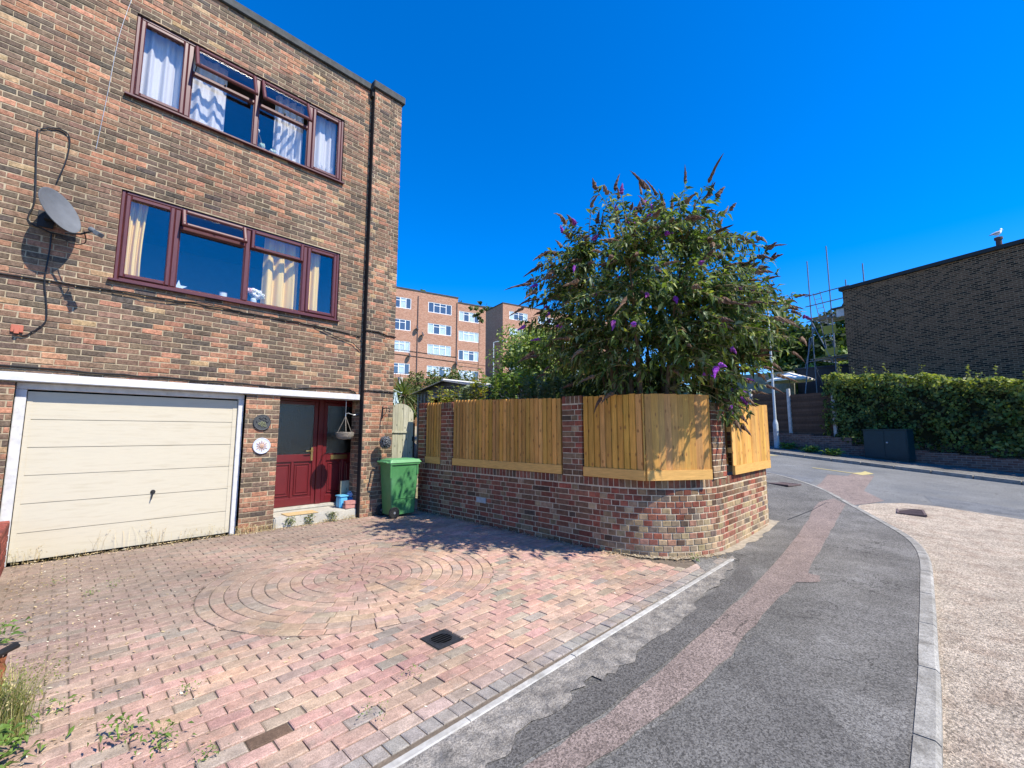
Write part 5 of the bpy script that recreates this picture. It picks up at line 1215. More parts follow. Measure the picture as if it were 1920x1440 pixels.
tree('fruit_tree', (7.3, 6.1, .2), 3.6, (7.3, 6.05, 2.95), (.95, .95, 1.05), 46, 7600, .042, LT, 'light green leafy tree tucked between the small tree and the purple shrub', seed=43, trunk_r=.045, stems=2)
tree('laurel_bush', (6.9, 3.9, .1), 3, (6.7, 3.75, 1.95), (1.15, 1.2, .95), 34, 5200, .06, DK, 'dark leafy bush just behind the angled fence panel', 'bush', seed=41, trunk_r=.05)
tree('round_bush', (9.4, 12.6, .7), 4, (9.35, 12.6, 2.75), (1.75, 1.75, 1.15), 60, 9000, .055, [(30, (.07, .10, .03)), (30, (.11, .14, .04)), (12, (.12, .09, .05)), (20, (.15, .18, .05))], 'rounded brownish green bush behind the dark metal shed', 'bush', seed=6, trunk_r=.08)
tree('shed_side_bush', (6.6, 11.4, .5), 2.5, (6.5, 11.4, 1.95), (.8, .9, .72), 26, 3600, .05, LT, 'yellow green bush between the spiky palm and the shed', 'bush', seed=8, trunk_r=.04)
# shoots in front of the shed, above the fence
def shoot(x, y, z0, z1, pal, lab, seed, nm='garden_shrub', spread=.16, nst=4, lf=.06):
    rs = np.random.RandomState(seed); r = random.Random(seed); o = thing(nm, (x, y, z0), lab, 'shrub', 'leafy shoots above the long fence panel'); st = MB(); C_ = []; D_ = []
    for k in range(nst):
        a = r.uniform(0, 6.28); q = r.uniform(.2, 1) * spread; tp = Vector((x + math.cos(a) * q * 1.6, y + math.sin(a) * q * 1.6, z1 - r.uniform(0, .3) * (z1 - 1.9))); b0 = Vector((x + math.cos(a) * .04, y + math.sin(a) * .04, z0))
        pt = [b0.lerp(tp, t / 6) + Vector((r.uniform(-.02, .02), r.uniform(-.02, .02), 0)) for t in range(7)]; st.tube(pt, [.008 - .001 * i for i in range(7)], 4, cap=False)
        for i in range(int((z1 - z0) * 42)):
            t = r.uniform(.25, 1); p = b0.lerp(tp, t); an = r.uniform(0, 6.28); C_.append(tuple(p)); D_.append((math.cos(an), math.sin(an), .35))
    n_ = len(C_); L1 = rs.uniform(.7, 1.25, n_) * lf; mb = MB(); leaves(mb, np.array(C_), np.array(D_), L1 * 1.5, L1 * .42, lc(rs, n_, pal), rs, .1)
    build(mb, 'leaves', M_['leaf'], o); build(st, 'stem', M_['twig'], o)
YL = [(30, (.36, .34, .07)), (25, (.25, .28, .06)), (20, (.15, .19, .05)), (10, (.30, .2, .08))]; GL = [(30, (.12, .2, .045)), (30, (.17, .25, .06)), (15, (.09, .14, .05))]; BG = [(30, (.12, .17, .10)), (30, (.18, .22, .13))]
for i, (x, y, z1, pal, lab) in enumerate(((5.6, 7.55, 2.50, YL, 'yellow green shoots at the left end of the fence by the gate pier'), (5.65, 7.0, 2.52, BG, 'grey green twig just left of the second brick pier'),
        (5.7, 6.45, 2.64, YL, 'bright yellow leaved shrub right of the second brick pier'), (5.75, 5.95, 2.78, GL, 'tall upright fresh green shoots in front of the shed'), (5.8, 5.5, 2.66, GL, 'mixed green shoots right of the tall upright shoots'),
        (5.8, 5.1, 2.58, BG, 'blue grey leaved shoots above the long panel'), (5.85, 4.65, 2.55, BG, 'grey green shoots nearest the small tree'))):
    shoot(x, y, .1, z1, pal, lab, 30 + i, spread=.24, nst=12)
# spiky palm behind the gate
co_ = thing('cordyline_palm', (5.75, 9.35, .2), 'spiky green cordyline palm behind the arched gate', 'palm'); rs = np.random.RandomState(9)
mb = MB(); hc = Vector((5.75, 9.35, 2.42)); r = random.Random(12)
for k in range(170):
    v = Vector((r.gauss(0, 1), r.gauss(0, 1), r.gauss(.45, .8))).normalized(); L = r.uniform(.42, .62); s_ = v.cross(Vector((0, 0, 1)));
    if s_.length < .05: continue
    s_.normalize(); dr = .10 if v.z > 0 else .2; c = jitc(r.choice([(.10, .14, .05), (.15, .19, .08), (.20, .24, .11), (.07, .10, .04)]), r)
    P0, P1, P2 = hc + v * .04, hc + v * L * .55, hc + v * L + Vector((0, 0, -dr * L))
    mb.add([P0 - s_ * .008, P0 + s_ * .008, P1 + s_ * .014, P1 - s_ * .014, P2], [(0, 1, 2, 3), (3, 2, 4)], c)
build(mb, 'crown', M_['leaf'], co_); mb = MB(); mb.tube([(5.75, 9.35, .1), (5.76, 9.34, 1.3), (5.75, 9.35, 2.4)], [.07, .06, .05], 9); build(mb, 'trunk', M_['bark'], co_)

# ------------------------------------------------------------------ shed
sh = thing('metal_shed', (7.58, 10.1, .6), 'dark grey corrugated metal shed with open doorway and pale ridge', 'shed')
X0, X1, YA, YB, YM, ZE, ZR = 7.58, 10.5, 8.69, 11.54, 10.13, 2.71, 2.96
mb = MB()
def corr(mb, a, b, z0, zt):     # corrugated sheet from a to b; zt(t) top height
    n = int(math.dist(a, b) / .045); ex = Vector((b[0] - a[0], b[1] - a[1], 0)).normalized(); nn = Vector((ex.y, -ex.x, 0))
    for i in range(n):
        t0, t1 = i / n, (i + 1) / n; o0 = .012 * (1 if i % 4 in (1, 2) else 0); o1 = .012 * (1 if (i + 1) % 4 in (1, 2) else 0)
        p0 = Vector((a[0], a[1], 0)).lerp(Vector((b[0], b[1], 0)), t0) + nn * o0; p1 = Vector((a[0], a[1], 0)).lerp(Vector((b[0], b[1], 0)), t1) + nn * o1
        mb.add([p0 + Vector((0, 0, z0)), p1 + Vector((0, 0, z0)), p1 + Vector((0, 0, zt(t1))), p0 + Vector((0, 0, zt(t0)))], [(0, 1, 2, 3)])
gz = lambda y: ZE + (ZR - ZE) * (1 - abs(y - YM) / 1.43)
corr(mb, (X0, YB), (X0, 10.95), .3, lambda t: gz(YB + (10.95 - YB) * t)); corr(mb, (X0, 9.35), (X0, YA), .3, lambda t: gz(9.35 + (YA - 9.35) * t))
corr(mb, (X0, YA), (X1, YA), .3, lambda t: ZE); corr(mb, (X1, YB), (X0, YB), .3, lambda t: ZE)
mb.add([(X0 - .002, 10.95, 2.60), (X0 - .002, 9.35, 2.60), (X0 - .002, 9.35, gz(9.35)), (X0 - .002, YM, ZR), (X0 - .002, 10.95, gz(10.95))], [(0, 1, 2, 3, 4)])
mb.add([(X1, YA, .3), (X1, YB, .3), (X1, YB, ZE), (X1, YM, ZR), (X1, YA, ZE)], [(0, 1, 2, 3, 4)])
build(mb, 'wall', M_['shed'], sh)
mb = MB()
for (ya, yb) in ((YA - .1, YM), (YB + .1, YM)):
    za = ZE - .015; mb.add([(X0 - .1, ya, za), (X1 + .1, ya, za), (X1 + .1, yb, ZR + .012), (X0 - .1, yb, ZR + .012), (X0 - .1, ya, za + .03), (X1 + .1, ya, za + .03), (X1 + .1, yb, ZR + .042), (X0 - .1, yb, ZR + .042)], [(0, 3, 2, 1), (4, 5, 6, 7), (0, 1, 5, 4), (1, 2, 6, 5), (2, 3, 7, 6), (3, 0, 4, 7)])
build(mb, 'roof', M_['shed'], sh)
mb = MB(); mb.box(X0 - .12, X1 + .12, YM - .05, YM + .05, ZR + .044, ZR + .085, ch=.008); build(mb, 'ridge_cap', M_['whitemetal'], sh)
mb = MB(); mb.tube([(X0 - .115, YB + .1, ZE + .0), (X0 - .115, YM, ZR + .03)], .014, 6); mb.tube([(X0 - .115, YM, ZR + .03), (X0 - .115, YA - .1, ZE)], .014, 6); build(mb, 'verge_trim', M_['shedtrim'], sh)
mb = MB(); mb.box(X0 - .03, X0 + .03, 10.85, 10.95, .3, 2.60); mb.box(X0 - .03, X0 + .03, 9.35, 9.45, .3, 2.60); mb.box(X0 - .032, X0 + .028, 9.451, 10.849, 2.53, 2.60); build(mb, 'doorway_frame', M_['shedtrim'], sh)
mb = MB(); mb.box(X0 + .3, X0 + .35, 9.4, 10.9, .3, 2.6); build(mb, 'dark_doorway', M_['black'], sh)
for yy in (10.28, 9.93):
    mb = MB(); mb.box(X0 - .02, X0 - .004, yy - .11, yy + .11, 2.70, 2.83, ch=.003); v_ = build(mb, 'vent', M_['shedtrim'], sh)
    mb = MB(); mb.box(X0 - .024, X0 - .0205, yy - .09, yy - .008, 2.72, 2.81); mb.box(X0 - .024, X0 - .0205, yy + .008, yy + .09, 2.72, 2.81); build(mb, 'louvre', M_['slate'], v_)

# ------------------------------------------------------------------ fences behind the garden
def close_board(name, p0, p1, zb0, zb1, zt0, zt1, m, lab, seed, posts=(), group=None, cat='fence', bw_=.12):
    r = random.Random(seed); L = math.dist(p0, p1); n = int(L / bw_); ex = Vector((p1[0] - p0[0], p1[1] - p0[1], 0)) / L; nn = Vector((ex.y, -ex.x, 0)); mb = MB()
    o = thing(name, (p0[0], p0[1], zb0), lab, cat, group)
    for i in range(n):
        t = i / n; a = Vector((p0[0], p0[1], 0)) + ex * L * t; b = a + ex * (L / n - .012); zb = zb0 + (zb1 - zb0) * t; zt = zt0 + (zt1 - zt0) * t + r.uniform(-.012, .012); k = r.uniform(.75, 1.2)
        q = nn * (.012 if i % 2 else 0); V = [a + q + nn * .02, b + q + nn * .012, b + q - nn * .005, a + q - nn * .005]
        mb.add([v + Vector((0, 0, zb)) for v in V] + [v + Vector((0, 0, zt)) for v in V], [(0, 3, 2, 1), (4, 5, 6, 7), (0, 1, 5, 4), (1, 2, 6, 5), (2, 3, 7, 6), (3, 0, 4, 7)], (k, k, k))
    build(mb, 'boards', m, o, fixn=True)
    for t in posts:
        a = Vector((p0[0], p0[1], 0)) + ex * L * t; mb = MB(); mb.box(a.x - .08, a.x + .08, a.y - .08, a.y + .08, zb0 + (zb1 - zb0) * t - .3, zt0 + (zt1 - zt0) * t + .08); build(mb, 'post', M_['kerb'] if m is M_['brownwood'] else m, o)
    return o
close_board('back_fence', (8.2, 18.5), (13.2, 16.6), 1.2, 1.3, 4.0, 3.93, M_['brownwood'], 'brown timber fence along the top of the garden left of the round bush', 1, (.48, .99))
close_board('back_fence', (13.3, 16.55), (17.6, 14.2), 1.3, 1.3, 3.92, 3.9, M_['brownwood'], 'brown timber fence along the top of the garden behind the shed', 2, (.02,))
mb = MB()
for k in range(40):
    t = k / 39; x, y = 11.5 + 14 * t, 30 - 3.4 * t; mb.tube([(x, y, 4.6), (x, y, 5.95)], .011, 4)
mb.tube([(11.5, 30, 5.95), (25.5, 26.6, 5.95)], .018, 5); mb.tube([(11.5, 30, 4.9), (25.5, 26.6, 4.9)], .015, 5)
P(build(mb, 'railing', M_['blackiron'], None, (11.5, 30, 5)), 'thin dark metal railing on the bank below the flats', 'railing')

# ------------------------------------------------------------------ blocks of flats up the hill
def farwin(parent, x0, x1, z1, h, y, style, r, four=True):
    mb = MB(); w_ = .07
    def b(a, c, d, e, yy=0, t=.08): mb.box(a, c, y - .03 + yy, y + t, d, e)
    z0 = z1 - h; W = x1 - x0
    b(x0, x0 + w_, z0, z1); b(x1 - w_, x1, z0, z1); b(x0 + w_, x1 - w_, z0, z0 + w_); b(x0 + w_, x1 - w_, z1 - w_, z1)
    ms = [x0 + W * .24, x0 + W * .5, x0 + W * .76]
    for m_ in ms: b(m_ - .04, m_ + .04, z0 + w_, z1 - w_, .004)
    b(ms[0] + .04, ms[1] - .04, z1 - .40, z1 - .34, .006); b(ms[1] + .04, ms[2] - .04, z1 - .40, z1 - .34, .006)
    wo = build(mb, 'window', M_['white2'], parent)
    ed = [x0 + w_] + ms + [x1 - w_]
    for i in range(4):
        pm = MB(); pm.box(ed[i] + .03, ed[i + 1] - .03, y + .02, y + .03, z0 + w_, z1 - w_); build(pm, 'pane', M_['fcurt'] if r.random() < style else M_['fglass'], wo)
    return wo
M_['white2'] = mat('white_window_frame', (.80, .81, .82), .5, .04)
M_['fcurt'] = mat('curtained_glass', (.42, .52, .60), .12, .25, 3, stretch=(6, 1, .5), spec=.8)
r = random.Random(77)
def block(name, loc, secs, cols, lab, depth=10, base=4.0):
    o = lthing(name, loc, lab, 'block of flats', None, math.atan2(-.2406, .970))
    for (a, b, top, sb) in secs:
        mb = MB()
        hs_ = [(c0, c1, t - 1.3, t) for (c0, c1, tz, st) in cols if a <= c0 < b for t in tz]
        f = lambda u, z, o_: (u, sb - o_, z)
        backing(mb, f, a, b, base, top, hs_, 0)
        for h in hs_:
            for q in (((h[0], h[2]), (h[1], h[2])), ((h[1], h[2]), (h[1], h[3])), ((h[1], h[3]), (h[0], h[3])), ((h[0], h[3]), (h[0], h[2]))):
                mb.add([(q[0][0], sb, q[0][1]), (q[1][0], sb, q[1][1]), (q[1][0], sb + .15, q[1][1]), (q[0][0], sb + .15, q[0][1])], [(0, 1, 2, 3)])
        mb.add([(a, sb, base), (a, depth, base), (a, depth, top), (a, sb, top)], [(0, 1, 2, 3)]); mb.add([(b, sb, base), (b, depth, base), (b, depth, top), (b, sb, top)], [(0, 1, 2, 3)]); mb.add([(a, depth, base), (b, depth, base), (b, depth, top), (a, depth, top)], [(0, 1, 2, 3)])
        mb.m = [0] * len(mb.f)
        build(mb, 'wall', M_['aptbt'], o)
        mb = MB(); mb.box(a + .1, b - .1, sb + .16, sb + .2, base, top - .2); build(mb, 'dark_interior', M_['darkroom'], o)
        mb = MB(); mb.box(a - .06, b + .06, sb - .06, depth, top + .001, top + .16); build(mb, 'roof', M_['coping'], o)
    for (c0, c1, tz, st) in cols:
        sb = [s_[3] for s_ in secs if s_[0] <= c0 < s_[1]][0]
        for i, t in enumerate(tz): farwin(o, c0, c1, t, 1.3, sb + .05, st[i], r)
    return o
T1 = [17.53, 14.87, 12.27, 9.62]; T3 = [17.08, 14.5, 12.0, 9.42]
apt = block('block_of_flats', (25.99, 44.9, 0), [(-9, 8.16, 18.57, 0), (8.165, 12.3, 18.06, .25)], [(-5.4, -2.6, T1, [.3] * 4), (-.62, 2.05, T1, [.2, .2, .8, .3]), (4.2, 7.3, T1, [.2, .3, .9, .9]), (8.43, 11.31, T3, [.9, .9, .5, .5])], 'four storey orange brick block of flats with white windows on the hill')
block('block_of_flats', (46.11, 47.24, 0), [(0, 26, 21.5, 0)], [(1.17, 4.6, [20.46, 17.8, 15.1, 12.4], [.8] * 4), (6.6, 9.9, [20.46, 17.8, 15.1, 12.4], [.5] * 4), (12.0, 15.2, [20.46, 17.8, 15.1, 12.4], [.6] * 4), (17.4, 20.6, [20.46, 17.8, 15.1, 12.4], [.6] * 4)], 'second brick block of flats further right with a shaded end wall', depth=12)
u_ = Vector((.970, -.2406, 0)); v_ = Vector((.2406, .970, 0)); A0 = Vector((25.99, 44.9, 0))
def aw(x, y, z): return A0 + u_ * x + v_ * y + Vector((0, 0, z))
for i, (x, z, lab) in enumerate(((2.75, 14.0, 'left of the two small dishes between the first and second window columns of the flats'), (3.45, 13.3, 'right of the two small dishes between the window columns of the flats'), (7.9, 10.2, 'small dish low by the step in the wall of the flats'), (1.9, 10.6, 'small dish above the lowest left window of the flats'))):
    p = aw(x, -.35, z); o = thing('satellite_dish', tuple(aw(x, 0, z)), lab, 'satellite dish', 'small dishes on the flats'); Q = Vector((.55, -.75, .35)).to_track_quat('Z', 'Y').to_matrix().to_4x4(); Q.translation = p
    mb = MB(); mb.lathe([(.001, -.03), (.2, -.01), (.3, .03), (.305, .02), (.2, -.03), (.001, -.05)], Q, 16); build(mb, 'reflector', M_['shed'], o); mb = MB(); mb.tube([p, aw(x, -.02, z - .05)], .03, 5); build(mb, 'bracket', M_['black'], o)
for i, (z0, z1, x0, x1) in enumerate(((11.35, 10.95, -5, 8.1), (10.85, 10.2, -5, 12.2))):
    mb = MB(); mb.tube([aw(x0 + (x1 - x0) * t / 12, -.04, z0 + (z1 - z0) * t / 12) for t in range(13)], .03, 4)
    P(build(mb, 'cable', M_['black'], None, tuple(aw(x0, 0, z0))), ('upper' if i == 0 else 'lower') + ' dark cable sloping across the wall of the flats', 'cable', 'cables across the flats')
for i, x in enumerate((8.02, 2.9)):
    mb = MB(); mb.tube([(x, -.07, 18.0), (x, -.07, 5)], .055, 6); build(mb, 'downpipe', M_['rust2'], apt)
# street lamp and person on the bank
lp = thing('street_lamp', (30.76, 32.9, 5.0), 'slim grey street lamp in front of the gap between the flats', 'street lamp')
mb = MB(); mb.tube([(30.76, 32.9, 4.8), (30.76, 32.9, 6.6), (30.76, 32.9, 10.9)], [.10, .07, .05], 10); build(mb, 'post', M_['lampgrey'], lp)
mb = MB(); mb.tube([(30.76, 32.9, 10.9), (30.95, 32.6, 11.0), (31.3, 32.1, 11.0)], [.05, .05, .04], 8); mb.box(31.1, 31.6, 31.75, 32.05, 10.95, 11.05, ch=.02); build(mb, 'lamp_head', M_['lampgrey'], lp)
def skinned(name, V, E, Rv, m, parent=None, loc=(0, 0, 0), sub=1, root=0):
    me = bpy.data.meshes.new(name); me.from_pydata(V, E, []); o = bpy.data.objects.new(name, me); COL.objects.link(o)
    md = o.modifiers.new('skin', 'SKIN'); sv_ = me.skin_vertices[0].data if me.skin_vertices else None
    if sv_ is None:
        bm = bmesh.new(); bm.from_mesh(me); bm.verts.layers.skin.verify(); bm.to_mesh(me); bm.free(); sv_ = me.skin_vertices[0].data
    for i, q in enumerate(Rv): sv_[i].radius = (q, q) if not isinstance(q, tuple) else q; sv_[i].use_root = (i == root)
    sb = o.modifiers.new('sub', 'SUBSURF'); sb.levels = sb.render_levels = sub; me.materials.append(m); o.location = loc
    if parent: o.parent = parent
    ORG[o.name] = tuple(loc); return o
skin_ = mat('skin', (.50, .30, .22), .6, .05)
pv = [(0, 0, .95), (0, 0, 1.15), (0, 0, 1.38), (0, 0, 1.47), (0, .01, 1.56), (0, 0, 1.68), (-.17, 0, 1.40), (-.25, -.03, 1.14), (-.20, -.20, 1.02), (.17, 0, 1.40), (.27, -.02, 1.14), (.30, -.16, .95), (-.10, 0, .88), (-.11, -.02, .48), (-.12, .03, .07), (-.12, -.12, .04), (.10, 0, .88), (.12, .05, .48), (.13, .0, .07), (.13, -.14, .04), (-.19, -.27, 1.0), (.31, -.23, .90)]
pe = [(0, 1), (1, 2), (2, 3), (3, 4), (4, 5), (2, 6), (6, 7), (7, 8), (8, 20), (2, 9), (9, 10), (10, 11), (11, 21), (0, 12), (12, 13), (13, 14), (14, 15), (0, 16), (16, 17), (17, 18), (18, 19)]
pr_ = [.13, .12, .14, .055, .085, .07, .06, .045, .03, .06, .045, .03, .085, .06, .045, .035, .085, .06, .045, .035, .025, .025]
ph_ = thing('person', (27.58, 29.0, 5.25), 'person in dark clothes walking behind the railing near the street lamp', 'person', None, R(200))
bd = skinned('body', pv, pe, pr_, skin_, ph_, (0, 0, 0), 2)
jv = [pv[0], pv[1], pv[2], (0, 0, 1.45), pv[6], pv[7], (-.205, -.17, 1.035), pv[9], pv[10], (.297, -.13, .98)]
skinned('jacket', jv, [(0, 1), (1, 2), (2, 3), (2, 4), (4, 5), (5, 6), (2, 7), (7, 8), (8, 9)], [.155, .145, .165, .07, .078, .062, .045, .078, .062, .045], mat('navy_cloth', (.015, .02, .04), .9, .1), ph_, (0, 0, 0), 2)
skinned('trousers', [pv[0], pv[12], pv[13], (-.12, .03, .12), pv[16], pv[17], (.13, 0, .12)], [(0, 1), (1, 2), (2, 3), (0, 4), (4, 5), (5, 6)], [.145, .10, .075, .06, .10, .075, .06], mat('grey_cloth', (.10, .10, .11), .9, .1), ph_, (0, 0, 0), 2)
mb = MB(); mb.lathe([(.001, .03), (.08, .035), (.098, .075), (.09, .13), (.05, .165), (.001, .172)], Matrix.Translation((0, .015, 1.60)), 14); build(mb, 'hair', mat('grey_hair', (.25, .23, .21), .9, .2), ph_)

# ------------------------------------------------------------------ far side of the main road
def pqz(p, q, z): x, y = pq(p, q); return (x, y, z)
MR = Matrix(((.94, .341, 0, 0), (-.341, .94, 0, 0), (0, 0, 1, 0), (0, 0, 0, 1)))     # (p, q, z) -> world
rz_ = -math.atan2(.341, .94)
def street(name, p, q, z, lab, cat, group=None): x, y = pq(p, q); return lthing(name, (x, y, z), lab, cat, group, rz_)   # local +x = away from the road, +y = up the street
# low brick wall
o = street('roadside_wall', 19.3, 0, 0, 'low dark brick wall under the hedge across the road', 'wall')
mb = MB()
for k in range(-20, 24): q = k * .75; z = .076 * max(0, spl(q - 2.5, .5)) + .06; mb.box(0, .22, q, q + .75, z - .3, z + (.72 if q > 9.2 else .46))
build(mb, 'brickwork', M_['fwbt'], o)
# dark panels with concrete posts
pf = street('panel_fence', 19.62, 10.45, .6, 'dark brown slatted fence with pale concrete posts across the road', 'fence')
for i, q in enumerate((10.45, 12.27, 14.1)):
    z = .66 + .076 * (q - 11); b = MB(); b.box(-.06, .06, q - 10.45 - .06, q - 10.45 + .06, z - .6, z - .6 + 2.72, ch=.012); build(b, 'post', M_['kerb'], pf)
for i, q in enumerate((10.53, 12.35, 14.18)):
    z = .66 + .076 * (q - 11); b = MB(); MT = Matrix.Translation((.02, q - 10.45, z - .6))
    for k in range(18): b.box(-.01 - .016 * (k % 2), .01, 0, 1.66, .62 + k * .108, .62 + k * .108 + .104, (1 + .25 * (k % 3),) * 3, M=MT)
    b.box(.015, .04, 0, 1.66, .6, 2.58, M=MT); build(b, 'panel', M_['darkwood'], pf)
# hedge
def hedge(name, p0, p1, q0, q1, zt, zb, n, size, lab, seed):
    rs = np.random.RandomState(seed); o = street(name, p0, q0, zb(q0), lab, 'hedge'); zb0 = zb(q0)
    t = rs.uniform(0, 1, n); q = rs.uniform(q0, q1, n); top = zt(q) + .10 * np.sin(q * 3.1) * np.sin(q * 1.3 + 2) + .05 * np.sin(q * 7); bot = np.array([zb(v) for v in q]) + .12
    face = rs.choice(3, n, p=[.60, .33, .07]); dp = np.abs(rs.normal(0, .17, n)); lump = .14 * np.sin(q * 2.7 + 1) * np.sin(t * 7 + q) + .08 * np.sin(q * 6.1)
    p = np.where(face == 0, dp + lump, np.where(face == 1, rs.uniform(-.05, p1 - p0, n), (p1 - p0) * rs.uniform(0, 1, n))); z = np.where(face == 0, bot + (top - bot) * t ** .9, top - np.abs(rs.normal(0, .12, n))); q = np.where(face == 2, np.where(rs.uniform(0, 1, n) < .5, q0, q1) + rs.normal(0, .08, n), q)
    z = np.where(face == 2, bot + (top - bot) * t, z); C = np.stack([p, q - q0, z - zb0], 1)
    N_ = np.where((face == 0)[:, None], np.array([-1, 0, .35]), np.where((face == 1)[:, None], np.array([-.2, 0, 1.]), np.array([0, 1., .2]))) + rs.normal(0, .55, (n, 3)); N_ /= np.linalg.norm(N_, axis=1, keepdims=True)
    pal = [(22, (.05, .09, .02)), (28, (.09, .145, .03)), (24, (.15, .21, .045)), (12, (.23, .27, .07))]; c = lc(rs, n, pal, .3); yl = ((face == 1) | (z > top - .45)) & (rs.uniform(0, 1, n) < .6); c[yl] = np.array([.36, .39, .09]) * rs.uniform(.7, 1.2, (yl.sum(), 1))  # leaves near the top coloured brighter: sunlight on the hedge top painted in
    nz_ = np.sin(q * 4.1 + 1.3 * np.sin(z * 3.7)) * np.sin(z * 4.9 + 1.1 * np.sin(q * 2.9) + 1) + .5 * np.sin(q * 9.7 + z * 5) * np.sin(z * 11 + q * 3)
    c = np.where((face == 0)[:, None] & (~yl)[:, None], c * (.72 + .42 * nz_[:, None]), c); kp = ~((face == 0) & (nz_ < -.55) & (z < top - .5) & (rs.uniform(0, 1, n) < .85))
    C, N_, c = C[kp], N_[kp], c[kp]; mb = MB(); cards(mb, C, N_, size * rs.uniform(.45, 1.4, len(C)), np.clip(c, 0, 1), rs, .62)
    nt_ = 60; r = random.Random(seed)      # stray shoots over the top
    for k in range(nt_):
        qq = r.uniform(q0, q1); pp = r.uniform(0, p1 - p0); zz = float(zt(np.array([qq]))[0]); h = r.uniform(.12, .5)
        m_ = int(h * 45); cc = np.stack([pp + rs.normal(0, .03, m_), qq - q0 + rs.normal(0, .03, m_), zz - zb0 + rs.uniform(-.1, h, m_)], 1); cards(mb, cc, unit(rs, m_), .045 * rs.uniform(.7, 1.2, m_), lc(rs, m_, [(1, (.19, .22, .06)), (1, (.26, .26, .09))]), rs)
    build(mb, 'leaves', M_['leaf'], o)
    mb = MB()
    for k in range(int((q1 - q0) / .45)):
        qq = q0 + .2 + k * .45; zz = zb(qq)
        mb.tube([((p1 - p0) * .5, qq - q0, zz - zb0 - .1), ((p1 - p0) * .5 + r.uniform(-.15, .15), qq - q0 + r.uniform(-.2, .2), zz - zb0 + 1.1), ((p1 - p0) * .5 + r.uniform(-.3, .3), qq - q0 + r.uniform(-.3, .3), zz - zb0 + 2.3)], [.035, .025, .01], 6)
        for j in range(4): a_ = r.uniform(.4, 1.9); mb.tube([((p1 - p0) * .5, qq - q0, zz - zb0 + a_), (.08, qq - q0 + r.uniform(-.5, .5), zz - zb0 + a_ + .35)], [.014, .006], 5)
    build(mb, 'stems', M_['bark'], o)
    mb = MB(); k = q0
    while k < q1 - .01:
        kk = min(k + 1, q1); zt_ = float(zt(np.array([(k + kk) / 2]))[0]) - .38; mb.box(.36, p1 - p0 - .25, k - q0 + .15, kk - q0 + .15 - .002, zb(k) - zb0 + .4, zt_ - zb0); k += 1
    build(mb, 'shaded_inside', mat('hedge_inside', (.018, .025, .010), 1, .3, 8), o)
ht = lambda q: 3.12 + .15 * (q - 5.1)
hb_ = lambda q: .076 * max(0, spl(q - 2.5, .5)) + .42
hedge('hedge', 19.35, 20.75, -4.5, 10.7, ht, hb_, 30000, .066, 'long thick green hedge with pale new growth and a sunlit-coloured top across the road', 3)
# weeds at the foot of the lamp
def weedclump(x, y, z, sz, pal, lab, seed, nm='weed', n=60, cat='weed', grp=None, up=.5, lf=.05, wdt=.3, mt='leaf'):
    rs = np.random.RandomState(seed); C = np.stack([x + rs.normal(0, sz * .12, n), y + rs.normal(0, sz * .12, n), np.full(n, z) + rs.uniform(0, sz * up * .5, n)], 1); D = rs.normal(0, 1, (n, 3)); D[:, 2] = np.abs(D[:, 2]) * up + .1
    L = rs.uniform(.6, 1.3, n) * lf; mb = MB(); leaves(mb, C, D, L * 2, L * wdt, lc(rs, n, pal), rs, .3); return P(build(mb, nm, M_[mt], None, (x, y, z)), lab, cat, grp)
GW = [(30, (.13, .22, .04)), (30, (.18, .27, .06)), (15, (.08, .14, .03))]
for i, (p, q, lab) in enumerate(((18.9, 12.0, 'leafy weeds at the foot of the street lamp'), (18.6, 10.9, 'trailing weeds on the pavement right of the lamp'), (18.3, 9.9, 'low weeds near the kerb below the dark panels'))):
    x, y = pq(p, q); weedclump(x, y, G(x, y) + .03, 1.1, GW, lab, 60 + i, n=150, grp='weeds across the road', up=.35, lf=.11)
# street lamp across the road
x, y = pq(18.85, 12.45); lz = G(x, y)
lp = thing('street_lamp', (x, y, lz), 'tall pale street lamp post in front of the dark panels', 'street lamp')
mb = MB(); mb.lathe([(.105, -.1), (.105, 1.05), (.095, 1.12), (.068, 1.22), (.062, 1.26)], Matrix.Translation((x, y, lz)), 16); mb.tube([(x, y, lz + 1.24), (x, y, lz + 3.6), (x, y, lz + 6.2)], [.056, .048, .038], 14); build(mb, 'post', M_['lampgrey'], lp)
mb = MB(); mb.box(x - .13, x - .124, y - .06, y + .06, lz + .35, lz + .85); build(mb, 'access_door', M_['steel'], lp)
mb = MB(); mb.tube([(x, y, lz + 6.2), (x + .3, y - .25, lz + 6.3), (x + .6, y - .45, lz + 6.3)], [.045, .04, .035], 8); mb.box(x + .45, x + .95, y - .6, y - .4, lz + 6.26, lz + 6.34, ch=.02); build(mb, 'lamp_head', M_['lampgrey'], lp)
# cabinet
o = street('utility_cabinet', 19.1, 8.47, .54, 'dark teal metal utility cabinet standing against the hedge', 'cabinet')
mb = MB(); mb.box(-.25, .2, -.66, .66, .05, 1.06, ch=.012); mb.box(-.28, .23, -.69, .69, 1.061, 1.10, ch=.012); mb.box(-.23, .18, -.64, .64, -.12, .05)
for k in range(5): mb.box(-.266, -.2625, -.50, -.18, .86 + k * .025, .868 + k * .025); mb.box(-.266, -.2625, .18, .50, .86 + k * .025, .868 + k * .025)
cb_ = build(mb, 'body', M_['cabinet'], o)
for sgn in (-1, 1):
    mb = MB(); mb.box(-.262, -.252, min(sgn * .02, sgn * .62), max(sgn * .02, sgn * .62), .10, 1.02, ch=.003); build(mb, 'door', M_['cabinet'], o)
mb = MB(); mb.lathe([(.03, 0), (.03, .02), (.02, .03)], Matrix.Translation((-.263, -.07, .62)) @ Matrix.Rotation(R(-90), 4, 'Y'), 12); build(mb, 'lock', M_['steel'], o)
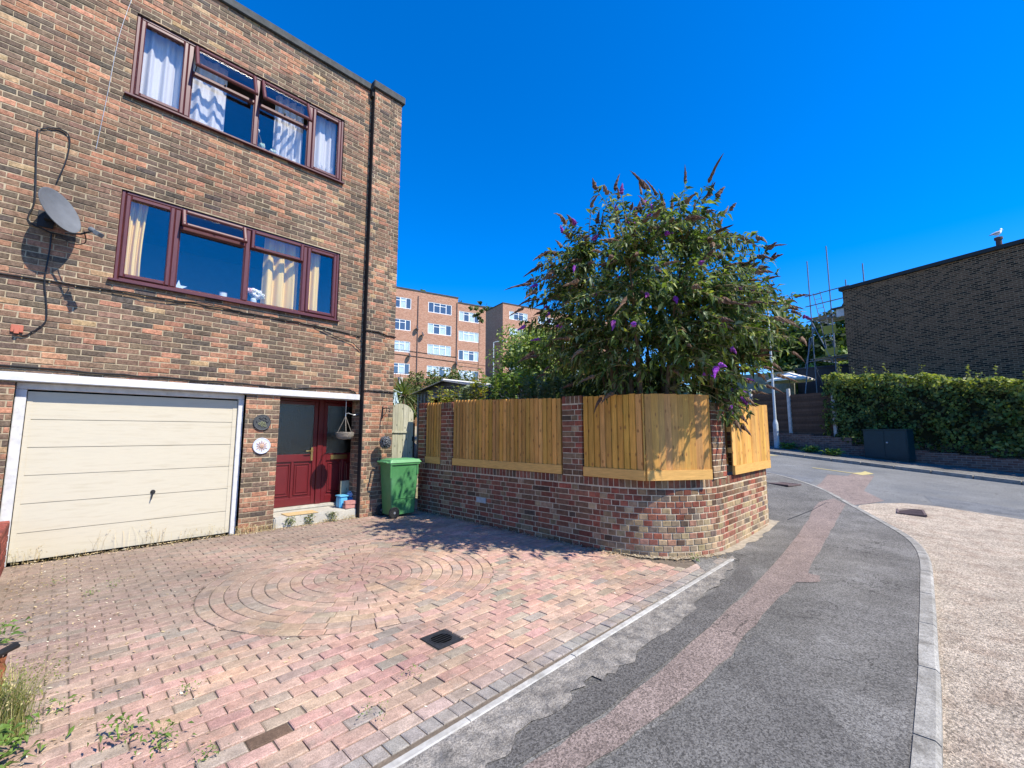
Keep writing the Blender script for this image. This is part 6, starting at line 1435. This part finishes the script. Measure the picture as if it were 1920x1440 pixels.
# big dark brick building
o = street('brick_building', 23.65, 11.8, 0, 'large dark brown brick building with a blank wall above the hedge', 'building')
BT = 8.6
mb = MB(); mb.box(0, 8.5, -26, 0, -.5, BT - .16); mb.box(-.13, 0, -.24, 0, -.5, BT - .16) if False else None
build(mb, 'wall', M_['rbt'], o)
mb = MB(); mb.box(-.10, 8.6, -26.1, .12, BT - .159, BT, ch=.01); build(mb, 'roof', mat('dark_flashing', (.025, .028, .03), .7, .2), o)
mb = MB(); mb.box(.2, 1.6, .002, .45, 7.25, 7.65, ch=.01); build(mb, 'eaves_box', M_['white'], o)
mb = MB(); mb.box(.1, 1.7, .0, .62, 7.651, 7.73); build(mb, 'canopy_roof', M_['coping'], o)
x, y = 24.66, -2.09
cz = thing('vent_pipe', (x, y, 8.55), 'short dark chimney pot leaning on the dark building roof edge', 'chimney pot')
mb = MB(); mb.lathe([(.085, -.0), (.085, .42), (.12, .43), (.12, .52), (.10, .53)], Matrix.Translation((x + .1, y, 8.5)) @ Matrix.Rotation(R(-4), 4, 'Y'), 16, (.5, .35, .35)); build(mb, 'pot', mat('dark_clay', (.10, .06, .055), .8, .2), cz)
mb = MB(); mb.tube([(x - .07, y - .05, 8.35), (x - .06, y - .05, 8.62)], .05, 8); build(mb, 'bracket', M_['kerb'], cz)
# gull: body lies along the street direction, head to the right in the photo
gl = thing('seagull', (x + .1, y, 9.03), 'white and grey seagull perched on the chimney pot', 'gull')
dd = Vector((.70, -.71, 0)); gb = Vector((x + .10, y + .02, 9.17))
def gp(a, z): return gb + dd * a + Vector((0, 0, z))
mb = MB(); W_ = (.9, .9, .9); Gy = (.30, .32, .36)
pts = [gp(-.25, -.05), gp(-.17, -.02), gp(-.08, .01), gp(.0, .03), gp(.08, .055), gp(.125, .09), gp(.15, .14), gp(.165, .18), gp(.185, .20), gp(.215, .19)]
mb.tube(pts, [.008, .028, .062, .078, .068, .048, .038, .042, .04, .012], 12, W_); build(mb, 'body', mat('gull_white', (.78, .78, .78), .8, .05), gl, smooth=True)
sd_ = Vector((.71, .70, 0))
for s_ in (-1, 1):
    mb = MB(); mb.tube([gp(.08, .075) + sd_ * s_ * .045, gp(0, .06) + sd_ * s_ * .062, gp(-.12, .02) + sd_ * s_ * .045, gp(-.24, -.035) + sd_ * s_ * .02, gp(-.33, -.07) + sd_ * s_ * .005], [.02, .045, .035, .018, .004], 8); build(mb, 'wing', mat('gull_grey', (.26, .28, .32), .8, .1), gl, smooth=True)
    mb = MB(); mb.tube([gp(.02, -.03) + sd_ * s_ * .025, gp(.02, -.14) + sd_ * s_ * .025, gp(.05, -.142) + sd_ * s_ * .03], .006, 5); build(mb, 'leg', mat('pink_leg', (.5, .3, .28), .7, .1), gl)
mb = MB(); mb.tube([gp(.21, .192), gp(.245, .184), gp(.262, .172)], [.012, .008, .003], 7); build(mb, 'beak', mat('yellow_beak', (.7, .45, .05), .5, .05), gl)

# ------------------------------------------------------------------ scaffold
sca = thing('scaffolding', (29.3, 4.3, .9), 'tube scaffolding with boarded platforms and a ladder at the end of the dark building', 'scaffolding')
def stube(a, b, nm='pole', rr=.03):
    m_ = MB(); m_.tube([a, b], rr, 8); build(m_, nm, M_['scaff'], sca)
PA, PB, PC, PD = (29.42, 4.9), (29.07, 3.9), (28.79, 3.14), (28.49, 2.35)
PA2, PB2 = (31.5, 4.2), (31.2, 3.2)
stube((*PA, .9), (*PA, 11.4)); stube((*PB, .9), (*PB, 11.9)); stube((*PA2, .9), (*PA2, 8.6)); stube((*PB2, .9), (*PB2, 8.6)); stube((*PC, 8.2), (*PC, 9.7)); stube((*PD, 8.3), (*PD, 10.3))
def lerp2(a, b, t, z): return (a[0] + (b[0] - a[0]) * t, a[1] + (b[1] - a[1]) * t, z)
for z in (9.35, 8.75, 7.85, 5.55): stube(lerp2(PA, PB, -.25, z), lerp2(PA, PB, 1.9, z), 'ledger')
for z in (7.9, 5.6): stube(lerp2(PA, PA2, -.1, z), lerp2(PA, PA2, 1.1, z), 'transom'); stube(lerp2(PB, PB2, -.1, z), lerp2(PB, PB2, 1.1, z), 'transom')
stube(lerp2(PA, PB, -.1, 8.1), lerp2(PA, PB, .9, 5.3), 'brace'); stube(lerp2(PA, PB, -.5, 5.2), lerp2(PA, PB, .1, 7.4), 'brace'); stube((PA[0], PA[1], 5.4), (PA2[0], PA2[1], 1.6), 'brace'); stube((PB[0], PB[1], 5.3), (PB2[0], PB2[1], 2.0), 'brace')
stube((PA[0] - .3, PA[1] + .5, 3.7), (PA[0], PA[1] + .15, 6.9), 'brace')
for z in (7.95, 5.62):
    for k in range(5):
        m_ = MB(); a = lerp2(PA, PA2, k / 5, z); ex = Vector((PB[0] - PA[0], PB[1] - PA[1], 0)); v0 = Vector((*a[:2], z)); e = ex.normalized(); n2 = Vector((-e.y, e.x, 0)) * -.2
        q0 = v0 - e * .15; q1 = v0 + e * 2.15; V = [q0, q1, q1 + n2, q0 + n2]; m_.add(V + [v + Vector((0, 0, .04)) for v in V], [(0, 3, 2, 1), (4, 5, 6, 7), (0, 1, 5, 4), (1, 2, 6, 5), (2, 3, 7, 6), (3, 0, 4, 7)]); build(m_, 'board', M_['plank'], sca, fixn=True)
ld = thing('ladder', (29.9, 4.45, 5.65), 'metal ladder rising through the scaffold platforms', 'ladder')
L0a, L0b, L1a, L1b = Vector((29.55, 4.25, 5.7)), Vector((29.7, 3.95, 5.7)), Vector((29.6, 4.75, 9.5)), Vector((29.75, 4.45, 9.6))
for a, b in ((L0a, L1a), (L0b, L1b)): mb = MB(); mb.tube([a, b], .022, 6); build(mb, 'rail', M_['scaff'], ld)
for k in range(14): t = (k + .5) / 14; mb = MB(); mb.tube([L0a.lerp(L1a, t), L0b.lerp(L1b, t)], .014, 5); build(mb, 'rung', M_['scaff'], ld)
for i, (z0, z1) in enumerate(((6.95, 7.4), (5.75, 6.15))):
    mb = MB(); q0 = Vector((29.2, 4.35, 0)); q1 = Vector((29.0, 3.75, 0)); e = (q1 - q0).normalized(); n2 = Vector((-e.y, e.x, 0)) * .02; V = [q0, q1, q1 + n2, q0 + n2]
    mb.add([v + Vector((0, 0, z0)) for v in V] + [v + Vector((0, 0, z1)) for v in V], [(0, 3, 2, 1), (4, 5, 6, 7), (0, 1, 5, 4), (1, 2, 6, 5), (2, 3, 7, 6), (3, 0, 4, 7)])
    P(build(mb, 'guard_board', M_['ylw'], None, (29.1, 4.05, z0), fixn=True), ('upper' if i == 0 else 'lower') + ' yellow board fixed across the scaffold', 'board', 'yellow boards on the scaffold')
# parasol
pa = thing('garden_parasol', (30.2, 6.35, 2.0), 'open white parasol in the garden behind the dark panels', 'parasol')
mb = MB(); n = 8; V = [(30.2, 6.35, 5.12)]; 
for rr, z in ((.35, 5.02), (.38, 5.0), (1.25, 4.66), (1.24, 4.56)):
    for k in range(n): a = k * math.pi / 4 + .2; V.append((30.2 + rr * math.cos(a), 6.35 + rr * math.sin(a), z - (.0 if k % 1 else 0)))
F = [(0, 1 + k, 1 + (k + 1) % n) for k in range(n)]
for q in range(3): F += [(1 + q * n + k, 1 + (q + 1) * n + k, 1 + (q + 1) * n + (k + 1) % n, 1 + q * n + (k + 1) % n) for k in range(n)]
mb.add(V, F); build(mb, 'canopy', M_['canvas'], pa); mb = MB(); mb.tube([(30.2, 6.35, 1.9), (30.2, 6.35, 5.1)], .025, 8); build(mb, 'pole', M_['scaff'], pa)
for k in range(8): a = k * math.pi / 4 + .2; mb = MB(); mb.tube([(30.2, 6.35, 4.98), (30.2 + 1.22 * math.cos(a), 6.35 + 1.22 * math.sin(a), 4.62)], .012, 5); build(mb, 'rib', M_['scaff'], pa)
# garden wall and shed roof lines behind
mb = MB(); mb.box(31.5, 31.9, 6.4, 12, 2.0, 5.35); P(build(mb, 'garden_wall', mat('mossy_render', (.22, .22, .17), .95, .3, 3), None, (31.7, 9, 2)), 'pale rendered garden wall behind the parasol', 'wall')
mb = MB(); mb.box(32, 33, 1.5, 6.3, 2.0, 5.45); mb.box(31.9, 33.1, 1.4, 6.4, 5.451, 5.55); P(build(mb, 'outbuilding', mat('navy_boards', (.02, .03, .045), .7, .2, 6, stretch=(1, 8, 1)), None, (32.5, 4, 2)), 'dark low outbuilding behind the parasol and scaffold', 'outbuilding')
# far trees on the hill
def T(px_, z, Rh, H_, pal, lab, seed, n=5200, sz=.30, dist=None):
    x, y = px_; g = G(x, y); tree('tree', (x, y, g), H_, (x, y, z), Rh, 46, n, sz, pal, lab, 'tree', 'trees on the hill beyond the scaffold', seed, .25)
T((62, 19.5), 14.0, (4.6, 4.6, 4.8), 12, DK, 'dark tree on the hill partly behind the purple shrub', 11)
T((64, 14.9), 12.9, (3.9, 3.9, 4.0), 12, MG, 'mid green tree on the hill left of the white lamp post', 12)
T((60, 12.3), 10.2, (3.6, 3.6, 3.2), 9, MG, 'lower tree on the hill just right of the lamp post', 13)
T((58, 8.2), 11.0, (4.2, 4.2, 4.8), 10, DK, 'dark tree on the hill behind the scaffold poles', 14)
T((60, 4.2), 12.3, (3.8, 3.8, 3.8), 11, MG, 'tree on the hill behind the scaffold platform', 15)
T((56, 6.9), 7.8, (4.5, 3.5, 2.6), 6, LT, 'paler low tree in front of the dark tree by the scaffold', 16)
T((58, 11), 7.2, (5.0, 3.5, 2.4), 6, MG, 'broad low tree on the hill above the parasol', 17)
T((66, 24), 14.5, (5, 5, 5), 12, DK, 'dark tree hidden mostly behind the purple shrub', 18)
for i, (x, y, z, rr, lab) in enumerate(((49.5, 73, 26.9, 3.4, 'treetop showing above the flat roof near the middle of the flats'), (57.8, 71.5, 25.8, 4.2, 'rounded treetop above the right end of the flats'), (65.5, 71, 25.6, 5.6, 'tree in the gap between the two blocks of flats'), (70, 66, 25.2, 5.0, 'tree above the second block of flats'))):
    tree('tree', (x, y, G(x, y)), 20, (x, y, z), (rr, rr, rr), 40, 4200, .38, MG, lab, 'tree', 'trees behind the flats', 70 + i, .3)

# ------------------------------------------------------------------ near left edge: neighbour's wall and weeds
NB = [(20, (.24, .065, .048)), (20, (.30, .09, .062)), (12, (.17, .05, .04))]
o = thing('low_brick_wall', (-.40, 6.6, 0), 'low bright red brick wall at the left edge of the drive beside the garage', 'wall'); rw = random.Random(9)
mb = MB(); f = lambda u, z, o_: (-.345 + o_, YF - .02 - u, z); g_ = lambda u, z, o_: (-.57 + u, 5.50 - o_, z)
lay(mb, lambda u, z, o_: (-.345 + o_, 5.50 + u, z), 0, 2.13, -.02, .50, NB, rw, 'st'); backing(mb, lambda u, z, o_: (-.345 + o_, 5.50 + u, z), 0, 2.13, -.05, .495, (), .006)
lay(mb, g_, 0, .222, -.02, .50, NB, rw, 'head'); backing(mb, g_, 0, .22, -.05, .495, (), .006)
mb.box(-.565, -.352, 5.505, 7.63, .497, .51, m=1); lay(mb, lambda u, z, o_: (-.57 + z, 5.5 + u, .515 + o_), 0, 2.13, 0, .222, NB, rw, soldier=True)
build(mb, 'brickwork', [M_['wbrick'], M_['wmortar']], o)
ST = [(30, (.62, .50, .28)), (25, (.52, .40, .22)), (15, (.70, .60, .38)), (10, (.34, .24, .13))]
def straw(x, y, z, h, n, sd, lab, spread=.1, pal=ST, grp='dry weed tufts along the house foot', heads=True):
    rs = np.random.RandomState(sd); r = random.Random(sd); mb = MB()
    for k in range(n):
        a = r.uniform(0, 6.28); b = Vector((x + r.gauss(0, spread), y - abs(r.gauss(0, .03)), z)); hh = h * r.uniform(.35, 1); ln_ = r.uniform(.1, .7) * hh; c = jitc(pick(pal, r), r)
        p1 = b + Vector((math.cos(a) * ln_ * .3, math.sin(a) * ln_ * .25, hh * .6)); p2 = b + Vector((math.cos(a) * ln_, math.sin(a) * ln_ * .6, hh)); w_ = .0007 + .0008 * r.random()
        s_ = Vector((math.cos(a + 1.57), math.sin(a + 1.57), 0)) * w_; mb.add([b - s_, b + s_, p1 + s_, p1 - s_, p2 + s_ * .5, p2 - s_ * .5], [(0, 1, 2, 3), (3, 2, 4, 5)], c)
        if heads and r.random() < .5:
            for j in range(4): q = p2 + Vector((r.gauss(0, .008), r.gauss(0, .008), r.uniform(-.03, .01))); u2 = Vector((r.gauss(0, 1), r.gauss(0, 1), r.gauss(0, 1))).normalized() * .007; v2 = u2.cross(Vector((.3, .4, .8))).normalized() * .004; mb.add([q - u2, q - v2, q + u2, q + v2], [(0, 1, 2, 3)], c)
    return P(build(mb, 'dry_weeds', M_['straw'], None, (x, y, z)), lab, 'dry weeds', grp)
gy_ = YF + .10
for i, (x, h, n, lab) in enumerate(((-.20, .30, 60, 'dry grass tuft at the left corner of the garage door'), (.15, .10, 40, 'flattened straw under the left part of the garage door'), (.50, .33, 26, 'tall dry seed heads left of the middle of the garage door'), (.92, .34, 55, 'tall dry seed heads below the garage handle'), (1.35, .22, 40, 'small dry tuft right of the garage handle'),
        (1.66, .26, 45, 'dry tuft near the right end of the garage door'), (2.02, .20, 90, 'dry tuft at the foot of the brick pier by the garage'), (2.3, .18, 80, 'dry tuft at the left end of the doorstep'), (3.3, .10, 60, 'dry grass along the middle of the doorstep'), (3.72, .10, 60, 'dry grass at the right end of the doorstep'))):
    straw(x, (gy_ if x < 1.9 else YF - .03), .0, h * (.95 if h > .3 else .7), int(n * (.5 if x < 1.9 else .9)), 100 + i, lab, .10)
for i, (x, lab) in enumerate(((2.66, 'green weed growing at the left end of the doorstep'), (2.95, 'small green weed below the doorstep middle'), (3.35, 'green weed with dry tips below the doorstep'), (4.02, 'tiny green weed at the foot of the end pier'))):
    weedclump(x, YF - .06, .01, .35 if i != 3 else .2, [(30, (.10, .14, .03)), (20, (.16, .19, .06)), (14, (.25, .2, .08))], lab, 120 + i, n=90, grp='weeds along the doorstep', up=.8, lf=.028)
for i, (x, y, sz, lf, lab) in enumerate(((.32, 2.99, .42, .035, 'largest leafy green weed in the drive near the bottom left'), (.45, 2.80, .35, .03, 'second leafy weed just below the largest weed'), (.28, 5.77, .25, .022, 'small weed in the drive below the garage left side'), (.47, 5.93, .3, .02, 'low weed patch in the drive in front of the garage'), (.10, 3.55, .3, .03, 'round leaved weed near the left edge of the drive'),
        (1.28, 2.28, .3, .016, 'small weed in the grey edge blocks at the bottom'), (1.62, 2.45, .3, .016, 'weed cluster between blocks right of the bottom weed'), (.62, 3.25, .22, .02, 'tiny weed right of the largest weed'), (.58, 2.55, .2, .02, 'tiny weed between the dark stained blocks and the left corner'), (5.35, 2.22, .28, .03, 'green weed at the foot of the curved wall corner'), (.05, 6.4, .3, .02, 'low green weed near the red wall'))):
    weedclump(x, y, .002, sz, GW, lab, 140 + i, n=60 if i < 2 else 34, grp='green weeds growing in the paving', up=.5, lf=lf * .62)
# dry climber stump and bushy weed at the left edge
o = thing('dead_climber', (-.14, 3.45, 0), 'rusty brown dead climber stem with a dark clamp at the left edge', 'dead plant'); r = random.Random(3)
mb = MB()
for k in range(9): a = r.uniform(0, 6); mb.tube([(-.15 + .03 * math.cos(a + j), 3.42 + .04 * math.sin(a + j * 1.3) + .03 * j, .06 * j - .02) for j in range(7)], [.013, .012, .012, .011, .01, .008, .006], 6)
build(mb, 'stem', M_['rust'], o)
mb = MB(); mb.tube([(-.20, 3.55, .355), (-.14, 3.60, .36), (-.09, 3.66, .365)], .018, 8); mb.tube([(-.19, 3.53, .352), (-.08, 3.68, .352)], .010, 6); build(mb, 'clamp', M_['black'], o)
straw(-.09, 3.42, 0, .36, 520, 201, 'bushy olive and straw coloured weed at the left edge of the drive', .04, [(30, (.30, .30, .10)), (20, (.42, .38, .18)), (14, (.20, .25, .07)), (8, (.55, .45, .25))], None)
weedclump(-.12, 3.2, 0, .6, GW, 'bright green leafy weeds at the bottom left corner', 202, n=150, up=.5, lf=.035)
weedclump(-.22, 4.9, 0, .5, GW, 'green weeds at the drive edge left of the circle', 203, n=80, up=.6, lf=.03)
# leaf litter and debris: nobody could count it
def litter(name, pts, size, pal, lab, seed):
    rs = np.random.RandomState(seed); n = len(pts); C = np.array(pts); N_ = rs.normal(0, .25, (n, 3)) + np.array([0, 0, 1.]); N_ /= np.linalg.norm(N_, axis=1, keepdims=True); mb = MB(); cards(mb, C, N_, size * rs.uniform(.4, 1.4, n), lc(rs, n, pal), rs, .45)
    return P(build(mb, name, M_['straw'], None, (0, 0, 0)), lab, 'leaf litter', None, 'stuff')
rs = np.random.RandomState(31); L = []
for k in range(1500): u = rs.uniform(.1, S1 + 1.5); p, nn = wallpath(u); q = abs(rs.normal(0, .09)) + .01; x, y = p[0] + nn[0] * q, p[1] + nn[1] * q; L.append((x, y, G(x, y) + .008 + rs.uniform(0, .012)))
litter('leaf_litter', L, .014, [(30, (.42, .33, .22)), (20, (.25, .17, .10)), (12, (.55, .47, .34))], 'dry leaf litter along the foot of the curved wall', 32)
L = [(rs.uniform(-.3, 1.9), YF + .09 - abs(rs.normal(0, .12)), .006) for k in range(900)] + [(rs.uniform(1.9, 4.0), YF - .02 - abs(rs.normal(0, .07)), .006) for k in range(900)] + [(-.3 + abs(rs.normal(0, .5)), rs.uniform(2.6, 7.4), .006) for k in range(900)]
litter('dry_debris', L, .012, [(30, (.60, .48, .28)), (20, (.45, .33, .20)), (10, (.75, .68, .52)), (10, (.2, .14, .09))], 'straw and dry debris scattered along the garage and drive edge', 33)
L = [(rs.uniform(-.3, 4.8), rs.uniform(2.0, 7.4), .004) for k in range(420)]
litter('scattered_chips', L, .009, [(30, (.75, .72, .62)), (12, (.25, .2, .15))], 'pale leaf chips scattered over the block paving', 34)
